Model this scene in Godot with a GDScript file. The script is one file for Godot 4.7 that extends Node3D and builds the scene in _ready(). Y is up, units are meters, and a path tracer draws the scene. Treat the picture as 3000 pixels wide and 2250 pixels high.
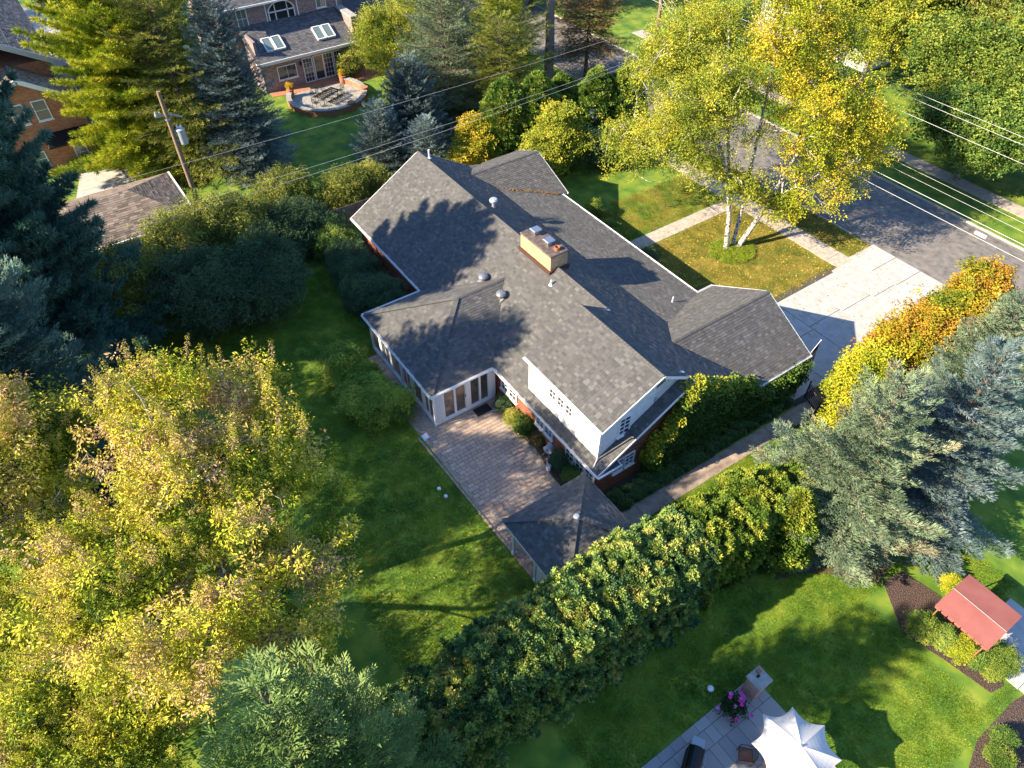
extends Node3D

const SUN := Vector3(1.62, -1.0, 0.42)
var M := {}
var taken := {}
var rng := RandomNumberGenerator.new()
var wob := FastNoiseLite.new()


# ---------- small helpers ----------
class MB:
	var v := PackedVector3Array()
	var n := PackedVector3Array()
	var c := PackedColorArray()
	var col := Color(1, 1, 1)

	func tri(a: Vector3, b: Vector3, d: Vector3) -> void:
		var k := (d - a).cross(b - a).normalized()
		v.append(a); v.append(b); v.append(d)
		n.append(k); n.append(k); n.append(k)
		c.append(col); c.append(col); c.append(col)

	func quad(a: Vector3, b: Vector3, d: Vector3, e: Vector3) -> void:
		tri(a, b, d)
		tri(a, d, e)

	func quad_from(a: Vector3, b: Vector3, d: Vector3, e: Vector3, inside: Vector3) -> void:
		var k := (d - a).cross(b - a)
		if k.dot((a + d) * 0.5 - inside) < 0.0:
			quad(e, d, b, a)
		else:
			quad(a, b, d, e)

	func hexa(p: Array) -> void:  # eight corners: 0-3 bottom ring, 4-7 top ring
		var m := Vector3.ZERO
		for q in p:
			m += q
		m /= 8.0
		quad_from(p[0], p[1], p[2], p[3], m)
		quad_from(p[4], p[5], p[6], p[7], m)
		for i in 4:
			var j := (i + 1) % 4
			quad_from(p[i], p[j], p[j + 4], p[i + 4], m)

	func box(at: Vector3, s: Vector3, b := Basis()) -> void:
		var h := s * 0.5
		var p := []
		for y in [-1, 1]:
			for q in [[-1, -1], [1, -1], [1, 1], [-1, 1]]:
				p.append(at + b * Vector3(q[0] * h.x, y * h.y, q[1] * h.z))
		hexa(p)

	func span(a: Vector3, b: Vector3) -> void:
		box((a + b) * 0.5, (b - a).abs())

	func bevel(at: Vector3, s: Vector3, r: float, b := Basis()) -> void:  # box with a chamfered top
		var h := s * 0.5
		var rings := []
		for q in [[-h.y, 0.0], [h.y - r, 0.0], [h.y, r]]:
			var ring := []
			for e in [[-1, -1], [1, -1], [1, 1], [-1, 1]]:
				ring.append(at + b * Vector3(e[0] * (h.x - q[1]), q[0], e[1] * (h.z - q[1])))
			rings.append(ring)
		for k in 2:
			for i in 4:
				var j := (i + 1) % 4
				quad_from(rings[k][i], rings[k][j], rings[k + 1][j], rings[k + 1][i], at)
		quad_from(rings[2][0], rings[2][1], rings[2][2], rings[2][3], at)

	func bar(a: Vector3, b: Vector3, w: float, h: float, up := Vector3.UP) -> void:
		var z := (b - a).normalized()
		if absf(z.dot(up)) > 0.98:
			up = Vector3.RIGHT
		var x := up.cross(z).normalized()
		box((a + b) * 0.5, Vector3(w, h, a.distance_to(b)), Basis(x, z.cross(x), z))

	func tube(pts: Array, rad: Array, sides := 6, close := true) -> void:
		var rings := []
		var last := pts.size() - 1
		for i in pts.size():
			var d: Vector3 = (pts[mini(i + 1, last)] - pts[maxi(i - 1, 0)]).normalized()
			var x := d.cross(Vector3(0.31, 0.23, 0.92)).normalized()
			if x.length() < 0.5:
				x = Vector3.RIGHT
			var y := d.cross(x)
			var ring := []
			for k in sides:
				var t := TAU * k / sides
				ring.append([pts[i] + (x * cos(t) + y * sin(t)) * rad[i], x * cos(t) + y * sin(t)])
			rings.append(ring)
		for i in last:
			for k in sides:
				var j := (k + 1) % sides
				for q in [[i, k], [i + 1, j], [i, j], [i, k], [i + 1, k], [i + 1, j]]:
					v.append(rings[q[0]][q[1]][0])
					n.append(rings[q[0]][q[1]][1])
					c.append(col)
		if close:
			for e in [0, last]:
				if rad[e] > 0.004:
					for k in range(1, sides - 1):
						tri(rings[e][0][0], rings[e][k][0], rings[e][k + 1][0])

	func lathe(at: Vector3, prof: Array, sides := 16) -> void:  # prof: Vector2(radius, y)
		for i in prof.size() - 1:
			for k in sides:
				var t := TAU * k / sides
				var u := TAU * (k + 1) / sides
				var p := []
				for q in [[i, t], [i, u], [i + 1, u], [i + 1, t]]:
					p.append(at + Vector3(cos(q[1]) * prof[q[0]].x, prof[q[0]].y, sin(q[1]) * prof[q[0]].x))
				if prof[i].x < 0.0001:
					tri(p[0], p[3], p[2])
				elif prof[i + 1].x < 0.0001:
					tri(p[0], p[2], p[1])
				else:
					quad(p[0], p[3], p[2], p[1])

	func ball(at: Vector3, r: Vector3, rows := 6, sides := 10) -> void:
		for i in rows:
			for k in sides:
				var p := []
				for q in [[i, k], [i, k + 1], [i + 1, k + 1], [i + 1, k]]:
					var th: float = PI * q[0] / rows
					var ph: float = TAU * q[1] / sides
					p.append(Vector3(sin(th) * cos(ph), cos(th), sin(th) * sin(ph)))
				for q in [[0, 2, 1], [0, 3, 2]]:
					if p[q[0]].distance_to(p[q[1]]) < 0.001 or p[q[1]].distance_to(p[q[2]]) < 0.001:
						continue
					for e in q:
						v.append(at + p[e] * r)
						n.append((p[e] / r).normalized())
						c.append(col)

	func poly(pts: Array) -> void:
		for i in range(1, pts.size() - 1):
			tri(pts[0], pts[i], pts[i + 1])

	func slab(flat: Array, y0: float, y1: float) -> void:  # flat: Vector2(x, z), convex or not
		var f := PackedVector2Array(flat)
		var ix := Geometry2D.triangulate_polygon(f)
		for i in range(0, ix.size(), 3):
			var a := f[ix[i]]
			var b := f[ix[i + 1]]
			var d := f[ix[i + 2]]
			if (b - a).cross(d - a) < 0.0:
				var t := b
				b = d
				d = t
			tri(Vector3(a.x, y1, a.y), Vector3(b.x, y1, b.y), Vector3(d.x, y1, d.y))
		var turn := 1 if Geometry2D.is_polygon_clockwise(f) else -1
		for i in f.size():
			var a := f[i]
			var b := f[(i + 1) % f.size()]
			if turn > 0:
				quad(Vector3(a.x, y0, a.y), Vector3(b.x, y0, b.y), Vector3(b.x, y1, b.y), Vector3(a.x, y1, a.y))
			else:
				quad(Vector3(a.x, y1, a.y), Vector3(b.x, y1, b.y), Vector3(b.x, y0, b.y), Vector3(a.x, y0, a.y))

	func mesh(m: Material, off := Vector3.ZERO) -> ArrayMesh:
		var a := []
		a.resize(Mesh.ARRAY_MAX)
		a[Mesh.ARRAY_VERTEX] = Transform3D(Basis(), -off) * v
		a[Mesh.ARRAY_NORMAL] = n
		a[Mesh.ARRAY_COLOR] = c
		var am := ArrayMesh.new()
		am.add_surface_from_arrays(Mesh.PRIMITIVE_TRIANGLES, a)
		am.surface_set_material(0, m)
		return am


func numbered(called: String, under: Node) -> String:
	var key := str(under.get_instance_id()) + called
	taken[key] = taken.get(key, -1) + 1
	return called if taken[key] == 0 else "%s_%03d" % [called, taken[key]]


func tag(o: Node, label := "", category := "", group := "", kind := "") -> Node:
	if label: o.set_meta("label", label)
	if category: o.set_meta("category", category)
	if group: o.set_meta("group", group)
	if kind: o.set_meta("kind", kind)
	return o


func thing(called: String, label: String, category: String, at: Vector3, group := "", turn := 0.0) -> Node3D:
	var o := Node3D.new()
	o.name = numbered(called, self)
	add_child(o, true)
	o.position = at
	o.rotation.y = turn
	tag(o, label, category, group)
	return o


func part(under: Node, called: String, b: MB, m: Material, off := Vector3.ZERO) -> MeshInstance3D:
	return part_mesh(under, called, b.mesh(m, off))


func part_mesh(under: Node, called: String, me: Mesh, t := Transform3D()) -> MeshInstance3D:
	var o := MeshInstance3D.new()
	o.name = numbered(called, under)
	o.mesh = me
	o.transform = t
	under.add_child(o, true)
	return o


func structure(called: String, b: MB, m: Material) -> MeshInstance3D:
	var o := part(self, called, b, m)
	o.set_meta("kind", "structure")
	return o


func scatter(under: Node, called: String, me: Mesh, at: Array, col: PackedColorArray) -> MultiMeshInstance3D:
	var mm := MultiMesh.new()
	mm.transform_format = MultiMesh.TRANSFORM_3D
	mm.use_colors = true
	mm.mesh = me
	mm.instance_count = at.size()
	for i in at.size():
		mm.set_instance_transform(i, at[i])
		mm.set_instance_color(i, col[i])
	var o := MultiMeshInstance3D.new()
	o.name = numbered(called, under)
	o.multimesh = mm
	o.set_meta("kind", "stuff")
	under.add_child(o, true)
	return o


func paint(r: float, g: float, b: float, rough := 0.8, metal := 0.0) -> StandardMaterial3D:
	var m := StandardMaterial3D.new()
	m.albedo_color = Color(r, g, b).linear_to_srgb()
	m.roughness = rough
	m.metallic = metal
	m.vertex_color_use_as_albedo = true
	return m


func leaf_paint(back: float, rough := 0.55) -> StandardMaterial3D:
	var m := paint(1, 1, 1, rough)
	m.metallic_specular = 0.3
	m.backlight_enabled = true
	m.backlight = Color(back, back, back)
	m.cull_mode = BaseMaterial3D.CULL_DISABLED
	return m


func noise_tex(freq: float, seed_: int, ramp: Array, size := 512, kind := FastNoiseLite.TYPE_SIMPLEX_SMOOTH, oct := 5) -> NoiseTexture2D:
	var t := NoiseTexture2D.new()
	var f := FastNoiseLite.new()
	f.noise_type = kind
	f.frequency = freq
	f.seed = seed_
	f.fractal_octaves = oct
	t.noise = f
	t.width = size
	t.height = size
	t.seamless = true
	var g := Gradient.new()
	var offs := PackedFloat32Array()
	var cols := PackedColorArray()
	for i in ramp.size():
		offs.append(ramp[i][0])
		cols.append(Color(ramp[i][1], ramp[i][2], ramp[i][3]).linear_to_srgb())
	g.offsets = offs
	g.colors = cols
	t.color_ramp = g
	return t


func world_tex(m: StandardMaterial3D, t: Texture2D, per_metre: float) -> StandardMaterial3D:
	m.albedo_texture = t
	m.uv1_triplanar = true
	m.uv1_world_triplanar = true
	m.uv1_scale = Vector3.ONE * per_metre
	m.uv1_triplanar_sharpness = 8.0
	return m


func rough_tex(freq: float, seed_: int, strength: float) -> NoiseTexture2D:
	var t := NoiseTexture2D.new()
	var f := FastNoiseLite.new()
	f.frequency = freq
	f.seed = seed_
	t.noise = f
	t.width = 256
	t.height = 256
	t.seamless = true
	t.as_normal_map = true
	t.bump_strength = strength
	return t


func bumpy(m: StandardMaterial3D, freq: float, strength: float) -> StandardMaterial3D:
	m.normal_enabled = true
	m.normal_texture = rough_tex(freq, 7, strength)
	return m


func brick_tex(a: Color, b: Color, mortar: Color, seed_: int) -> ImageTexture:
	# running bond, 8 bricks by 24 courses over 1.76 m
	var r := RandomNumberGenerator.new()
	r.seed = seed_
	var img := Image.create(384, 384, false, Image.FORMAT_RGB8)
	img.fill(mortar.linear_to_srgb())
	for j in 24:
		for i in 9:
			var x := i * 48 - (24 if j % 2 else 0)
			var t := r.randf()
			var k := a.lerp(b, t) * r.randf_range(0.8, 1.15)
			k.a = 1.0
			if i == 8 and j % 2 == 0:
				continue
			img.fill_rect(Rect2i(x + 2, j * 16 + 2, 44, 13).intersection(Rect2i(0, 0, 384, 384)), k.linear_to_srgb())
	return ImageTexture.create_from_image(img)


# ---------- foliage ----------
func leaf_clump(seed_: int, count: int, radius: float, long: float, wide: float, hang: float, m: Material, flat := 1.0) -> ArrayMesh:
	var r := RandomNumberGenerator.new()
	r.seed = seed_
	var b := MB.new()
	for i in count:
		var d := Vector3(r.randfn(), r.randfn() * flat, r.randfn()).normalized()
		var at := d * radius * pow(r.randf(), 0.45) * Vector3(1, flat, 1)
		var dir := (d + Vector3(r.randfn(), r.randfn() * 0.6 - hang, r.randfn()) * 0.7).normalized()
		var side := dir.cross(Vector3(r.randfn() * 0.5, 1, r.randfn() * 0.5)).normalized()
		var up := side.cross(dir)
		var l := long * r.randf_range(0.7, 1.25)
		var w := wide * r.randf_range(0.8, 1.2)
		var k := r.randf_range(0.78, 1.2)
		b.col = Color(k, k * r.randf_range(0.92, 1.06), k)
		var tip := at + dir * l - up * l * 0.15
		var mid := at + dir * l * 0.45
		b.tri(at, mid + side * w + up * w * 0.35, tip)
		b.tri(at, tip, mid - side * w + up * w * 0.35)
	return b.mesh(m)


func spray(seed_: int, m: Material, fingers: int, long: float, thick: float, spread: float) -> ArrayMesh:
	# a conifer shoot along +Y, flat in XY: needle-covered fingers
	var r := RandomNumberGenerator.new()
	r.seed = seed_
	var b := MB.new()
	for i in fingers:
		var t := float(i) / maxi(fingers - 1, 1)
		var s := 1.0 if i % 2 else -1.0
		var from := Vector3(0, long * 0.62 * t, 0)
		var ang := s * spread * (1.0 - 0.35 * t) * r.randf_range(0.75, 1.15)
		if i == fingers - 1:
			ang = 0.0
		var dir := Vector3(sin(ang), cos(ang), r.randfn() * 0.22).normalized()
		var l := long * (0.62 - 0.22 * t) * r.randf_range(0.8, 1.2)
		var x := dir.cross(Vector3(0, 0, 1)).normalized()
		var z := x.cross(dir)
		var k := r.randf_range(0.8, 1.18)
		b.col = Color(k, k, k)
		var ring := []
		for q in 3:
			var a := TAU * q / 3.0 + 0.5
			ring.append(from + dir * l * 0.45 + (x * cos(a) + z * sin(a) * 0.8) * thick)
		for q in 3:
			b.tri(from, ring[(q + 1) % 3], ring[q])
			b.col = Color(k * 1.12, k * 1.12, k * 1.05)
			b.tri(from + dir * l, ring[q], ring[(q + 1) % 3])
			b.col = Color(k, k, k)
	return b.mesh(m)


func tuft(seed_: int, m: Material, needles: int, long: float, wide: float) -> ArrayMesh:
	# a soft pine tuft round +Y
	var r := RandomNumberGenerator.new()
	r.seed = seed_
	var b := MB.new()
	for i in needles:
		var d := Vector3(r.randfn(), absf(r.randfn()) * 0.9 + 0.15, r.randfn()).normalized()
		var s := d.cross(Vector3(r.randfn(), r.randfn(), r.randfn())).normalized()
		var l := long * r.randf_range(0.75, 1.15)
		var k := r.randf_range(0.8, 1.2)
		b.col = Color(k, k, k)
		var o := Vector3(0, r.randf() * long * 0.5, 0)
		b.tri(o - s * wide, o + d * l, o + s * wide)
	return b.mesh(m)


func fan(seed_: int, m: Material, long: float, wide: float) -> ArrayMesh:
	# an arborvitae spray: two crossed flat fans of scaly fingers along +Y
	var r := RandomNumberGenerator.new()
	r.seed = seed_
	var b := MB.new()
	for pl in 2:
		var turn := Basis(Vector3.UP, pl * 1.25 + r.randf() * 0.4)
		for i in 7:
			var a := (i / 6.0 - 0.5) * 1.9 + r.randfn() * 0.1
			var dir := turn * Vector3(sin(a), cos(a), r.randfn() * 0.18).normalized()
			var s := turn * Vector3(cos(a), -sin(a), r.randfn() * 0.3).normalized()
			var l := long * (1.0 - absf(a) * 0.32) * r.randf_range(0.8, 1.15)
			var o := dir * long * 0.08
			var k := r.randf_range(0.78, 1.2)
			b.col = Color(k, k, k)
			b.tri(o, o + dir * l * 0.5 + s * wide, o + dir * l)
			b.tri(o, o + dir * l, o + dir * l * 0.5 - s * wide)
	return b.mesh(m)


func look(y: Vector3, zhint: Vector3, s: float, sy := 1.0) -> Basis:
	y = y.normalized()
	var x := y.cross(zhint)
	if x.length() < 0.05:
		x = y.cross(Vector3(0.7, 0.1, 0.7))
	x = x.normalized()
	var z := x.cross(y)
	return Basis(x * s, y * s * sy, z * s)


func tint(pal: Array, t: float, k: float) -> Color:
	t = clampf(t, 0.0, 0.9999) * (pal.size() - 1)
	var i := int(t)
	var c: Color = pal[i].lerp(pal[i + 1], t - i)
	return Color(c.r * k, c.g * k, c.b * k)


func leafy(d: Dictionary) -> Node3D:
	# broad-leaved tree or shrub: d = name label cat group at lobes n per jit size leaf pal bark r seed gap stems limbs
	var o := thing(d.name, d.label, d.cat, d.at, d.get("group", ""))
	var r := RandomNumberGenerator.new()
	r.seed = d.seed
	var noise := FastNoiseLite.new()
	noise.seed = d.seed
	noise.frequency = d.get("freq", 0.45)
	noise.fractal_octaves = 2
	var lobes: Array = d.lobes
	var weight := []
	var total := 0.0
	for l in lobes:
		total += pow(l[3] * l[4] * l[5], 0.667)
		weight.append(total)
	var targets := []
	var outs := []
	var guard := 0
	while targets.size() < d.n and guard < d.n * 6:
		guard += 1
		var w := r.randf() * total
		var i := 0
		while weight[i] < w:
			i += 1
		var l: Array = lobes[i]
		var dir := Vector3(r.randfn(), r.randfn(), r.randfn()).normalized()
		if dir.y < -0.45 and r.randf() < 0.6:
			dir.y = -dir.y
		var q := pow(r.randf(), d.get("shell", 0.3))
		var rough: float = 1.0 + noise.get_noise_3dv(dir * 9.0 + Vector3(l[0], l[1], l[2]) * 3.0) * d.get("rough", 0.35)
		var p: Vector3 = Vector3(l[0], l[1], l[2]) + dir * q * rough * Vector3(l[3], l[4], l[5])
		if p.y < d.get("floor", 0.1):
			continue
		if noise.get_noise_3dv(p * 2.2) < d.get("gap", -0.18):
			continue
		targets.append(p)
		outs.append(dir)
	# wood
	var wood := MB.new()
	var limbs := []
	var top: float = 0.0
	for l in lobes:
		top = maxf(top, l[1])
	if d.has("stems"):
		for s in d.stems:
			var rr := []
			for i in s.size() - 1:
				rr.append(d.r * lerpf(1.0, 0.22, float(i) / (s.size() - 2)) if s.size() > 2 else d.r)
			var pts: Array = s.slice(0, s.size() - 1)
			for i in rr.size():
				rr[i] *= s[s.size() - 1]
			wood.tube(pts, rr, 8)
			for i in pts.size() - 1:
				for t in [0.0, 0.35, 0.7]:
					if pts[i].lerp(pts[i + 1], t).y > top * 0.3:
						limbs.append([pts[i].lerp(pts[i + 1], t), rr[i] * 0.6])
			limbs.append([pts[-1], rr[-1]])
	else:
		var fork: float = d.get("fork", top * 0.45)
		wood.tube([Vector3.ZERO, Vector3(r.randfn() * 0.08, fork * 0.5, r.randfn() * 0.08), Vector3(0, fork, 0)], [d.r * 1.25, d.r, d.r * 0.85], 8)
		limbs.append([Vector3(0, fork, 0), d.r * 0.8])
	for k in mini(d.get("limbs", 10), targets.size()):
		var goal: Vector3 = targets[r.randi() % targets.size()]
		for tries in 4:
			var other: Vector3 = targets[r.randi() % targets.size()]
			var near := 1e9
			var near2 := 1e9
			for q in limbs:
				near = minf(near, goal.distance_squared_to(q[0]))
				near2 = minf(near2, other.distance_squared_to(q[0]))
			if near2 > near:
				goal = other
		var from: Array = limbs[0]
		var best := 1e9
		for q in limbs:
			var e: float = goal.distance_squared_to(q[0]) + (4.0 if q[0].y > goal.y else 0.0)
			if e < best:
				best = e
				from = q
		var a: Vector3 = from[0]
		var rad: float = minf(from[1], d.r * 0.55)
		var bend := Vector3(r.randfn(), r.randfn() + 0.5, r.randfn()) * a.distance_to(goal) * 0.09
		var pts := []
		var rr := []
		for i in 6:
			var t := i / 5.0
			pts.append(a.lerp(goal, t) + bend * sin(t * PI) + Vector3(r.randfn(), r.randfn(), r.randfn()) * 0.05 * t)
			rr.append(rad * lerpf(0.9, 0.16, t))
			if i > 1:
				limbs.append([pts[i], rr[i]])
		wood.tube(pts, rr, 5, false)
	for k in d.get("twigs", 120):
		if targets.is_empty():
			break
		var goal: Vector3 = targets[r.randi() % targets.size()]
		var best := 1e9
		var a := Vector3.ZERO
		for q in limbs:
			var e: float = goal.distance_squared_to(q[0])
			if e < best:
				best = e
				a = q[0]
		if best < 9.0:
			var mid := a.lerp(goal, 0.5) + Vector3(r.randfn(), r.randfn() + 0.3, r.randfn()) * 0.12
			wood.tube([a, mid, goal], [d.get("twig", 0.022) * 1.5, d.get("twig", 0.022), 0.008], 3, false)
	var spikes := []
	for k in d.get("shoots", 0):
		var i := r.randi() % targets.size()
		if outs[i].y < 0.1:
			continue
		var dir: Vector3 = (outs[i] * 0.5 + Vector3(r.randfn() * 0.18, 1.0, r.randfn() * 0.18)).normalized()
		var l := r.randf_range(0.7, 1.7)
		wood.tube([targets[i], targets[i] + dir * l], [0.02, 0.008], 3, false)
		for e in 6:
			spikes.append([targets[i] + dir * l * (0.25 + e * 0.15), 1.0 - e * 0.1])
	part(o, "trunk", wood, d.bark)
	var at := []
	var cols := PackedColorArray()
	for s in spikes:
		at.append(Transform3D(Basis.from_euler(Vector3(0, r.randf() * TAU, 0)).scaled(Vector3(0.6, 0.8, 0.6) * d.size * s[1]), s[0]))
		cols.append(tint(d.pal, 0.62 + r.randfn() * 0.2, r.randf_range(0.85, 1.15)))
	var jit: float = d.get("jit", 0.45)
	var pal: Array = d.pal
	for i in targets.size():
		var p: Vector3 = targets[i]
		var hue := 0.5 + noise.get_noise_3dv(p * d.get("huef", 1.0) + Vector3(50, 9, 3)) * 0.9
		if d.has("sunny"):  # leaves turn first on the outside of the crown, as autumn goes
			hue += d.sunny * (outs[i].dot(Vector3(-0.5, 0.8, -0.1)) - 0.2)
		for k in d.get("per", 3):
			var q := p + Vector3(r.randfn(), r.randfn() * 0.7, r.randfn()) * jit
			if q.y < 0.05:
				q.y = 0.05 + r.randf() * 0.2
			var s: float = d.size * r.randf_range(0.7, 1.25)
			at.append(Transform3D(Basis.from_euler(Vector3(r.randfn() * 0.35, r.randf() * TAU, r.randfn() * 0.35)).scaled(Vector3.ONE * s), q))
			cols.append(tint(pal, hue + r.randfn() * d.get("mix", 0.16), r.randf_range(0.82, 1.18)))
	scatter(o, d.get("crown", "crown"), d.leaf, at, cols)
	return o


func conifer(d: Dictionary) -> Node3D:
	# d = name label cat group at H R low dy pal mesh bark seed shape droop up size step
	var o := thing(d.name, d.label, d.cat, d.at, d.get("group", ""))
	var r := RandomNumberGenerator.new()
	r.seed = d.seed
	var noise := FastNoiseLite.new()
	noise.seed = d.seed
	noise.frequency = 0.35
	var H: float = d.H
	var R: float = d.R
	var low: float = d.get("low", 0.4)
	var lean: Vector3 = d.get("lean", Vector3.ZERO)
	var wood := MB.new()
	var tr: float = d.get("r", H * 0.016)
	wood.tube([Vector3.ZERO, lean * 0.35 + Vector3(0, H * 0.35, 0), lean * 0.7 + Vector3(0, H * 0.7, 0), lean + Vector3(0, H, 0)], [tr * 1.2, tr * 0.85, tr * 0.45, 0.02], 8)
	var at := []
	var cols := PackedColorArray()
	var pal: Array = d.pal
	var y := low
	var turn := 0.0
	var step: float = d.get("step", 0.26)
	while y < H * 0.985:
		var t := (y - low) / (H - low)
		var L0 := R * pow(1.0 - t, d.get("shape", 0.85)) + 0.12
		if d.has("belly"):
			L0 *= clampf(0.55 + t * d.belly, 0.55, 1.0)
		var nb := int(clampf(3.5 + L0 * d.get("bpl", 1.9), 4, d.get("maxb", 9)))
		turn += 1.1
		for k in nb:
			if r.randf() < d.get("miss", 0.06):
				continue
			var a := turn + TAU * k / nb + r.randfn() * 0.2
			var L := L0 * r.randf_range(1.0 - d.get("ragged", 0.25), 1.0 + d.get("ragged", 0.25) * 0.6)
			var out := Vector3(cos(a), 0, sin(a))
			var side := Vector3(-sin(a), 0, cos(a))
			var base := lean * (y / H) + Vector3(0, y, 0)
			var droop: float = d.get("droop", 0.25) * r.randf_range(0.7, 1.3) * (1.0 - t * 0.9)
			var rise: float = d.get("up", 0.12) + t * 0.5
			var pts := []
			for i in 4:
				var s := i / 3.0
				pts.append(base + out * L * s + Vector3(0, L * (rise * s * s - droop * s), 0))
			if L > 0.6:
				wood.tube(pts, [0.012 + L * 0.012, 0.01 + L * 0.008, 0.01 + L * 0.004, 0.006], 3, false)
			var hue := 0.5 + noise.get_noise_3dv(pts[2] * 2.0) * 0.8
			var i := 0
			var s := maxf(d.get("bare", 0.22), 0.15 / L)
			while s <= 1.0:
				var c := base + out * L * s + Vector3(0, L * (rise * s * s - droop * s), 0)
				var slope := (out + Vector3(0, rise * 2.0 * s - droop, 0)).normalized()
				var w: float = d.get("wide", 0.42) * L * (1.05 - s) + 0.04
				var spread := 0.85 * (1.0 - s * 0.6)
				for q in [-1.0, 0.0, 1.0]:
					var m := int(ceilf(w / step)) if q != 0.0 else 1
					for e in m:
						var off: float = q * (float(e) + 0.55) * step * r.randf_range(0.8, 1.2)
						var dir: Vector3 = (slope + side * q * spread + Vector3(r.randfn(), r.randfn() + d.get("lift", 0.15), r.randfn()) * 0.16).normalized()
						var p: Vector3 = c + side * off + Vector3(0, -absf(off) * 0.12 + r.randfn() * 0.05, 0)
						var z := Vector3(r.randfn() * 0.35, 1, r.randfn() * 0.35)
						at.append(Transform3D(look(dir, z, d.size * r.randf_range(0.75, 1.2)), p))
						cols.append(tint(pal, hue + (s - 0.5) * d.get("tips", 0.25) + r.randfn() * d.get("mix", 0.14), r.randf_range(0.82, 1.18)))
				i += 1
				s += step / L * 0.95
			# shoot at the tip
			at.append(Transform3D(look(out + Vector3(0, rise, 0), Vector3.UP, d.size), pts[3]))
			cols.append(tint(pal, hue + 0.2, 1.0))
		y += d.get("dy", 0.42) * (1.0 - t * 0.35)
	for k in 4:
		at.append(Transform3D(look(Vector3(r.randfn() * 0.15, 1, r.randfn() * 0.15), Vector3(1, 0, 0), d.size), lean + Vector3(0, H - 0.12 * k, 0)))
		cols.append(tint(pal, 0.6, 1.0))
	part(o, "trunk", wood, d.bark)
	scatter(o, "crown", d.mesh, at, cols)
	return o


func column(d: Dictionary) -> Node3D:
	# arborvitae: sprays over a column that narrows to a rounded point
	var o := thing(d.name, d.label, d.cat, d.at, d.get("group", ""))
	var r := RandomNumberGenerator.new()
	r.seed = d.seed
	var noise := FastNoiseLite.new()
	noise.seed = d.seed
	noise.frequency = 0.8
	noise.fractal_octaves = 2
	var wood := MB.new()
	wood.tube([Vector3.ZERO, Vector3(0, d.H * 0.8, 0)], [0.1, 0.03], 6)
	part(o, "trunk", wood, d.bark)
	var at := []
	var cols := PackedColorArray()
	while at.size() < d.n:
		var t := pow(r.randf(), 1.0)
		var a := r.randf() * TAU
		var prof: float = pow(1.0 - pow(t, d.get("pw", 3.0)), 0.62) * lerpf(1.0, d.get("taper", 0.62), t)
		var lump: float = 1.0 + noise.get_noise_3d(cos(a) * 2.0, t * d.H, sin(a) * 2.0) * d.get("lump", 0.28)
		var q := 1.0 - absf(r.randfn()) * 0.1
		var rad: float = prof * lump * q
		var cx := cos(a)
		var cz := sin(a)
		if d.has("square"):  # clipped into a wall: the section is squared off
			cx = signf(cx) * pow(absf(cx), 0.4)
			cz = signf(cz) * pow(absf(cz), 0.4)
			if r.randf() < 0.36:  # and it has a flat, shaggy top
				cx = r.randf_range(-1, 1)
				cz = r.randf_range(-1, 1)
				t = 0.9 - absf(r.randfn()) * 0.05 + noise.get_noise_2d(cx * d.rx * 1.3 + d.at.x, cz * d.rz * 1.3) * 0.2 - 0.07 * cz * cz
				rad = d.taper * 0.97
		var p := Vector3(cx * d.rx * rad, 0.15 + t * d.H * (0.92 + 0.08 * lump), cz * d.rz * rad)
		if noise.get_noise_3dv(p * 2.5) < -0.3:
			continue
		var out := Vector3(cos(a), 0.35 + t * 1.3, sin(a))
		var dir := (out + Vector3(r.randfn(), r.randfn() * 0.6 + 0.35, r.randfn()) * 0.35).normalized()
		at.append(Transform3D(look(dir, Vector3(r.randfn(), 0.2, r.randfn()), d.size * r.randf_range(0.7, 1.25)), p))
		var hue: float = 0.5 + noise.get_noise_3dv(p * 1.2 + Vector3(9, 9, 9)) * 0.9 + (t - 0.5) * d.get("topy", 0.25)
		cols.append(tint(d.pal, hue + r.randfn() * 0.18, r.randf_range(0.8, 1.2)))
	scatter(o, "crown", d.mesh, at, cols)
	return o


# ---------- building helpers ----------
func hash01(a: int, b: int, c: int) -> float:
	var h := hash(Vector3i(a, b, c))
	return float((h ^ (h >> 15)) & 0xffff) / 65535.0


func level_cut(pts: Array, y: float) -> Vector2:  # pts: Vector3(x, y, z); uses .u stored in x: returns the interval of u where the plane's polygon has that height
	var lo := 1e9
	var hi := -1e9
	for i in pts.size():
		var a: Vector2 = pts[i]
		var b: Vector2 = pts[(i + 1) % pts.size()]
		if (a.y - y) * (b.y - y) <= 0.0 and absf(a.y - b.y) > 1e-6:
			var u := lerpf(a.x, b.x, (y - a.y) / (b.y - a.y))
			lo = minf(lo, u)
			hi = maxf(hi, u)
	return Vector2(lo, hi)


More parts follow.
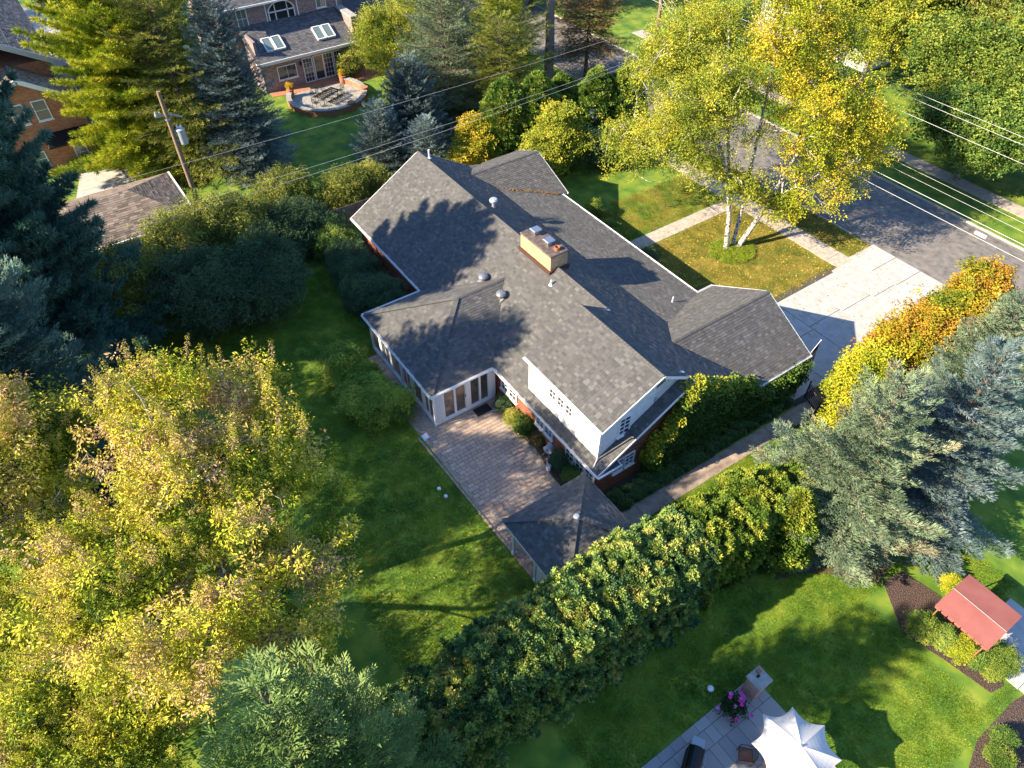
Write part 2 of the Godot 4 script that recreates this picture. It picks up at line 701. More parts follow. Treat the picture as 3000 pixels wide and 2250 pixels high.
# One roof plane y = a + b*x + c*z over a convex outline in plan, laid with courses of shingle tabs.
# Every tab is a wedge with its own edge, tone and thickness. Tabs inside the rectangle «near» become parts of their own.
func shingle_plane(st: MB, flat: Array, a: float, b: float, c: float, pal: Array, key: int, singles := [], near := Rect2(), expo := 0.152, tabw := 0.22) -> void:
	var m := sqrt(b * b + c * c)
	var g := Vector2(b, c) / m
	var us := Vector2(-g.y, g.x)
	var up := Vector3(-b, 1, -c).normalized()
	var pts := []
	var y0 := 1e9
	var y1 := -1e9
	for p in flat:
		var y: float = a + b * p.x + c * p.y
		pts.append(Vector2(us.dot(p), y))
		y0 = minf(y0, y)
		y1 = maxf(y1, y)
	var dy := expo * m / sqrt(1.0 + m * m)
	var at := func(u: float, y: float, lift: float) -> Vector3:
		var f := g * ((y - a) / m) + us * u
		return Vector3(f.x, y, f.y) + up * lift
	var k := int(floor((y0 - 2.6) / dy))
	while 2.6 + k * dy < y1:
		var yb := maxf(2.6 + k * dy, y0)
		var yt := minf(2.6 + (k + 1) * dy, y1)
		if yt - yb > 0.004:
			var ib := level_cut(pts, yb + 0.0005)
			var it := level_cut(pts, yt - 0.0005)
			var lo := minf(ib.x, it.x)
			var hi := maxf(ib.y, it.y)
			var j := int(floor(lo / tabw)) - 1
			while true:
				var u0 := (j + hash01(j, k, key) * 0.55) * tabw
				var u1 := (j + 1 + hash01(j + 1, k, key) * 0.55) * tabw
				j += 1
				if u0 > hi:
					break
				var b0 := clampf(u0, ib.x, ib.y)
				var b1 := clampf(u1, ib.x, ib.y)
				var t0 := clampf(u0, it.x, it.y)
				var t1 := clampf(u1, it.x, it.y)
				if b1 - b0 < 0.004 and t1 - t0 < 0.004:
					continue
				var h := hash01(j, k, key + 5)
				var lift := 0.012 + 0.014 * hash01(j, k, key + 9)
				var tone := hash01(j, k, key + 2)
				var col: Color = tint(pal, tone, 0.86 + 0.28 * h)
				var mid: Vector3 = at.call((b0 + b1) * 0.5, yb, 0.0)
				if near.has_point(Vector2(mid.x, mid.z)) and absf(b1 - b0 - (u1 - u0)) < 0.001 and absf(t1 - t0 - (u1 - u0)) < 0.001:
					singles.append([at.call((b0 + b1) * 0.5, yb, 0.0), Vector3(us.x, 0, us.y), (at.call(b0, yt, 0.0) - at.call(b0, yb, 0.0)), up, b1 - b0 - 0.008, lift, int(tone * 4.99)])
					continue
				st.col = col
				var p0: Vector3 = at.call(b0 + 0.003, yb, lift)
				var p1: Vector3 = at.call(b1 - 0.003, yb, lift)
				var p2: Vector3 = at.call(t1 - 0.003, yt, 0.004)
				var p3: Vector3 = at.call(t0 + 0.003, yt, 0.004)
				st.quad(p3, p2, p1, p0)
				st.quad(p0, p1, at.call(b1 - 0.003, yb, -0.002), at.call(b0 + 0.003, yb, -0.002))
		k += 1


func plane_sheet(st: MB, flat: Array, a: float, b: float, c: float, lift: float) -> void:
	var q := []
	for p in flat:
		q.append(Vector3(p.x, a + b * p.x + c * p.y + lift, p.y))
	st.poly(q)


func cap_row(st: MB, p0: Vector3, p1: Vector3, l: Vector3, r: Vector3, pal: Array, key: int) -> void:
	# overlapping ridge caps; l and r point from the ridge down each slope
	var n := int(p0.distance_to(p1) / 0.2)
	for i in n:
		var a := p0.lerp(p1, float(i) / n)
		var b := p0.lerp(p1, (i + 1.12) / n)
		var up := Vector3(0, 0.03, 0)
		st.col = tint(pal, 0.1 + 0.6 * hash01(i, key, 3), 0.9 + 0.25 * hash01(i, key, 8))
		var lo := Vector3(0, 0.012, 0)
		st.quad(a + up, b + lo, b + lo + l * 0.13, a + up + l * 0.13)
		st.quad(b + lo, a + up, a + up + r * 0.13, b + lo + r * 0.13)
		st.quad(a + up, a + up + l * 0.13, a + l * 0.13 - lo, a)
		st.quad(a + up, a, a + r * 0.13 - lo, a + up + r * 0.13)


func facing(n: Vector3) -> Basis:  # x right, y up, z out of the wall
	return Basis(Vector3.UP.cross(n).normalized(), Vector3.UP, n)


func make_window(under: Node3D, at: Vector3, n: Vector3, w: float, h: float, cols: int, rows: int, frame_m: Material, glass_m: Material, sill := true, label := "", name_ := "window", fw := 0.07, bar := 0.028) -> MeshInstance3D:
	var f := MB.new()
	f.box(Vector3(0, h * 0.5 - fw * 0.5, 0.03), Vector3(w, fw, 0.09))
	f.box(Vector3(0, -h * 0.5 + fw * 0.5, 0.03), Vector3(w, fw, 0.09))
	for s in [-1, 1]:
		f.box(Vector3(s * (w * 0.5 - fw * 0.5), 0, 0.03), Vector3(fw, h - fw * 2, 0.09))
	if sill:
		f.box(Vector3(0, -h * 0.5 - 0.035, 0.06), Vector3(w + 0.12, 0.06, 0.16))
	var win := part_mesh(under, name_, f.mesh(frame_m), Transform3D(facing(n), at - under.position))
	if label:
		win.set_meta("label", label)
	var iw := w - fw * 2
	var ih := h - fw * 2
	var pw := (iw - bar * (cols - 1)) / cols
	var ph := (ih - bar * (rows - 1)) / rows
	for i in cols - 1:
		var b := MB.new()
		b.box(Vector3(-iw * 0.5 + (i + 1) * (pw + bar) - bar * 0.5, 0, 0.03), Vector3(bar, ih, 0.05))
		part_mesh(win, "glazing_bar", b.mesh(frame_m))
	for j in rows - 1:
		var b := MB.new()
		b.box(Vector3(0, -ih * 0.5 + (j + 1) * (ph + bar) - bar * 0.5, 0.028), Vector3(iw, bar, 0.044))
		part_mesh(win, "glazing_bar", b.mesh(frame_m))
	var pane := MB.new()
	pane.box(Vector3(0, 0, 0), Vector3(pw, ph, 0.012))
	var pm := pane.mesh(glass_m)
	for i in cols:
		for j in rows:
			part_mesh(win, "pane", pm, Transform3D(Basis(), Vector3(-iw * 0.5 + pw * 0.5 + i * (pw + bar), -ih * 0.5 + ph * 0.5 + j * (ph + bar), 0.012)))
	return win


func materials() -> void:
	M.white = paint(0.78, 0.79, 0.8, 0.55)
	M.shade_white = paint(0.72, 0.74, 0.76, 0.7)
	M.stucco = bumpy(world_tex(paint(1, 1, 1, 0.85), noise_tex(0.012, 3, [[0.0, 0.62, 0.63, 0.64], [0.5, 0.72, 0.73, 0.73], [1.0, 0.78, 0.78, 0.78]]), 0.35), 0.08, 1.2)
	M.brick = world_tex(paint(1, 1, 1, 0.9), brick_tex(Color(0.24, 0.055, 0.028), Color(0.36, 0.11, 0.05), Color(0.27, 0.15, 0.1), 4), 1.0 / 1.76)
	M.chimney_brick = world_tex(paint(1, 1, 1, 0.9), brick_tex(Color(0.50, 0.27, 0.12), Color(0.64, 0.42, 0.22), Color(0.42, 0.3, 0.2), 5), 1.0 / 1.9)
	M.far_brick = world_tex(paint(1, 1, 1, 0.9), brick_tex(Color(0.19, 0.12, 0.115), Color(0.34, 0.255, 0.245), Color(0.33, 0.29, 0.28), 6), 1.0 / 1.76)
	M.orange_brick = world_tex(paint(1, 1, 1, 0.9), brick_tex(Color(0.33, 0.10, 0.045), Color(0.48, 0.19, 0.085), Color(0.38, 0.25, 0.18), 8), 1.0 / 1.76)
	M.pink_brick = world_tex(paint(1, 1, 1, 0.9), brick_tex(Color(0.30, 0.13, 0.10), Color(0.46, 0.27, 0.22), Color(0.42, 0.36, 0.33), 9), 1.0 / 1.76)
	M.shingle = bumpy(paint(1, 1, 1, 0.92), 0.3, 1.2)
	M.shingle.uv1_triplanar = true
	M.shingle.uv1_scale = Vector3.ONE * 2.0
	M.deck = paint(0.05, 0.048, 0.046, 0.95)
	M.glass = paint(0.03, 0.035, 0.04, 0.06)
	M.glass.metallic_specular = 0.8
	M.pale_glass = paint(0.14, 0.19, 0.17, 0.08)
	M.pale_glass.metallic_specular = 0.8
	M.pane = paint(0.25, 0.27, 0.28, 0.03)
	M.pane.transparency = BaseMaterial3D.TRANSPARENCY_ALPHA
	M.pane.albedo_color.a = 0.12
	M.concrete = world_tex(paint(1, 1, 1, 0.85), noise_tex(0.008, 11, [[0.0, 0.38, 0.36, 0.335], [0.5, 0.45, 0.43, 0.405], [1.0, 0.51, 0.49, 0.465]], 1024, FastNoiseLite.TYPE_SIMPLEX_SMOOTH, 7), 0.16)
	M.old_concrete = world_tex(paint(1, 1, 1, 0.88), noise_tex(0.01, 12, [[0.0, 0.33, 0.28, 0.235], [0.5, 0.42, 0.37, 0.32], [1.0, 0.50, 0.45, 0.395]], 1024, FastNoiseLite.TYPE_SIMPLEX_SMOOTH, 7), 0.2)
	M.asphalt = world_tex(paint(1, 1, 1, 0.88), noise_tex(0.01, 13, [[0.0, 0.085, 0.08, 0.075], [0.35, 0.155, 0.145, 0.13], [0.6, 0.185, 0.17, 0.155], [1.0, 0.26, 0.24, 0.215]], 1024, FastNoiseLite.TYPE_SIMPLEX_SMOOTH, 8), 0.12)
	M.dark_asphalt = world_tex(paint(1, 1, 1, 0.88), noise_tex(0.012, 14, [[0.0, 0.05, 0.05, 0.05], [1.0, 0.09, 0.088, 0.085]], 512), 0.15)
	M.mulch = bumpy(world_tex(paint(1, 1, 1, 0.95), noise_tex(0.06, 15, [[0.0, 0.03, 0.018, 0.012], [0.5, 0.085, 0.055, 0.042], [1.0, 0.17, 0.12, 0.1]], 512, FastNoiseLite.TYPE_SIMPLEX_SMOOTH, 6), 0.4), 0.12, 6.0)
	M.lawn = (world_tex(paint(1, 1, 1, 0.9), noise_tex(0.006, 16, [[0.0, 0.045, 0.11, 0.009], [0.42, 0.095, 0.18, 0.012], [0.62, 0.14, 0.22, 0.016], [1.0, 0.25, 0.28, 0.033]], 1024, FastNoiseLite.TYPE_SIMPLEX_SMOOTH, 8), 0.09))
	M.dry_lawn = (world_tex(paint(1, 1, 1, 0.9), noise_tex(0.006, 17, [[0.0, 0.10, 0.14, 0.015], [0.45, 0.19, 0.18, 0.025], [0.65, 0.26, 0.21, 0.035], [1.0, 0.36, 0.27, 0.06]], 1024, FastNoiseLite.TYPE_SIMPLEX_SMOOTH, 8), 0.1))
	M.paver = bumpy(paint(1, 1, 1, 0.85), 0.1, 2.0)
	M.paver.uv1_triplanar = true
	M.bluestone = bumpy(paint(1, 1, 1, 0.8), 0.1, 1.5)
	M.bluestone.uv1_triplanar = true
	M.bark = bumpy(world_tex(paint(1, 1, 1, 0.95), noise_tex(0.05, 18, [[0.0, 0.06, 0.045, 0.035], [0.5, 0.14, 0.11, 0.085], [1.0, 0.26, 0.21, 0.17]], 256), 0.8), 0.1, 6.0)
	M.grey_bark = bumpy(world_tex(paint(1, 1, 1, 0.95), noise_tex(0.05, 19, [[0.0, 0.12, 0.10, 0.085], [0.5, 0.26, 0.225, 0.19], [1.0, 0.40, 0.35, 0.30]], 256), 0.8), 0.1, 6.0)
	M.birch_bark = world_tex(paint(1, 1, 1, 0.8), noise_tex(0.03, 20, [[0.0, 0.04, 0.03, 0.025], [0.34, 0.10, 0.08, 0.07], [0.42, 0.46, 0.42, 0.38], [0.6, 0.60, 0.56, 0.51], [1.0, 0.70, 0.66, 0.62]], 256), 0.55)
	M.pole_wood = bumpy(world_tex(paint(1, 1, 1, 0.95), noise_tex(0.05, 21, [[0.0, 0.13, 0.09, 0.055], [0.5, 0.26, 0.19, 0.12], [1.0, 0.36, 0.28, 0.19]], 256), 0.9), 0.1, 4.0)
	M.iron = paint(0.02, 0.02, 0.022, 0.4, 0.6)
	M.steel = paint(0.5, 0.52, 0.55, 0.35, 0.9)
	M.grey_metal = paint(0.32, 0.33, 0.34, 0.4, 0.7)
	M.galv = paint(0.42, 0.46, 0.5, 0.45, 0.3)
	M.cable = paint(0.62, 0.62, 0.62, 0.5)
	M.dark_cable = paint(0.12, 0.12, 0.12, 0.6)
	M.terracotta = paint(0.36, 0.13, 0.06, 0.8)
	M.canvas = bumpy(paint(0.55, 0.545, 0.53, 0.9), 0.2, 0.6)
	M.red_canvas = world_tex(paint(1, 1, 1, 0.85), noise_tex(0.01, 23, [[0.0, 0.26, 0.085, 0.07], [1.0, 0.33, 0.115, 0.095]], 256), 0.3)
	M.rubber = paint(0.012, 0.012, 0.014, 0.9)
	M.stone_cap = world_tex(paint(1, 1, 1, 0.85), noise_tex(0.02, 24, [[0.0, 0.26, 0.25, 0.23], [1.0, 0.40, 0.38, 0.35]], 256), 0.6)
	M.timber = paint(0.30, 0.18, 0.09, 0.7)
	M.brown_shingle = M.shingle
	M.plain_leaf = leaf_paint(0.55)
	M.dull_leaf = leaf_paint(0.35, 0.6)
	M.needle = leaf_paint(0.5, 0.6)
	M.petal = leaf_paint(0.5, 0.6)


func sky_and_camera() -> void:
	var cam := Camera3D.new()
	cam.name = "camera"
	add_child(cam)
	cam.position = Vector3(0, 30, 0)
	cam.rotation = Vector3(deg_to_rad(-46.3), deg_to_rad(-34.6), 0)
	cam.fov = 56.57
	cam.near = 0.5
	cam.far = 900.0
	cam.current = true
	var we := WorldEnvironment.new()
	we.name = "world_environment"
	var e := Environment.new()
	e.background_mode = Environment.BG_SKY
	var s := ProceduralSkyMaterial.new()
	s.sky_top_color = Color(0.38, 0.54, 0.78)
	s.sky_horizon_color = Color(0.70, 0.79, 0.90)
	s.sky_curve = 0.18
	s.ground_bottom_color = Color(0.12, 0.13, 0.1)
	s.ground_horizon_color = Color(0.5, 0.55, 0.6)
	s.sky_energy_multiplier = 0.82
	e.sky = Sky.new()
	e.sky.sky_material = s
	e.tonemap_mode = Environment.TONE_MAPPER_LINEAR
	e.tonemap_exposure = 2.9
	e.sdfgi_enabled = true
	e.ssao_enabled = true
	e.ssil_enabled = true
	we.environment = e
	add_child(we)
	var sun := DirectionalLight3D.new()
	sun.name = "sun"
	sun.light_energy = 1.6
	sun.light_color = Color(1.0, 0.925, 0.81)
	sun.light_angular_distance = 0.5
	sun.shadow_enabled = true
	add_child(sun)
	sun.look_at_from_position(Vector3.ZERO, SUN, Vector3.UP)


# ---------- the setting ----------
func v2(a: Array) -> Array:
	var o := []
	for i in range(0, a.size(), 2):
		o.append(Vector2(a[i], a[i + 1]))
	return o


func setting() -> void:
	var b := MB.new()
	b.slab(v2([-260, -420, 420, -420, 420, 160, -260, 160]), -0.6, -0.14)
	structure("ground", b, M.dry_lawn)
	# the street, with its kerbs
	b = MB.new()
	b.slab(v2([45.32, -260, 53.6, -260, 53.6, 120, 45.32, 120]), -0.13, -0.1)
	structure("road", b, M.asphalt)
	for side in [[45.14, 45.32, "road_kerb"], [53.6, 53.82, "road_kerb"]]:
		b = MB.new()
		var z := -130.0
		while z < 30.0:
			if side[0] < 50 and z > -22.4 and z < -11.0:
				z += 2.4
				continue
			b.bevel(Vector3((side[0] + side[1]) * 0.5, -0.06, z + 1.2), Vector3(0.17, 0.15, 2.39), 0.02)
			z += 2.4
		structure(side[2], b, M.old_concrete)
	# lawns
	b = MB.new()
	b.slab(v2([-240, -300, 45.14, -300, 45.14, -30.4, 29, -30.4, 29, -19.8, 21, -19.8, 21, -12.3, 9, -12.3, -240, -12.3]), -0.14, 0.0)
	structure("lawn", b, M.lawn)
	b = MB.new()
	b.slab(v2([28.5, -30.4, 45.14, -30.4, 45.14, -19.8, 28.5, -19.8]), -0.14, 0.003)
	structure("front_lawn", b, M.dry_lawn)
	b = MB.new()
	b.slab(v2([-240, -12.3, 21, -12.3, 21, -19.8, 45.14, -19.8, 45.14, 100, -240, 100]), -0.14, 0.001)
	structure("neighbour_lawn", b, M.lawn)
	b = MB.new()
	b.slab(v2([53.82, -300, 240, -300, 240, 100, 53.82, 100]), -0.14, 0.0)
	structure("verge_lawn", b, M.lawn)
	# front walk, pavement and driveway: each slab is a piece of its own
	var walk := tag(Node3D.new(), "", "", "", "structure")
	walk.name = "front_walk"
	add_child(walk)
	var x := 28.6
	var r := RandomNumberGenerator.new()
	r.seed = 5
	while x < 40.6:
		b = MB.new()
		var k := r.randf_range(0.9, 1.1)
		b.col = Color(k, k, k)
		b.bevel(Vector3(x + 0.75, 0.0, -29.85), Vector3(1.488, 0.06 + r.randf() * 0.006, 1.15), 0.012)
		part(walk, "concrete_slab", b, M.old_concrete)
		x += 1.5
	var pave := tag(Node3D.new(), "", "", "", "structure")
	pave.name = "pavement"
	add_child(pave)
	for q in [[41.0, 42.6, -75.0, -20.0], [57.4, 58.9, -60.0, 6.0]]:
		var z: float = q[2]
		while z < q[3] - 0.1:
			b = MB.new()
			var k := r.randf_range(0.88, 1.1)
			b.col = Color(k, k, k)
			b.bevel(Vector3((q[0] + q[1]) * 0.5, 0.0, z + 0.75), Vector3(q[1] - q[0], 0.06 + r.randf() * 0.008, 1.488), 0.012)
			part(pave, "concrete_slab", b, M.old_concrete)
			z += 1.5
	var drive := tag(Node3D.new(), "", "", "", "structure")
	drive.name = "driveway"
	add_child(drive)
	for q in [[28.4, 31.5, -19.8, -16.75], [28.4, 31.5, -16.74, -13.4], [31.51, 34.5, -19.8, -16.75], [31.51, 34.5, -16.74, -12.9], [34.51, 37.5, -19.8, -17.05], [34.51, 37.5, -17.04, -12.9], [37.51, 40.35, -19.8, -16.85], [37.51, 40.35, -16.84, -12.9], [40.36, 42.6, -20.0, -16.6], [40.36, 42.6, -16.59, -12.9], [42.61, 45.35, -20.3, -18.4], [42.61, 45.35, -18.39, -16.5], [42.61, 45.35, -16.49, -14.4], [42.61, 45.35, -14.39, -12.6]]:
		b = MB.new()
		var k := r.randf_range(0.93, 1.07)
		b.col = Color(k, k, k * 1.01)
		b.bevel(Vector3((q[0] + q[1]) * 0.5, 0.01, (q[2] + q[3]) * 0.5), Vector3(q[1] - q[0] - 0.022, 0.05 + r.randf() * 0.006, q[3] - q[2] - 0.022), 0.012)
		part(drive, "concrete_slab", b, M.concrete)
	b = MB.new()
	b.slab(v2([28.4, -20.25, 45.35, -20.35, 45.35, -12.5, 28.4, -12.9]), -0.02, 0.012)
	part(drive, "joint_bed", b, M.dark_asphalt)
	# side path between the house and the hedge
	var path := tag(Node3D.new(), "", "", "", "structure")
	path.name = "side_path"
	add_child(path)
	x = 15.0
	while x < 30.4:
		b = MB.new()
		var k := r.randf_range(0.9, 1.08)
		b.col = Color(k, k, k)
		b.bevel(Vector3(x + 0.77, 0.0, -12.8 + (x - 15.0) * 0.02), Vector3(1.53, 0.06, 0.95), 0.012)
		part(path, "concrete_slab", b, M.brown_concrete)
		x += 1.54
	# planting beds
	b = MB.new()
	b.slab(v2([14.25, -14.82, 14.25, -17.0, 14.75, -19.6, 15.05, -23.2, 15.3, -23.2, 15.3, -14.82]), -0.1, 0.03)
	b.slab(v2([14.25, -14.8, 29.0, -14.8, 29.0, -13.15, 14.25, -13.35]), -0.1, 0.03)
	structure("planting_bed", b, M.mulch)
	b = MB.new()
	b.slab(v2([19.2, -6.4, 20.6, -5.9, 22.2, -4.6, 22.9, -3.6, 24.5, -3.9, 26.0, -7.5, 20.0, -9.5]), -0.1, 0.03)
	structure("tree_bed", b, M.mulch)
	b = MB.new()
	b.slab(v2([21.75, -1.55, 23.2, -3.6, 24.35, -3.4, 24.7, -1.6, 23.2, -1.3, 23.5, 1.9, 23.2, 2.2, 22.5, 2.05, 22.2, 0.2]), -0.1, 0.03)
	structure("shrub_bed", b, M.mulch)
	b = MB.new()
	b.slab(v2([18.6, 3.9, 19.1, 3.15, 20.4, 2.75, 22.85, 2.75, 25, 3.1, 25, 5, 18.5, 5.2]), -0.1, 0.03)
	structure("foreground_bed", b, M.mulch)
	# neighbour's concrete walk at the right edge
	var nw := tag(Node3D.new(), "", "", "", "structure")
	nw.name = "neighbour_walk"
	add_child(nw)
	for q in [[23.55, 25.2, 1.0, 2.6], [25.22, 27.2, 0.2, 2.6], [23.6, 25.4, 2.62, 4.0]]:
		b = MB.new()
		b.bevel(Vector3((q[0] + q[1]) * 0.5, 0.0, (q[2] + q[3]) * 0.5), Vector3(q[1] - q[0], 0.09, q[3] - q[2]), 0.012)
		part(nw, "concrete_slab", b, M.concrete)
	# paved and asphalted yards of the neighbours behind
	b = MB.new()
	b.slab(v2([1.2, -63.9, 5.2, -63.9, 5.2, -55.2, -1.5, -54.5]), -0.1, 0.02)
	structure("garage_drive", b, M.concrete)
	b = MB.new()
	b.slab(v2([3.4, -86, 9, -86, 9.0, -56.0, 5.3, -56.0, 5.3, -64.2, 3.4, -64.2]), -0.1, 0.014)
	structure("asphalt_drive", b, M.dark_asphalt)
	b = MB.new()
	b.slab(v2([2.0, -108, 7.6, -106, 8.2, -86.1, 3.4, -86.1]), -0.1, 0.018)
	structure("sunny_drive", b, M.concrete)
	b = MB.new()
	b.slab(v2([-20, -128, 60, -120, 60, -110, -20, -116]), -0.1, 0.01)
	structure("cross_street", b, M.dark_asphalt)
	patio()
	neighbour_patio()


func paver_variants(cols: Array, s: Vector3, m: Material) -> Array:
	var o := []
	for c in cols:
		var b := MB.new()
		b.col = c
		b.bevel(Vector3.ZERO, s, 0.012)
		o.append(b.mesh(m))
	return o


func patio() -> void:
	var root := tag(Node3D.new(), "", "", "", "structure")
	root.name = "patio"
	add_child(root)
	var bed := MB.new()
	bed.slab(v2([9.85, -30.3, 11.2, -30.3, 11.2, -23.3, 15.05, -23.3, 14.72, -19.6, 14.22, -17.0, 14.22, -10.6, 10.15, -10.6]), -0.1, 0.012)
	part(root, "sand_bed", bed, M.brown_concrete)
	var cols := [Color(0.38, 0.295, 0.235), Color(0.41, 0.325, 0.26), Color(0.35, 0.265, 0.21), Color(0.43, 0.35, 0.285), Color(0.39, 0.29, 0.235)]
	var r := RandomNumberGenerator.new()
	r.seed = 77
	var outline := PackedVector2Array(v2([9.88, -30.25, 11.15, -30.25, 11.15, -23.28, 15.0, -23.28, 14.7, -19.6, 14.2, -17.0, 14.2, -10.62, 10.18, -10.62]))
	var spots := []
	# rows run along x; tumbled pavers of three lengths
	var z := -30.25
	while z < -10.7:
		var x := 9.86 + r.randf() * 0.2
		var d := 0.235
		while x < 15.1:
			var w: float = [0.235, 0.36, 0.36, 0.3][r.randi() % 4]
			var mid := Vector2(x + w * 0.5, z + d * 0.5)
			var ok := true
			for q in [Vector2(-1, -1), Vector2(1, -1), Vector2(1, 1), Vector2(-1, 1)]:
				if not Geometry2D.is_point_in_polygon(mid + q * Vector2(w, d) * 0.47, outline):
					ok = false
			if ok:
				spots.append([mid, w, r.randi() % 5, r.randf()])
			x += w
		z += d
	spots.sort_custom(func(p, q): return p[0].length_squared() < q[0].length_squared())
	var kinds := paver_variants(cols, Vector3(1, 0.05, 1), M.paver)
	var rest := MB.new()
	for i in spots.size():
		var s: Array = spots[i]
		var at := Vector3(s[0].x, 0.022 + s[3] * 0.006, s[0].y)
		var b := Basis(Vector3.UP, (s[3] - 0.5) * 0.03).scaled_local(Vector3(s[1] - 0.014, 1, 0.221))
		if i < 290:
			part_mesh(root, "paver", kinds[s[2]], Transform3D(b, at))
		else:
			rest.col = cols[s[2]]
			rest.bevel(at, Vector3(s[1] - 0.014, 0.05, 0.221), 0.01)
	part(root, "pavers_beyond", rest, M.paver).set_meta("kind", "stuff")
	# brick edging along the lawn
	var kinds2 := paver_variants([Color(0.30, 0.22, 0.18), Color(0.36, 0.27, 0.23)], Vector3(0.12, 0.06, 0.24), M.paver)
	z = -23.0
	var k := 0
	while z < -10.7:
		part_mesh(root, "edging_stone", kinds2[k % 2], Transform3D(Basis(), Vector3(9.79 + (z + 23.0) * 0.026, 0.026, z)))
		z += 0.25
		k += 1


func neighbour_patio() -> void:
	var root := tag(Node3D.new(), "", "", "", "structure")
	root.name = "neighbour_patio"
	add_child(root)
	var bed := MB.new()
	bed.slab(v2([4, -4.0, 14.95, -4.0, 14.97, 6, 4, 6]), -0.1, 0.012)
	part(root, "patio_bed", bed, M.dark_asphalt)
	var cols := [Color(0.30, 0.285, 0.275), Color(0.34, 0.325, 0.31), Color(0.27, 0.26, 0.26), Color(0.33, 0.30, 0.28)]
	var r := RandomNumberGenerator.new()
	r.seed = 21
	# border course, then a pattern of squares and oblongs
	var x := 7.6
	while x < 14.9:
		var b := MB.new()
		b.col = cols[r.randi() % 4]
		var w := minf(r.randf_range(0.5, 0.8), 14.95 - x)
		b.bevel(Vector3(x + w * 0.5, 0.02, -3.8), Vector3(w - 0.012, 0.05, 0.38), 0.008)
		part(root, "paving_slab", b, M.bluestone)
		x += w
	var z := -3.6
	var row := 0
	while z < 2.5:
		var d: float = [0.61, 0.91, 0.61][row % 3]
		x = 7.6 + (row % 2) * 0.3
		while x < 14.9:
			var w: float = minf([0.61, 0.91, 0.61, 0.46][r.randi() % 4], 14.95 - x)
			var b := MB.new()
			b.col = cols[r.randi() % 4]
			b.bevel(Vector3(x + w * 0.5, 0.02 + r.randf() * 0.004, z + d * 0.5), Vector3(w - 0.014, 0.05, d - 0.014), 0.008)
			part(root, "paving_slab", b, M.bluestone)
			x += w
		z += d
		row += 1


# ---------- the house ----------
const SLATE := [Color(0.074, 0.074, 0.073), Color(0.088, 0.088, 0.086), Color(0.094, 0.093, 0.091), Color(0.101, 0.1, 0.097), Color(0.135, 0.133, 0.128)]
const BROWN := [Color(0.11, 0.085, 0.065), Color(0.16, 0.125, 0.10), Color(0.20, 0.16, 0.125), Color(0.24, 0.19, 0.15), Color(0.28, 0.225, 0.18)]


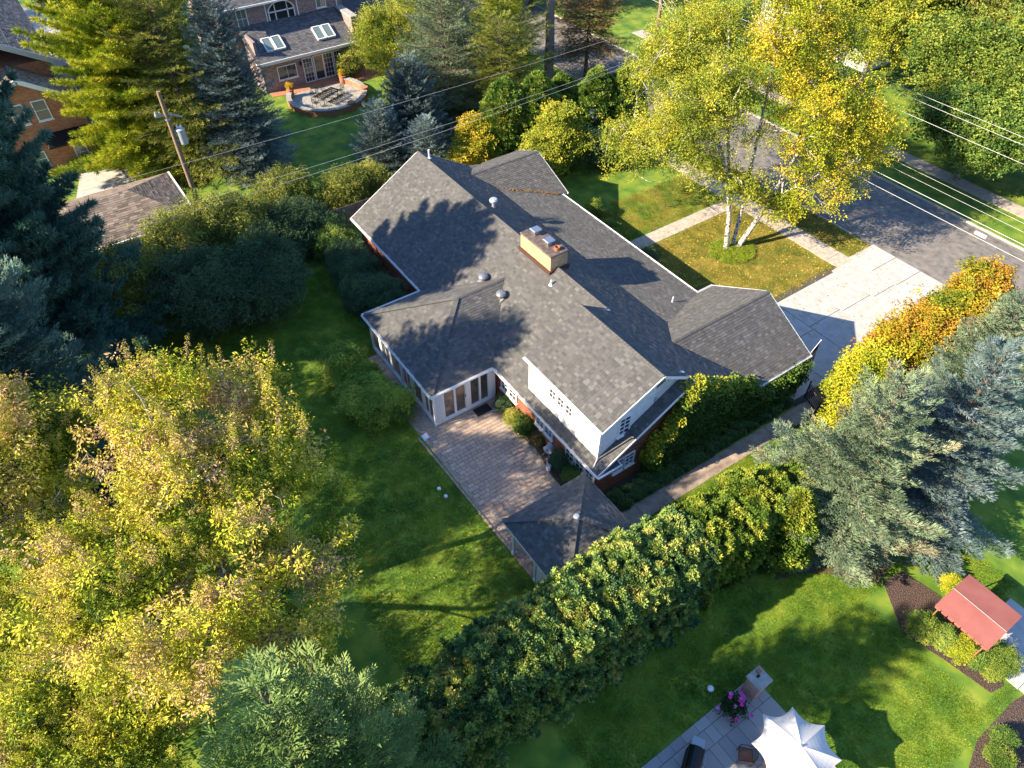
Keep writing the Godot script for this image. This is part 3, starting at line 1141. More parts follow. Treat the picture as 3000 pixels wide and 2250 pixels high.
func house() -> void:
	var h := thing("brick_house", "brick and white stucco house with a large grey shingle roof, in the middle", "house", Vector3(21, 0, -27))
	var o := h.position
	var b := MB.new()
	# brick walls
	b.span(Vector3(15.15, 0, -40.4), Vector3(15.4, 2.75, -14.75))
	b.span(Vector3(15.4, 0, -40.4), Vector3(27.9, 2.7, -40.15))
	b.span(Vector3(27.65, 0, -40.15), Vector3(27.9, 2.6, -21.0))
	b.hexa([Vector3(15.4, 0, -15.0), Vector3(25.6, 0, -15.0), Vector3(25.6, 0, -14.75), Vector3(15.4, 0, -14.75), Vector3(15.4, 2.6, -15.0), Vector3(25.6, 2.6, -15.0), Vector3(25.6, 2.6, -14.75), Vector3(15.4, 2.6, -14.75)])
	for z in [[-15.0, -14.75], [-40.4, -40.15]]:
		b.hexa([Vector3(15.4, 2.6, z[0]), Vector3(25.3, 2.6, z[0]), Vector3(25.3, 2.6, z[1]), Vector3(15.4, 2.6, z[1]), Vector3(20.2, 5.6, z[0]), Vector3(20.4, 5.6, z[0]), Vector3(20.4, 5.6, z[1]), Vector3(20.2, 5.6, z[1])])
	b.span(Vector3(25.6, 0, -14.65), Vector3(29.2, 2.55, -14.4))
	b.hexa([Vector3(29.0, 0, -21.0), Vector3(29.25, 0, -21.0), Vector3(29.25, 0, -14.4), Vector3(29.0, 0, -14.4), Vector3(29.0, 2.6, -21.0), Vector3(29.25, 2.6, -21.0), Vector3(29.25, 2.6, -14.4), Vector3(29.0, 2.6, -14.4)])
	b.hexa([Vector3(29.0, 2.6, -20.9), Vector3(29.25, 2.6, -20.9), Vector3(29.25, 2.6, -14.5), Vector3(29.0, 2.6, -14.5), Vector3(29.0, 4.4, -17.8), Vector3(29.25, 4.4, -17.8), Vector3(29.25, 4.4, -17.6), Vector3(29.0, 4.4, -17.6)])
	b.span(Vector3(27.9, 0, -21.0), Vector3(29.0, 2.55, -20.8))
	b.hexa([Vector3(28.3, 0, -40.9), Vector3(28.5, 0, -40.9), Vector3(28.5, 0, -35.2), Vector3(28.3, 0, -35.2), Vector3(28.3, 2.6, -40.9), Vector3(28.5, 2.6, -40.9), Vector3(28.5, 2.6, -35.2), Vector3(28.3, 2.6, -35.2)])
	b.span(Vector3(27.9, 0, -35.35), Vector3(28.3, 2.55, -35.2))
	b.hexa([Vector3(28.3, 2.6, -40.9), Vector3(28.5, 2.6, -40.9), Vector3(28.5, 2.6, -35.3), Vector3(28.3, 2.6, -35.3), Vector3(28.3, 4.0, -38.7), Vector3(28.5, 4.0, -38.7), Vector3(28.5, 4.0, -38.5), Vector3(28.3, 4.0, -38.5)])
	part(h, "brick_wall", b, M.brick, o)
	b = MB.new()
	b.span(Vector3(15.5, 0.02, -40), Vector3(27.5, 0.1, -15.1))
	part(h, "floor", b, M.timber, o)
	# upper storey of white stucco
	b = MB.new()
	b.hexa([Vector3(15.25, 2.4, -20.6), Vector3(15.4, 2.4, -20.6), Vector3(15.4, 2.4, -14.95), Vector3(15.25, 2.4, -14.95), Vector3(15.25, 5.22, -20.6), Vector3(15.4, 5.28, -20.6), Vector3(15.4, 5.28, -14.95), Vector3(15.25, 5.22, -14.95)])
	for z in [[-15.1, -14.953], [-20.6, -20.45]]:
		b.hexa([Vector3(15.4, 2.4, z[0]), Vector3(20.3, 5.7, z[0]), Vector3(20.3, 5.7, z[1]), Vector3(15.4, 2.4, z[1]), Vector3(15.4, 5.3, z[0]), Vector3(18.48, 6.83, z[0]), Vector3(18.48, 6.83, z[1]), Vector3(15.4, 5.3, z[1])])
		b.hexa([Vector3(18.48, 4.6, z[0]), Vector3(20.3, 5.66, z[0]), Vector3(20.3, 5.66, z[1]), Vector3(18.48, 4.6, z[1]), Vector3(18.48, 6.83, z[0]), Vector3(20.32, 5.84, z[0]), Vector3(20.32, 5.84, z[1]), Vector3(18.48, 6.83, z[1])])
	part(h, "stucco_wall", b, M.stucco, o)
	house_roof(h)
	chimney(h)
	sunroom(h)
	# windows
	for z in [-18.5, -17.85, -17.2]:
		make_window(h, Vector3(15.25, 4.4, z), Vector3.LEFT, 0.56, 1.0, 2, 3, M.white, M.glass, false)
	make_window(h, Vector3(16.72, 4.4, -14.95), Vector3.BACK, 0.74, 1.25, 2, 4, M.white, M.glass, true)
	for z in [-22.6, -21.8]:
		make_window(h, Vector3(15.15, 1.55, z), Vector3.LEFT, 0.72, 1.1, 2, 3, M.white, M.glass, true)
	for z in [-19.3, -18.55]:
		make_window(h, Vector3(15.15, 1.6, z), Vector3.LEFT, 0.72, 1.0, 2, 3, M.white, M.glass, true)
	for z in [-16.75, -15.95, -15.2]:
		make_window(h, Vector3(15.15, 1.55, z), Vector3.LEFT, 0.72, 1.1, 2, 3, M.white, M.glass, true)
	for x in [16.55, 17.25]:
		make_window(h, Vector3(x, 1.65, -14.75), Vector3.BACK, 0.66, 0.95, 2, 3, M.white, M.glass, true)
	# garage door facing the driveway and a front door
	b = MB.new()
	for i in 4:
		b.box(Vector3(29.27, 0.3 + i * 0.55, -17.7), Vector3(0.06, 0.53, 4.8))
	part(h, "garage_door", b, M.white, o)
	b = MB.new()
	b.box(Vector3(27.93, 1.05, -29.8), Vector3(0.08, 2.1, 1.0))
	part(h, "front_door", b, M.timber, o)
	# gutters and downpipes
	for g in [[Vector3(14.70, 2.55, -40.7), Vector3(14.70, 2.55, -31.15)], [Vector3(14.70, 2.55, -23.12), Vector3(14.70, 2.55, -14.3)], [Vector3(10.8, 2.55, -31.15), Vector3(10.8, 2.55, -23.12)], [Vector3(10.8, 2.55, -23.13), Vector3(14.7, 2.55, -23.13)], [Vector3(10.8, 2.55, -31.17), Vector3(14.7, 2.55, -31.17)], [Vector3(15.0, 5.16, -20.7), Vector3(15.0, 5.16, -14.62)], [Vector3(28.46, 2.55, -34.9), Vector3(28.46, 2.55, -21.5)], [Vector3(25.3, 2.55, -13.95), Vector3(29.75, 2.55, -13.95)], [Vector3(28.46, 2.55, -21.5), Vector3(29.75, 2.55, -21.5)]]:
		b = MB.new()
		var d: Vector3 = (g[1] - g[0]).normalized()
		var s := d.cross(Vector3.UP) * 0.055
		b.bar(g[0], g[1], 0.012, 0.1)
		b.bar(g[0] + s + Vector3(0, 0.01, 0), g[1] + s + Vector3(0, 0.01, 0), 0.012, 0.12)
		b.bar(g[0] - s + Vector3(0, 0.01, 0), g[1] - s + Vector3(0, 0.01, 0), 0.012, 0.12)
		b.bar(g[0] - Vector3(0, 0.045, 0), g[1] - Vector3(0, 0.045, 0), 0.11, 0.012)
		part(h, "gutter", b, M.white, o)
	for p in [[Vector3(15.0, 5.1, -14.8), Vector3(15.17, 4.85, -14.87), Vector3(15.17, 3.0, -14.87), Vector3(14.85, 2.62, -14.75), Vector3(14.85, 2.5, -14.72), Vector3(15.08, 2.2, -14.8), Vector3(15.08, 0.1, -14.8)], [Vector3(10.95, 2.5, -23.2), Vector3(10.97, 0.12, -23.25)]]:
		b = MB.new()
		var rr := []
		for q in p:
			rr.append(0.04)
		b.tube(p, rr, 8)
		part(h, "downpipe", b, M.white, o)
	# eave return at the near corner: a small shelf of roof with a white gutter
	b = MB.new()
	shingle_plane(b, v2([14.75, -14.3, 16.1, -14.75, 16.1, -14.2, 14.75, -14.2]), 2.6 - 0.25 * 14.2, 0.0, -0.25, SLATE, 71)
	b.quad(Vector3(14.75, 2.72, -14.75), Vector3(16.1, 2.72, -14.75), Vector3(16.1, 2.58, -14.2), Vector3(14.75, 2.58, -14.2))
	part(h, "eave_return", b, M.shingle, o)
	b = MB.new()
	b.bar(Vector3(14.72, 2.56, -14.16), Vector3(16.14, 2.56, -14.16), 0.08, 0.1)
	b.bar(Vector3(16.14, 2.56, -14.12), Vector3(16.14, 2.62, -14.75), 0.06, 0.1)
	b.bar(Vector3(14.72, 2.52, -14.2), Vector3(14.72, 2.56, -14.75), 0.06, 0.1)
	part(h, "return_trim", b, M.white, o)
	b = MB.new()
	for q in [[Vector3(14.72, 2.5, -14.27), Vector3(20.3, 5.74, -14.27)], [Vector3(20.3, 5.74, -14.27), Vector3(25.4, 2.69, -14.27)], [Vector3(14.72, 2.5, -40.74), Vector3(20.3, 5.74, -40.74)], [Vector3(20.3, 5.74, -40.74), Vector3(24.2, 3.43, -40.74)], [Vector3(15.02, 5.14, -14.62), Vector3(18.48, 6.83, -14.62)], [Vector3(18.48, 6.83, -14.62), Vector3(20.3, 5.76, -14.62)], [Vector3(29.72, 2.52, -21.5), Vector3(29.72, 4.58, -17.7)], [Vector3(29.72, 4.58, -17.7), Vector3(29.72, 2.52, -13.95)], [Vector3(28.92, 2.52, -34.85), Vector3(28.92, 4.08, -38.6)], [Vector3(28.92, 4.08, -38.6), Vector3(28.92, 3.08, -41.0)]]:
		b.bar(q[0], q[1], 0.035, 0.14)
	part(h, "barge_board", b, M.white, o)
	b = MB.new()
	b.box(Vector3(20.3, 5.45, -14.73), Vector3(0.5, 0.35, 0.05))
	for i in 4:
		b.box(Vector3(20.3, 5.32 + i * 0.08, -14.70), Vector3(0.42, 0.03, 0.05))
	part(h, "gable_vent", b, M.white, o)


func house_roof(h: Node3D) -> void:
	var o := h.position
	var st := MB.new()
	var deck := MB.new()
	var singles := []
	var none := Rect2()
	var k1 := 3.22 / 5.55
	var k2 := 0.593
	var k3 := 0.907 / 4.2
	var planes := [
		[v2([14.75, -40.7, 20.3, -40.7, 20.3, -27.15, 18.15, -27.15, 14.75, -31.1]), 2.6 - k1 * 14.75, k1, 0.0, 1],
		[v2([20.3, -27.15, 20.3, -20.75, 14.75, -20.75, 14.75, -23.2, 18.15, -27.15]), 2.6 - k1 * 14.75, k1, 0.0, 1],
		[v2([14.75, -20.75, 15.4, -20.75, 15.4, -14.95, 14.75, -14.95]), 2.6 - k1 * 14.75, k1, 0.0, 1],
		[v2([14.75, -14.95, 20.3, -14.95, 20.3, -14.3, 14.75, -14.3]), 2.6 - k1 * 14.75, k1, 0.0, 1],
		[v2([20.3, -40.7, 24.2, -40.7, 24.2, -40.13, 23.15, -38.6, 20.3, -38.6]), 5.82 + k2 * 20.3, -k2, 0.0, 2],
		[v2([20.3, -38.6, 23.15, -38.6, 24.2, -37.07, 24.2, -19.78, 22.34, -17.7, 20.3, -17.7]), 5.82 + k2 * 20.3, -k2, 0.0, 2],
		[v2([20.3, -17.7, 22.34, -17.7, 25.38, -14.3, 20.3, -14.3]), 5.82 + k2 * 20.3, -k2, 0.0, 2],
		[v2([24.2, -40.7, 25.3, -40.7, 24.2, -40.13]), 3.507 + k3 * 24.2, -k3, 0.0, 3],
		[v2([24.2, -37.07, 28.4, -34.9, 28.4, -21.43, 24.2, -19.78]), 3.507 + k3 * 24.2, -k3, 0.0, 3],
		[v2([23.15, -38.6, 24.2, -37.07, 28.4, -34.95, 28.9, -34.95, 28.9, -38.6]), 4.15 - 0.42 * 38.6, 0.0, -0.42, 4],
		[v2([23.15, -38.6, 24.2, -40.13, 25.3, -40.7, 25.6, -41.0, 28.9, -41.0, 28.9, -38.6]), 4.15 + 0.42 * 38.6, 0.0, 0.42, 5],
		[v2([22.34, -17.7, 24.2, -19.78, 28.4, -21.43, 29.7, -21.43, 29.7, -17.7]), 4.65 + 0.55 * 17.7, 0.0, 0.55, 6],
		[v2([22.34, -17.7, 29.7, -17.7, 29.7, -14.0, 25.68, -14.0]), 4.65 - 0.55 * 17.7, 0.0, -0.55, 7],
		[v2([15.05, -20.7, 18.48, -20.7, 18.48, -14.65, 15.05, -14.65]), 5.22 - 0.4927 * 15.05, 0.4927, 0.0, 8],
		[v2([18.48, -20.7, 20.32, -20.7, 20.32, -14.65, 18.48, -14.65]), 6.91 + 0.599 * 18.48, -0.599, 0.0, 9],
		[v2([10.85, -31.1, 15.0, -27.15, 10.85, -23.2]), 2.6 - 2.0 / 4.15 * 10.85, 2.0 / 4.15, 0.0, 10],
		[v2([15.0, -27.15, 18.15, -27.15, 14.75, -23.2, 10.85, -23.2]), 4.6 - 2.0 / 3.95 * 27.15, 0.0, -2.0 / 3.95, 11],
		[v2([15.0, -27.15, 18.15, -27.15, 14.75, -31.1, 10.85, -31.1]), 4.6 + 2.0 / 3.95 * 27.15, 0.0, 2.0 / 3.95, 12],
	]
	for p in planes:
		var near := Rect2(15.0, -17.5, 2.9, 2.7) if p[4] == 8 else none
		shingle_plane(st, p[0], p[1], p[2], p[3], SLATE, p[4], singles, near)
		plane_sheet(deck, p[0], p[1], p[2], p[3], -0.02)
	var roof := part(h, "roof", deck, M.deck, o)
	var shingles := part(roof, "shingles_beyond", st, M.shingle, o)
	shingles.set_meta("kind", "stuff")
	# tabs near the camera, one by one
	var kinds := []
	for c in SLATE:
		var b := MB.new()
		b.col = c
		b.quad(Vector3(-0.5, 0.2, 1), Vector3(0.5, 0.2, 1), Vector3(0.5, 1, 0), Vector3(-0.5, 1, 0))
		b.quad(Vector3(-0.5, 1, 0), Vector3(0.5, 1, 0), Vector3(0.5, -0.1, 0), Vector3(-0.5, -0.1, 0))
		for s in [-0.5, 0.5]:
			b.tri(Vector3(s, 1, 0), Vector3(s, 0.2, 1), Vector3(s, -0.1, 0))
		kinds.append(b.mesh(M.shingle))
	var n := 0
	for s in singles:
		var t := Transform3D(Basis(s[1] * s[4], s[3] * s[5], s[2]), s[0] - o)
		if n < 296:
			part_mesh(roof, "shingle", kinds[s[6]], t)
		n += 1
	if n > 296:
		print("too many single shingles ", n)
	# ridge caps
	var caps := MB.new()
	var dn := func(x: float, y: float, z: float) -> Vector3: return Vector3(x, y, z).normalized()
	var L: Vector3 = dn.call(-1, -k1, 0)
	var R: Vector3 = dn.call(1, -k2, 0)
	cap_row(caps, Vector3(20.3, 5.84, -27.9), Vector3(20.3, 5.84, -40.7), L, R, SLATE, 31)
	cap_row(caps, Vector3(20.3, 5.84, -20.7), Vector3(20.3, 5.84, -25.0), L, R, SLATE, 32)
	cap_row(caps, Vector3(20.3, 5.84, -14.3), Vector3(20.3, 5.84, -14.75), L, R, SLATE, 33)
	cap_row(caps, Vector3(18.48, 6.93, -14.65), Vector3(18.48, 6.93, -20.7), dn.call(-1, -0.49, 0), dn.call(1, -0.6, 0), SLATE, 34)
	cap_row(caps, Vector3(28.9, 4.17, -38.6), Vector3(23.2, 4.17, -38.6), dn.call(0, -0.42, 1), dn.call(0, -0.42, -1), SLATE, 35)
	cap_row(caps, Vector3(29.7, 4.67, -17.7), Vector3(22.4, 4.67, -17.7), dn.call(0, -0.55, 1), dn.call(0, -0.55, -1), SLATE, 36)
	cap_row(caps, Vector3(15.0, 4.62, -27.15), Vector3(18.2, 4.62, -27.15), dn.call(0, -0.506, 1), dn.call(0, -0.506, -1), SLATE, 37)
	cap_row(caps, Vector3(10.9, 2.65, -23.25), Vector3(15.0, 4.62, -27.15), dn.call(-0.7, 0.0, -0.72), dn.call(0.7, 0, 0.72), SLATE, 38)
	cap_row(caps, Vector3(10.9, 2.65, -31.05), Vector3(15.0, 4.62, -27.15), dn.call(-0.7, 0.0, 0.72), dn.call(0.7, 0, -0.72), SLATE, 39)
	part(roof, "ridge_caps", caps, M.shingle, o).set_meta("kind", "stuff")
	# soffits
	var sof := MB.new()
	for p in planes:
		plane_sheet(sof, p[0], p[1], p[2], p[3], -0.11)
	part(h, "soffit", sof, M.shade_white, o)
	# plumbing stacks, mushroom vents
	var up := Vector3(0, 1, 0)
	for q in [[Vector3(17.39, 4.18, -28.15)], [Vector3(17.36, 4.18, -26.25)]]:
		var b := MB.new()
		var base: Vector3 = q[0]
		var tilt := Basis(Vector3.BACK, atan(k1))
		b.box(base + Vector3(0, 0.01, 0), Vector3(0.62, 0.02, 0.5), tilt)
		b.lathe(base, [Vector2(0.15, -0.1), Vector2(0.15, 0.2), Vector2(0.29, 0.2), Vector2(0.30, 0.27), Vector2(0.24, 0.37), Vector2(0.12, 0.43), Vector2(0.0, 0.44)], 18)
		part(h, "roof_vent", b, M.grey_metal, o)
	for q in [[Vector3(20.55, 5.75, -39.6), 0.6, 0.06], [Vector3(19.44, 5.35, -24.4), 0.3, 0.055], [Vector3(26.1, 3.05, -21.3), 0.42, 0.04]]:
		var b := MB.new()
		b.lathe(q[0], [Vector2(q[2] * 2.4, -0.03), Vector2(q[2] * 1.1, 0.08), Vector2(q[2], 0.08), Vector2(q[2], q[1]), Vector2(q[2] * 0.7, q[1]), Vector2(0, q[1] - 0.1)], 12)
		part(h, "vent_pipe", b, M.white, o)
	var b := MB.new()
	b.lathe(Vector3(21.1, 5.35, -32.6), [Vector2(0.12, -0.1), Vector2(0.12, 0.45), Vector2(0.26, 0.45), Vector2(0.27, 0.56), Vector2(0.2, 0.64), Vector2(0, 0.66)], 16)
	part(h, "flue_cap", b, M.galv, o)


func chimney(h: Node3D) -> void:
	var o := h.position
	var b := MB.new()
	b.span(Vector3(19.82, 4.9, -27.85), Vector3(21.0, 6.62, -25.0))
	var ch := part(h, "chimney", b, M.chimney_brick, o)
	b = MB.new()
	b.bevel(Vector3(20.41, 6.66, -26.42), Vector3(1.26, 0.09, 2.93), 0.03)
	part(ch, "chimney_cap", b, M.dark_cap, o)
	b = MB.new()
	b.span(Vector3(19.72, 5.35, -27.95), Vector3(19.815, 5.72, -24.92))
	b.span(Vector3(19.82, 5.5, -24.995), Vector3(21.1, 5.78, -24.9))
	part(ch, "flashing", b, M.flashing, o)
	for z in [-27.25, -26.0]:
		b = MB.new()
		b.span(Vector3(20.25, 6.7, z - 0.17), Vector3(20.59, 6.86, z + 0.17))
		for q in [[-1, -1], [1, -1], [1, 1], [-1, 1]]:
			b.box(Vector3(20.42 + q[0] * 0.16, 6.91, z + q[1] * 0.16), Vector3(0.02, 0.14, 0.02))
		b.bevel(Vector3(20.42, 7.0, z), Vector3(0.52, 0.06, 0.52), 0.03)
		part(ch, "flue_cowl", b, M.steel, o)
	b = MB.new()
	b.lathe(Vector3(20.5, 6.7, -25.35), [Vector2(0.17, 0), Vector2(0.17, 0.2), Vector2(0.13, 0.2), Vector2(0.13, 0.02), Vector2(0, 0.02)], 14)
	part(ch, "clay_flue", b, M.terracotta, o)


func sunroom(h: Node3D) -> void:
	var o := h.position
	var b := MB.new()
	b.span(Vector3(11.05, 0, -30.9), Vector3(15.1, 0.12, -23.4))
	part(h, "sunroom_floor", b, M.timber, o)
	b = MB.new()
	b.span(Vector3(11.05, 0.12, -30.95), Vector3(15.15, 2.6, -30.8))
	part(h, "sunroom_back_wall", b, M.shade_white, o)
	# posts and rails of the glazed sides
	b = MB.new()
	var zs := [-30.85, -29.6, -28.35, -27.1, -25.85, -24.6, -23.4]
	for z in zs:
		b.span(Vector3(11.02, 0.1, z - 0.07), Vector3(11.16, 2.5, z + 0.07))
	b.span(Vector3(11.01, 2.38, -30.9), Vector3(11.17, 2.6, -23.3))
	b.span(Vector3(11.01, 0.0, -30.9), Vector3(11.17, 0.16, -23.3))
	b.span(Vector3(11.17, 2.36, -23.46), Vector3(14.9, 2.6, -23.31))
	b.span(Vector3(11.17, 0.0, -23.46), Vector3(14.9, 0.14, -23.31))
	for x in [[11.17, 11.62], [13.05, 13.3], [14.55, 14.95]]:
		b.span(Vector3(x[0], 0.14, -23.47), Vector3(x[1], 2.36, -23.32))
	for x in [11.28, 11.4, 11.52, 14.65, 14.78]:
		b.span(Vector3(x - 0.035, 0.14, -23.32), Vector3(x + 0.035, 2.36, -23.295))
	part(h, "sunroom_frame", b, M.white, o)
	for i in 6:
		var zc: float = (zs[i] + zs[i + 1]) * 0.5
		make_window(h, Vector3(11.1, 1.3, zc), Vector3.LEFT, 1.08, 2.15, 2 if i % 2 else 1, 1, M.white, M.pane, false, "", "sunroom_window", 0.05, 0.05)
	for q in [[11.62, 12.35, 0], [12.35, 13.05, 0], [13.3, 13.95, 0], [13.95, 14.55, 0]]:
		var d := make_window(h, Vector3((q[0] + q[1]) * 0.5, 1.25, -23.42), Vector3.BACK, q[1] - q[0], 2.2, 1, 1, M.white, M.pane, false, "", "sliding_door", 0.06)
		if q[0] == 12.35:
			var hb := MB.new()
			hb.bar(Vector3(0.29, -0.1, 0.1), Vector3(0.29, 0.12, 0.1), 0.03, 0.03)
			part(d, "handle", hb, M.iron)
	# inside: rattan sofa and a low table, seen through the glass
	b = MB.new()
	b.bevel(Vector3(14.2, 0.3, -26.5), Vector3(0.8, 0.35, 1.9), 0.05)
	b.bevel(Vector3(14.6, 0.65, -26.5), Vector3(0.2, 0.5, 1.9), 0.05)
	tag(part(self, "rattan_sofa", b, M.timber), "brown sofa seen through the glass of the sunroom", "sofa")
	b = MB.new()
	b.bevel(Vector3(12.8, 0.42, -26.4), Vector3(0.6, 0.05, 1.0), 0.01)
	for q in [[-1, -1], [1, -1], [1, 1], [-1, 1]]:
		b.box(Vector3(12.8 + q[0] * 0.25, 0.26, -26.4 + q[1] * 0.43), Vector3(0.05, 0.28, 0.05))
	tag(part(self, "coffee_table", b, M.timber), "low wooden table on the sunroom floor behind the glass", "table")
	b = MB.new()
	b.bevel(Vector3(13.75, 0.06, -22.85), Vector3(0.95, 0.03, 0.6), 0.008)
	tag(part(self, "door_mat", b, M.rubber), "black door mat on the pavers before the sunroom doors", "mat")
	b = MB.new()
	b.hexa([Vector3(9.95, 0.02, -23.15), Vector3(10.3, 0.02, -23.15), Vector3(10.3, 0.02, -22.75), Vector3(9.95, 0.02, -22.75), Vector3(10.0, 0.1, -23.1), Vector3(10.3, 0.14, -23.15), Vector3(10.3, 0.14, -22.75), Vector3(10.0, 0.1, -22.8)])
	tag(part(self, "splash_block", b, M.white), "white splash block at the patio corner by the bush", "splash block")


func garden_shed() -> void:
	# small pavilion with a hipped shingle roof at the end of the patio
	var h := thing("garden_pavilion", "small white open pavilion with a dark hipped shingle roof beside the hedge", "pavilion", Vector3(12, 0, -12.4))
	var o := h.position
	var st := MB.new()
	var deck := MB.new()
	var sof := MB.new()
	var ap := Vector3(12.05, 3.72, -12.55)
	var x0 := 9.72
	var x1 := 14.4
	var z0 := -14.85
	var z1 := -10.25
	var e := 2.5
	var corners := [Vector2(x0, z0), Vector2(x1, z0), Vector2(x1, z1), Vector2(x0, z1)]
	var k := 0
	for q in [[0, 1, 0.0, (ap.y - e) / (ap.z - z0)], [1, 2, -(ap.y - e) / (x1 - ap.x), 0.0], [2, 3, 0.0, -(ap.y - e) / (z1 - ap.z)], [3, 0, (ap.y - e) / (ap.x - x0), 0.0]]:
		var a: float = ap.y - q[2] * ap.x - q[3] * ap.z
		var f := [corners[q[0]], corners[q[1]], Vector2(ap.x, ap.z)]
		shingle_plane(st, f, a, q[2], q[3], SLATE, 50 + k)
		plane_sheet(deck, f, a, q[2], q[3], -0.02)
		plane_sheet(sof, f, a, q[2], q[3], -0.1)
		k += 1
	var roof := part(h, "roof", deck, M.deck, o)
	part(roof, "shingles", st, M.shingle, o).set_meta("kind", "stuff")
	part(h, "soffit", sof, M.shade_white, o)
	var caps := MB.new()
	for i in 4:
		var c := Vector3(corners[i].x, e + 0.03, corners[i].y)
		var d := (ap - c)
		var s := Vector3(-d.z, 0, d.x).normalized()
		cap_row(caps, c, ap + Vector3(0, 0.03, 0), s, -s, SLATE, 60 + i)
	part(roof, "ridge_caps", caps, M.shingle, o).set_meta("kind", "stuff")
	var b := MB.new()
	b.lathe(ap, [Vector2(0.14, -0.06), Vector2(0.14, 0.06), Vector2(0.1, 0.1), Vector2(0, 0.11)], 14)
	part(roof, "finial_cap", b, M.galv, o)
	b = MB.new()
	for q in [[0, 1], [1, 2], [2, 3], [3, 0]]:
		b.bar(Vector3(corners[q[0]].x, e - 0.06, corners[q[0]].y), Vector3(corners[q[1]].x, e - 0.06, corners[q[1]].y), 0.03, 0.13)
	part(h, "fascia", b, M.white, o)
	for q in [[10.05, -14.4], [10.05, -12.7], [14.1, -14.5], [14.1, -10.6], [10.05, -10.6]]:
		b = MB.new()
		b.box(Vector3(q[0], 1.22, q[1]), Vector3(0.13, 2.44, 0.13))
		b.box(Vector3(q[0], 0.1, q[1]), Vector3(0.19, 0.2, 0.19))
		part(h, "post", b, M.white, o)
	b = MB.new()
	b.span(Vector3(10.02, 0.0, -12.6), Vector3(10.12, 2.42, -10.6))
	b.span(Vector3(10.12, 0.0, -10.7), Vector3(14.1, 2.42, -10.6))
	part(h, "wall_panel", b, M.white, o)
	b = MB.new()
	for z in [-12.2, -11.8, -11.4, -11.0]:
		b.box(Vector3(10.01, 1.2, z), Vector3(0.03, 2.3, 0.04))
	part(h, "batten", b, M.white, o)


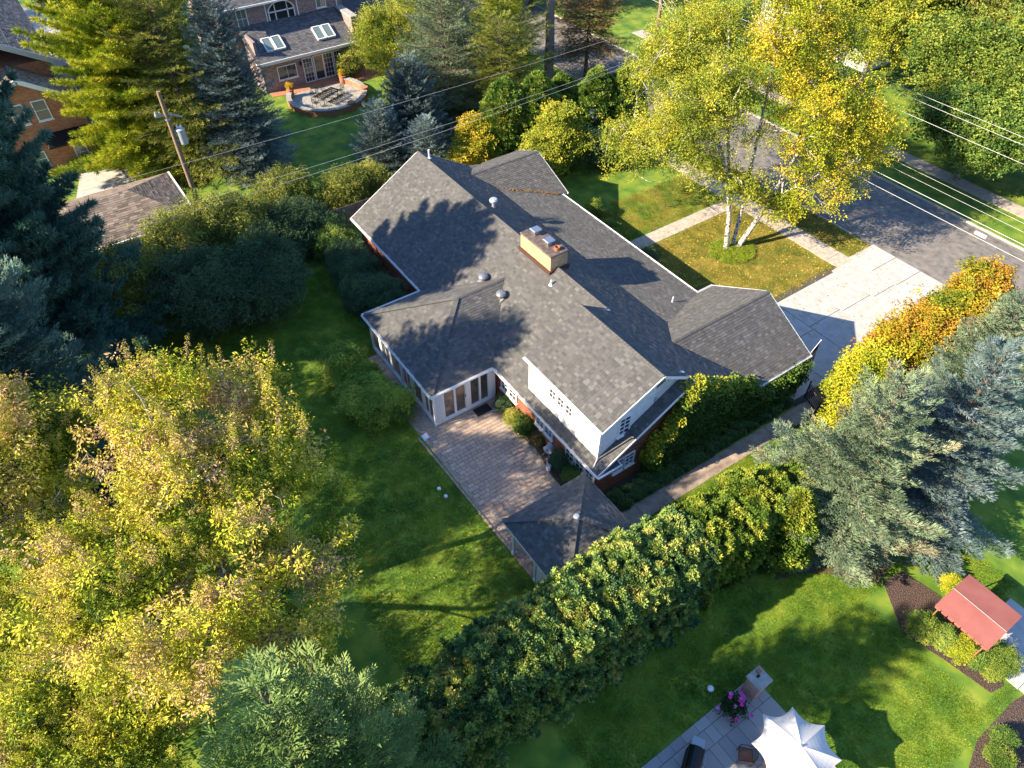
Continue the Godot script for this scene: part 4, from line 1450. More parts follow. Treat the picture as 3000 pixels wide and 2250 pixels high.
# ---------- neighbours' houses ----------
func far_house() -> void:
	var h := thing("far_brick_house", "rosy brick house behind the round patio with two pairs of skylights", "house", Vector3(23.5, 0, -73))
	var o := h.position
	var b := MB.new()
	b.span(Vector3(18.7, 0, -68.55), Vector3(28.5, 2.75, -68.3))
	b.span(Vector3(18.7, 0, -72.0), Vector3(18.95, 4.6, -68.55))
	b.span(Vector3(17.0, 0, -72.05), Vector3(29.2, 6.9, -71.8))
	b.span(Vector3(17.0, 0, -82), Vector3(17.25, 6.9, -72.05))
	b.span(Vector3(28.95, 0, -82), Vector3(29.2, 6.9, -72.05))
	b.span(Vector3(29.2, 0, -71.6), Vector3(38, 3.9, -71.4))
	b.span(Vector3(28.4, 2.5, -71.8), Vector3(29.0, 4.9, -68.25))
	b.span(Vector3(29.0, 2.5, -68.5), Vector3(31.5, 4.6, -68.25))
	b.span(Vector3(28.5, 0, -68.8), Vector3(29.9, 2.5, -68.25))
	part(h, "brick_wall", b, M.far_brick, o)
	b = MB.new()
	b.bevel(Vector3(28.7, 4.97, -70.0), Vector3(0.75, 0.14, 3.7), 0.02)
	b.bevel(Vector3(30.2, 4.67, -68.38), Vector3(2.7, 0.14, 0.5), 0.02)
	part(h, "stone_coping", b, M.stone_cap, o)
	b = MB.new()
	b.span(Vector3(29.0, 4.1, -78), Vector3(38, 4.25, -68.5))
	part(h, "flat_roof", b, M.dark_asphalt, o)
	var st := MB.new()
	var deck := MB.new()
	var g := [Color(0.075, 0.078, 0.085), Color(0.11, 0.112, 0.12), Color(0.15, 0.15, 0.155)]
	for p in [[v2([18.4, -67.75, 28.55, -67.75, 28.55, -71.8, 18.4, -71.8]), 2.95 - 0.5 * 67.75, 0.0, -0.5, 81], [v2([16.6, -71.3, 29.6, -71.3, 29.6, -78.5, 16.6, -78.5]), 6.75 - 0.6 * 71.3, 0.0, -0.6, 82], [v2([16.6, -85.7, 29.6, -85.7, 29.6, -78.5, 16.6, -78.5]), 11.07 + 0.6 * 78.5, 0.0, 0.6, 83]]:
		shingle_plane(st, p[0], p[1], p[2], p[3], g, p[4], [], Rect2(), 0.16, 0.34)
		plane_sheet(deck, p[0], p[1], p[2], p[3], -0.03)
	var roof := part(h, "roof", deck, M.deck, o)
	part(roof, "shingles", st, M.shingle, o).set_meta("kind", "stuff")
	b = MB.new()
	b.bar(Vector3(18.4, 2.88, -67.7), Vector3(28.55, 2.88, -67.7), 0.1, 0.14)
	b.bar(Vector3(16.6, 6.68, -71.25), Vector3(29.6, 6.68, -71.25), 0.1, 0.16)
	part(h, "gutter", b, M.white, o)
	b = MB.new()
	b.box(Vector3(23.5, 2.72, -68.05), Vector3(10.1, 0.2, 0.5))
	part(h, "frieze", b, M.white, o)
	for x in [18.8, 21.5, 24.6, 28.6]:
		b = MB.new()
		if x == 18.8:
			b.box(Vector3(x, 1.35, -68.25), Vector3(0.08, 2.7, 0.08))
		else:
			b.box(Vector3(x, 5.8, -71.75), Vector3(0.09, 1.9, 0.08))
		part(h, "downpipe", b, M.white, o)
	for x in [20.3, 21.25, 25.35, 26.3]:  # skylights on raised kerbs
		b = MB.new()
		var y := 2.95 - 0.5 * 67.75 + 0.5 * 69.3
		var t := Basis(Vector3.RIGHT, atan(0.5))
		for s in [-1, 1]:
			b.box(Vector3(x + s * 0.4, y + 0.1, -69.3), Vector3(0.09, 0.24, 1.5), t)
		b.box(Vector3(x, y + 0.1 + 0.33, -69.3 - 0.67), Vector3(0.8, 0.24, 0.09), t)
		b.box(Vector3(x, y + 0.1 - 0.33, -69.3 + 0.67), Vector3(0.8, 0.24, 0.09), t)
		var s := part(h, "skylight", b, M.white, o)
		b = MB.new()
		b.box(Vector3(x, y + 0.17, -69.3), Vector3(0.72, 0.03, 1.35), t)
		part(s, "pane", b, M.pale_glass, o)
	make_window(h, Vector3(21.2, 1.5, -68.3), Vector3.BACK, 1.9, 1.25, 2, 1, M.white, M.glass, true, "", "window", 0.07)
	make_window(h, Vector3(19.2, 5.6, -71.8), Vector3.BACK, 1.0, 1.7, 2, 2, M.white, M.pale_glass, true)
	make_window(h, Vector3(27.0, 5.9, -71.8), Vector3.BACK, 1.0, 1.5, 2, 2, M.white, M.pale_glass, true)
	# arched triple window
	b = MB.new()
	b.box(Vector3(23.0, 5.65, -71.76), Vector3(2.6, 0.1, 0.1))
	for x in [21.75, 22.4, 23.6, 24.25]:
		b.box(Vector3(x, 5.2, -71.76), Vector3(0.1, 1.2, 0.1))
	for i in 10:
		var a0 := PI * i / 10.0
		var a1 := PI * (i + 1) / 10.0
		b.bar(Vector3(23 + cos(a0) * 1.28, 5.65 + sin(a0) * 0.85, -71.76), Vector3(23 + cos(a1) * 1.28, 5.65 + sin(a1) * 0.85, -71.76), 0.1, 0.12, Vector3.BACK)
	for x in [22.4, 23.6]:
		b.box(Vector3(x, 6.0, -71.76), Vector3(0.08, 0.7, 0.08))
	var w := part(h, "arched_window", b, M.white, o)
	for q in [[21.8, 22.35], [22.45, 23.55], [23.65, 24.2]]:
		b = MB.new()
		b.span(Vector3(q[0], 4.6, -71.8), Vector3(q[1], 5.6, -71.775))
		part(w, "pane", b, M.glass, o)
	b = MB.new()
	var ar := [Vector2(21.9, 5.7)]
	for i in 9:
		var a := PI - PI * i / 8.0
		ar.append(Vector2(23 + cos(a) * 1.15, 5.7 + sin(a) * 0.75))
	for i in range(1, ar.size() - 1):
		b.tri(Vector3(ar[0].x, ar[0].y, -71.78), Vector3(ar[i].x, ar[i].y, -71.78), Vector3(ar[i + 1].x, ar[i + 1].y, -71.78))
	part(w, "pane", b, M.glass, o)
	# glazed doors to the patio
	for x in [23.3, 24.4, 25.4, 26.5]:
		make_window(h, Vector3(x, 1.2, -68.3), Vector3.BACK, 1.0, 2.3, 3 if x != 24.4 else 1, 5 if x != 24.4 else 1, M.white, M.glass, false, "", "glazed_door", 0.07, 0.02)
	b = MB.new()
	b.lathe(Vector3(22.6, 1.9, -68.18), [Vector2(0.02, 0.3), Vector2(0.12, 0.2), Vector2(0.08, -0.1), Vector2(0.02, -0.15)], 8)
	part(h, "wall_lantern", b, M.iron, o)


func left_house() -> void:
	var h := thing("orange_brick_house", "orange brick house with a steep brown roof at the far left", "house", Vector3(-1, 0, -67))
	var o := h.position
	var b := MB.new()
	b.span(Vector3(-3.9, 0, -66.6), Vector3(3.0, 5.2, -64.0))
	b.hexa([Vector3(-3.9, 5.2, -66.6), Vector3(3.0, 5.2, -66.6), Vector3(3.0, 5.2, -64.0), Vector3(-3.9, 5.2, -64.0), Vector3(-0.45, 7.4, -66.6), Vector3(-0.25, 7.4, -66.6), Vector3(-0.25, 7.4, -64.0), Vector3(-0.45, 7.4, -64.0)])
	b.span(Vector3(-8, 0, -90), Vector3(2.3, 7.4, -67))
	part(h, "brick_wall", b, M.orange_brick, o)
	var st := MB.new()
	var deck := MB.new()
	for p in [[v2([-0.35, -63.6, 3.3, -63.6, 3.3, -67.0, -0.35, -67.0]), 7.6 - 0.63 * 0.35, -0.63, 0.0, 91], [v2([-4.1, -63.6, -0.35, -63.6, -0.35, -67.0, -4.1, -67.0]), 7.6 + 0.63 * 0.35, 0.63, 0.0, 92], [v2([-2.6, -66.5, 2.75, -66.5, 2.75, -92, -2.6, -92]), 10.55 - 0.57 * 2.6, -0.57, 0.0, 93], [v2([-8, -66.5, -2.6, -66.5, -2.6, -92, -8, -92]), 10.55 + 0.57 * 2.6, 0.57, 0.0, 94]]:
		shingle_plane(st, p[0], p[1], p[2], p[3], BROWN, p[4], [], Rect2(), 0.2, 0.36)
		plane_sheet(deck, p[0], p[1], p[2], p[3], -0.03)
	# little hipped roof low on the slope
	shingle_plane(st, v2([2.0, -66.9, 3.7, -66.9, 3.5, -65.3, 2.9, -65.2]), 6.0 - 0.3 * 65.2, 0.0, -0.3, BROWN, 95)
	var roof := part(h, "roof", deck, M.deck, o)
	part(roof, "shingles", st, M.shingle, o).set_meta("kind", "stuff")
	b = MB.new()
	b.bar(Vector3(-0.35, 7.5, -63.58), Vector3(3.3, 5.2, -63.58), 0.1, 0.32)
	b.bar(Vector3(-0.35, 7.5, -63.58), Vector3(-4.1, 5.15, -63.58), 0.1, 0.32)
	part(h, "barge_board", b, M.shade_white, o)
	b = MB.new()
	b.bar(Vector3(-2.6, 10.4, -66.46), Vector3(2.75, 7.35, -66.46), 0.12, 0.4)
	part(h, "grey_barge_board", b, M.galv, o)
	b = MB.new()
	b.bar(Vector3(3.32, 5.2, -63.7), Vector3(3.32, 5.2, -67.0), 0.1, 0.12)
	part(h, "gutter", b, M.white, o)
	b = MB.new()
	b.bar(Vector3(3.06, 5.1, -63.95), Vector3(3.06, 0.1, -63.95), 0.09, 0.09)
	part(h, "downpipe", b, M.terracotta, o)
	for x in [-1.2, 0.4]:
		make_window(h, Vector3(x, 5.0, -64.0), Vector3.BACK, 1.0, 1.55, 1, 2, M.white, M.pale_glass, true)
	make_window(h, Vector3(-1.3, 1.4, -64.0), Vector3.BACK, 1.1, 1.2, 1, 2, M.white, M.pale_glass, true)
	make_window(h, Vector3(1.75, 1.15, -64.0), Vector3.BACK, 0.95, 2.15, 1, 2, M.white, M.pale_glass, false, "", "storm_door")
	b = MB.new()
	b.hexa([Vector3(-0.4, 2.55, -64), Vector3(3.0, 2.55, -64), Vector3(3.0, 2.5, -62.7), Vector3(-0.4, 2.5, -62.7), Vector3(-0.2, 3.2, -64), Vector3(2.8, 3.2, -64), Vector3(2.9, 2.62, -62.7), Vector3(-0.3, 2.62, -62.7)])
	part(h, "porch_roof", b, M.iron, o)


func detached_garage() -> void:
	var h := thing("detached_garage", "small garage with a brown hipped shingle roof behind the utility pole", "garage", Vector3(2, 0, -50.5))
	var o := h.position
	var b := MB.new()
	b.span(Vector3(-3.6, 0, -53.7), Vector3(5.8, 2.5, -47.3))
	part(h, "brick_wall", b, M.orange_brick, o)
	var st := MB.new()
	var deck := MB.new()
	var y := 3.95
	for p in [[v2([-4.0, -46.9, 6.2, -46.9, 2.9, -50.5, -0.8, -50.5]), y - 0.4 * 50.5, 0.0, -0.4, 101], [v2([-4.0, -54.1, 6.2, -54.1, 2.9, -50.5, -0.8, -50.5]), y + 0.4 * 50.5, 0.0, 0.4, 102], [v2([6.2, -46.9, 6.2, -54.1, 2.9, -50.5]), y + 0.4364 * 2.9, -0.4364, 0.0, 103], [v2([-4.0, -46.9, -4.0, -54.1, -0.8, -50.5]), y + 0.45 * 0.8, 0.45, 0.0, 104]]:
		shingle_plane(st, p[0], p[1], p[2], p[3], BROWN, p[4], [], Rect2(), 0.18, 0.36)
		plane_sheet(deck, p[0], p[1], p[2], p[3], -0.03)
	var roof := part(h, "roof", deck, M.deck, o)
	part(roof, "shingles", st, M.shingle, o).set_meta("kind", "stuff")
	b = MB.new()
	b.bar(Vector3(6.25, 2.48, -46.9), Vector3(6.25, 2.48, -54.1), 0.12, 0.14)
	b.bar(Vector3(-4, 2.46, -46.85), Vector3(6.2, 2.46, -46.85), 0.1, 0.14)
	part(h, "gutter", b, M.white, o)


func street_house(label: String, at: Vector3, w: float, d: float, e: float, top: float, wall: Material, pal: Array, key: int) -> void:
	var h := thing("house_across_road", label, "house", at)
	var b := MB.new()
	b.span(at + Vector3(-w * 0.5, 0, -d * 0.5), at + Vector3(w * 0.5, e, d * 0.5))
	b.hexa([at + Vector3(-w * 0.5, e, -d * 0.5), at + Vector3(w * 0.5, e, -d * 0.5), at + Vector3(w * 0.5, e, d * 0.5), at + Vector3(-w * 0.5, e, d * 0.5), at + Vector3(-0.1, top - 0.2, -d * 0.5), at + Vector3(0.1, top - 0.2, -d * 0.5), at + Vector3(0.1, top - 0.2, d * 0.5), at + Vector3(-0.1, top - 0.2, d * 0.5)])
	part(h, "wall", b, wall, at)
	var st := MB.new()
	var deck := MB.new()
	var s := (top - e) / (w * 0.5)
	for q in [-1.0, 1.0]:
		var f := [Vector2(at.x, at.z - d * 0.5 - 0.4), Vector2(at.x + q * (w * 0.5 + 0.5), at.z - d * 0.5 - 0.4), Vector2(at.x + q * (w * 0.5 + 0.5), at.z + d * 0.5 + 0.4), Vector2(at.x, at.z + d * 0.5 + 0.4)]
		shingle_plane(st, f, top + q * s * at.x, -q * s, 0.0, pal, key, [], Rect2(), 0.24, 0.5)
		plane_sheet(deck, f, top + q * s * at.x, -q * s, 0.0, -0.03)
	var roof := part(h, "roof", deck, M.deck, at)
	part(roof, "shingles", st, M.shingle, at).set_meta("kind", "stuff")
	for z in [-0.3, 0.0, 0.3]:
		make_window(h, at + Vector3(-w * 0.5, e * 0.5, z * d), Vector3.LEFT, 1.2, 1.4, 2, 2, M.white, M.glass, true)


# ---------- things outdoors ----------
func poles_and_wires() -> void:
	var pos := Vector3(7.2, 0, -51.9)
	var p := thing("utility_pole", "wooden utility pole carrying a grey transformer, above the bushes", "utility pole", pos)
	var b := MB.new()
	b.tube([pos, pos + Vector3(0, 4.5, 0), pos + Vector3(0.02, 9.15, 0.02)], [0.19, 0.165, 0.13], 12)
	part(p, "pole", b, M.pole_wood, pos)
	b = MB.new()
	for s in [-1, 1]:
		b.bar(pos + Vector3(0.1, 7.6, s * 0.1), pos + Vector3(0.95, 7.15, s * 0.1), 0.07, 0.05)
	b.bar(pos + Vector3(-0.7, 7.5, -0.12), pos + Vector3(0.1, 7.5, -0.12), 0.09, 0.11)
	b.lathe(pos + Vector3(-0.62, 7.55, -0.12), [Vector2(0.1, 0), Vector2(0.11, 0.05), Vector2(0.05, 0.3), Vector2(0, 0.32)], 10)
	b.lathe(pos + Vector3(-0.35, 7.55, -0.12), [Vector2(0.08, 0), Vector2(0.09, 0.05), Vector2(0.04, 0.25), Vector2(0, 0.27)], 10)
	b.lathe(pos + Vector3(0, 7.2, 0), [Vector2(0.2, 0), Vector2(0.2, 0.12)], 12)
	part(p, "bracket", b, M.galv, pos)
	b = MB.new()
	b.lathe(pos + Vector3(0.52, 5.35, 0.1), [Vector2(0, 0), Vector2(0.27, 0.0), Vector2(0.29, 0.08), Vector2(0.29, 0.98), Vector2(0.32, 1.0), Vector2(0.32, 1.06), Vector2(0.22, 1.14), Vector2(0, 1.16)], 20)
	var t := part(p, "transformer", b, M.galv, pos)
	b = MB.new()
	for q in [[0.4, 0.0], [0.62, 0.18]]:
		b.lathe(pos + Vector3(q[0], 6.48, q[1]), [Vector2(0.05, 0), Vector2(0.07, 0.06), Vector2(0.05, 0.12), Vector2(0.07, 0.18), Vector2(0.04, 0.26), Vector2(0, 0.28)], 10)
	part(t, "bushing", b, M.white, pos)
	b = MB.new()
	b.box(pos + Vector3(0.22, 5.7, 0.05), Vector3(0.3, 0.1, 0.12))
	b.box(pos + Vector3(0.22, 6.2, 0.05), Vector3(0.3, 0.1, 0.12))
	part(t, "hanger", b, M.galv, pos)
	var pos2 := Vector3(50.8, 0, -49.8)
	p = thing("utility_pole", "bare grey utility pole at the top by the far road", "utility pole", pos2)
	b = MB.new()
	b.tube([pos2, pos2 + Vector3(0, 6, 0), pos2 + Vector3(0.05, 11.5, 0)], [0.2, 0.17, 0.14], 12)
	part(p, "pole", b, M.pole_wood, pos2)
	b = MB.new()
	b.box(pos2 + Vector3(0.2, 5.6, 0), Vector3(0.16, 0.7, 0.16))
	b.bar(pos2 + Vector3(-0.9, 10.8, 0), pos2 + Vector3(0.9, 10.8, 0), 0.1, 0.12)
	part(p, "bracket", b, M.galv, pos2)
	var spans := [
		["upper of the thin grey wires crossing behind the house", Vector3(-12, 7.2, -45.2), Vector3(50.8, 7.2, -45.0), 0.6, 0.018],
		["thicker pair wire passing just above the far gable", Vector3(-6, 7.2, -39.9), Vector3(49, 7.2, -41.0), 0.7, 0.02],
		["lower wire of the pair passing above the far gable", Vector3(-6, 7.0, -39.2), Vector3(49, 7.2, -40.6), 0.75, 0.02],
		["faint dark wire over the back lawn near the blue spruce", Vector3(7.2, 7.4, -51.9), Vector3(27.5, 6.2, -68.0), 0.5, 0.01],
		["highest bright wire over the road at the right edge", Vector3(51.1, 8.0, -50), Vector3(51.0, 8.0, 30), 0.4, 0.026],
		["second bright wire over the road at the right edge", Vector3(50.2, 8.0, -50), Vector3(49.9, 8.0, 30), 0.4, 0.026],
		["third bright wire over the road, beside the birch", Vector3(47.8, 8.0, -50), Vector3(47.8, 8.0, 30), 0.4, 0.028],
		["thick low cable over the near edge of the road", Vector3(43.2, 6.1, -50), Vector3(43.1, 6.1, 30), 0.3, 0.036],
		["low wire over the middle of the road, left of two", Vector3(44.9, 6.0, -50), Vector3(44.2, 6.0, 30), 0.3, 0.02],
		["low wire over the middle of the road, right of two", Vector3(45.6, 6.1, -50), Vector3(44.9, 6.1, 30), 0.3, 0.02],
		["lowest cable with a small splice box over the road", Vector3(42.0, 5.9, -50), Vector3(42.0, 5.9, 30), 0.3, 0.03],
	]
	for s in spans:
		b = MB.new()
		var pts := []
		var rr := []
		for i in 25:
			var q := i / 24.0
			var a: Vector3 = s[1].lerp(s[2], q) - Vector3(0, 4.0 * q * (1.0 - q) * s[3] - s[3], 0)
			if s[0].contains("low") and a.z < -26.0 and s[1].x > 40.0:  # down from the pole, then along the kerb
				var u := (-26.0 - a.z) / 24.0
				a = a.lerp(Vector3(50.8, 9.6, -49.8), u)
			pts.append(a)
			rr.append(s[4] * 0.4)
		b.tube(pts, rr, 5)
		if s[0].begins_with("lowest"):
			b.box(Vector3(42.0, 6.15, -13.2), Vector3(0.12, 0.16, 0.7))
		tag(part(self, "overhead_wire", b, M.cable if s[4] > 0.012 else M.dark_cable), s[0], "wire", "wires strung between the poles")


func flag() -> void:
	var at := Vector3(29.35, 2.35, -14.05)
	var f := thing("flag", "American flag hanging from a slanted white pole at the garage corner", "flag", at)
	var b := MB.new()
	var tip := at + Vector3(1.25, 0.75, -0.15)
	b.tube([at, tip], [0.018, 0.016], 8)
	b.ball(tip, Vector3(0.035, 0.035, 0.035))
	part(f, "flagpole", b, M.white, at)
	# draped cloth: hangs from the pole in folds; stripes run along the fly, which falls downwards
	var cloth := MB.new()
	var nu := 26
	var nv := 20
	var pos := func(u: float, v: float) -> Vector3:  # u along the hoist (pole, from tip), v along the fly (down)
		var top: Vector3 = tip.lerp(at + Vector3(0.2, 0.12, -0.02), u)
		var gather := v * 0.55
		var centre: Vector3 = tip.lerp(at, 0.42)
		var q: Vector3 = top.lerp(centre, gather)
		return Vector3(q.x, top.y - v * 1.45 + 0.12 * v * (1.0 - u), q.z + sin(u * 15.0 + v * 1.5) * 0.11 * (0.25 + v))
	var navy := Color(0.025, 0.035, 0.11)
	var red := Color(0.42, 0.03, 0.04)
	var whi := Color(0.75, 0.74, 0.72)
	for i in nu:
		for j in nv:
			var u0 := float(i) / nu
			var u1 := float(i + 1) / nu
			var v0 := float(j) / nv
			var v1 := float(j + 1) / nv
			cloth.col = red if int(u0 * 13.0) % 2 == 0 else whi
			if u0 < 0.538 and v0 < 0.4:
				cloth.col = navy
			cloth.quad(pos.call(u0, v0), pos.call(u1, v0), pos.call(u1, v1), pos.call(u0, v1))
	var c := part(f, "cloth", cloth, M.canvas, at)
	var stars := MB.new()
	stars.col = whi
	for i in 9:
		for j in 11:
			if (i + j) % 2 == 0:
				var m: Vector3 = pos.call((i + 1) * 0.054, (j + 1) * 0.4 / 12.0)
				var ux: Vector3 = (pos.call((i + 1) * 0.054 + 0.012, (j + 1) * 0.4 / 12.0) - m).normalized()
				var nz := ux.cross(Vector3.UP).normalized()
				for s in [0.006, -0.006]:
					for k in 5:
						var a := TAU * k / 5.0 + PI * 0.5
						stars.tri(m + nz * s, m + nz * s + (ux * cos(a - 0.32) + Vector3.UP * sin(a - 0.32)) * 0.009, m + nz * s + (ux * cos(a) + Vector3.UP * sin(a)) * 0.024)
						stars.tri(m + nz * s, m + nz * s + (ux * cos(a) + Vector3.UP * sin(a)) * 0.024, m + nz * s + (ux * cos(a + 0.32) + Vector3.UP * sin(a + 0.32)) * 0.009)
	part(c, "stars", stars, M.canvas, at)


func gate() -> void:
	var at := Vector3(29.2, 0, -12.65)
	var g := thing("iron_gate", "black iron garden gate with arched top, standing ajar on the side path", "gate", at, "", -0.35)
	var b := MB.new()
	for s in [-1, 1]:
		b.box(Vector3(0, 0.62, s * 0.62), Vector3(0.06, 1.24, 0.06))
		b.ball(Vector3(0, 1.3, s * 0.62), Vector3(0.06, 0.06, 0.06))
	part(g, "post", b, M.iron)
	b = MB.new()
	for i in 8:
		var a0 := -1.0 + i * 0.25
		var a1 := a0 + 0.25
		for dy in [1.0, 0.86]:
			b.bar(Vector3(0, dy + 0.18 * (1 - a0 * a0), a0 * 0.58), Vector3(0, dy + 0.18 * (1 - a1 * a1), a1 * 0.58), 0.04, 0.035)
	b.bar(Vector3(0, 0.12, -0.6), Vector3(0, 0.12, 0.6), 0.04, 0.04)
	part(g, "rail", b, M.iron)
	for i in 9:
		var z := -0.5 + i * 0.125
		b = MB.new()
		b.box(Vector3(0, 0.6, z), Vector3(0.024, 1.05 + 0.25 * (1 - z * z * 3), 0.024))
		b.lathe(Vector3(0, 1.12 + 0.13 * (1 - z * z * 3), z), [Vector2(0.028, 0), Vector2(0.0, 0.09)], 6)
		part(g, "bar", b, M.iron)
	b = MB.new()
	b.box(Vector3(0.02, 0.95, 0.0), Vector3(0.03, 0.1, 0.22))
	part(g, "latch", b, M.steel)


func parasol() -> void:
	var c := Vector3(13.05, 0, -0.92)
	var u := thing("parasol", "large white eight panel parasol open over the neighbour's table", "parasol", c)
	var b := MB.new()
	b.tube([Vector3(0, 0, 0), Vector3(0, 2.92, 0)], [0.028, 0.025], 10)
	b.lathe(Vector3.ZERO, [Vector2(0.3, 0.03), Vector2(0.3, 0.08), Vector2(0.08, 0.14), Vector2(0.05, 0.3)], 18)
	part(u, "pole", b, M.timber)
	var R := 1.58
	var canopy := MB.new()
	canopy.lathe(Vector3(0, 2.93, 0), [Vector2(0.03, 0.08), Vector2(0.05, 0.02), Vector2(0.2, -0.06), Vector2(0.22, -0.08)], 16)
	var top := part(u, "canopy_cap", canopy, M.canvas)
	for k in 8:
		var a0 := TAU * (k + 0.0) / 8.0 - PI * 0.5
		var a1 := TAU * (k + 1.0) / 8.0 - PI * 0.5
		b = MB.new()
		var pos := func(t: float, s: float) -> Vector3:  # t across the panel, s outwards
			var sc := 1.0 - 0.16 * 4.0 * t * (1.0 - t) * s * s
			var p0 := Vector3(cos(a0), 0, sin(a0)) * R
			var p1 := Vector3(cos(a1), 0, sin(a1)) * R
			var p := p0.lerp(p1, t) * s * sc
			return Vector3(p.x, 2.95 - 0.62 * pow(s, 1.25) - 0.10 * 4.0 * t * (1 - t) * s * (1.15 - s), p.z)
		for i in 6:
			for j in 7:
				b.quad(pos.call(i / 6.0, j / 7.0), pos.call((i + 1) / 6.0, j / 7.0), pos.call((i + 1) / 6.0, (j + 1) / 7.0), pos.call(i / 6.0, (j + 1) / 7.0))
		part(u, "canopy_panel", b, M.canvas)
		b = MB.new()
		var e := Vector3(cos(a0), 0, sin(a0)) * R
		b.tube([Vector3(0, 2.9, 0), Vector3(e.x * 0.5, 2.62, e.z * 0.5), Vector3(e.x, 2.31, e.z)], [0.012, 0.012, 0.01], 6)
		part(u, "rib", b, M.timber)
	# table under it
	var t := thing("round_table", "round brown outdoor table under the white parasol", "table", Vector3(13.05, 0, -0.92))
	b = MB.new()
	b.lathe(Vector3(0, 0.7, 0), [Vector2(0, 0.0), Vector2(0.72, 0.0), Vector2(0.74, 0.02), Vector2(0.74, 0.045), Vector2(0.03, 0.05)], 28)
	part(t, "tabletop", b, M.dark_wood)
	for k in 4:
		var a := TAU * k / 4.0 + 0.4
		b = MB.new()
		b.tube([Vector3(cos(a) * 0.5, 0, sin(a) * 0.5), Vector3(cos(a) * 0.3, 0.4, sin(a) * 0.3), Vector3(cos(a) * 0.5, 0.7, sin(a) * 0.5)], [0.025, 0.02, 0.025], 6)
		part(t, "leg", b, M.iron)
	for q in [[Vector3(12.25, 0, -2.0), 0.75, "brown cushioned metal chair between parasol and flower pot"], [Vector3(11.75, 0, 0.15), -0.9, "brown cushioned metal chair at the bottom edge beside the parasol"]]:
		patio_chair("cushioned_chair", q[2], q[0], q[1], true, "chairs at the parasol table")


func patio_chair(called: String, label: String, at: Vector3, turn: float, cushion: bool, group: String) -> Node3D:
	var c := thing(called, label, "chair", at, group, turn)
	var b := MB.new()
	if cushion:
		b.bevel(Vector3(0, 0.43, 0), Vector3(0.54, 0.12, 0.54), 0.04)
		part(c, "seat", b, M.dark_wood)
	else:
		for i in 5:
			b.bar(Vector3(-0.22 + i * 0.11, 0.42, -0.24), Vector3(-0.22 + i * 0.11, 0.42, 0.24), 0.03, 0.015)
			b.bar(Vector3(-0.24, 0.42, -0.22 + i * 0.11), Vector3(0.24, 0.42, -0.22 + i * 0.11), 0.03, 0.015)
		part(c, "seat", b, M.iron)
	b = MB.new()
	var pts := []
	var rr := []
	for i in 11:
		var a := PI * i / 10.0
		pts.append(Vector3(cos(a) * 0.25, 0.45 + sin(a) * 0.52, 0.26 + sin(a) * 0.1))
		rr.append(0.016)
	b.tube(pts, rr, 6)
	for i in 5:
		var x := -0.16 + i * 0.08
		b.bar(Vector3(x, 0.45, 0.26), Vector3(x * 1.1, 0.45 + sqrt(maxf(0.0, 1 - x * x * 16)) * 0.48 + 0.02, 0.34), 0.014, 0.014)
	for i in 3:
		b.bar(Vector3(-0.22, 0.55 + i * 0.12, 0.29 + i * 0.022), Vector3(0.22, 0.55 + i * 0.12, 0.29 + i * 0.022), 0.014, 0.014)
	part(c, "backrest", b, M.iron)
	b = MB.new()
	for s in [-1, 1]:
		b.tube([Vector3(s * 0.26, 0.66, 0.3), Vector3(s * 0.29, 0.68, 0.0), Vector3(s * 0.28, 0.62, -0.22), Vector3(s * 0.26, 0.44, -0.24)], [0.015, 0.015, 0.015, 0.015], 6)
	part(c, "armrest", b, M.iron)
	for q in [[-1, -1], [1, -1], [1, 1], [-1, 1]]:
		b = MB.new()
		b.tube([Vector3(q[0] * 0.23, 0.43, q[1] * 0.23), Vector3(q[0] * 0.25, 0.2, q[1] * 0.25), Vector3(q[0] * 0.24, 0, q[1] * 0.27)], [0.015, 0.013, 0.014], 6)
		part(c, "leg", b, M.iron)
	return c


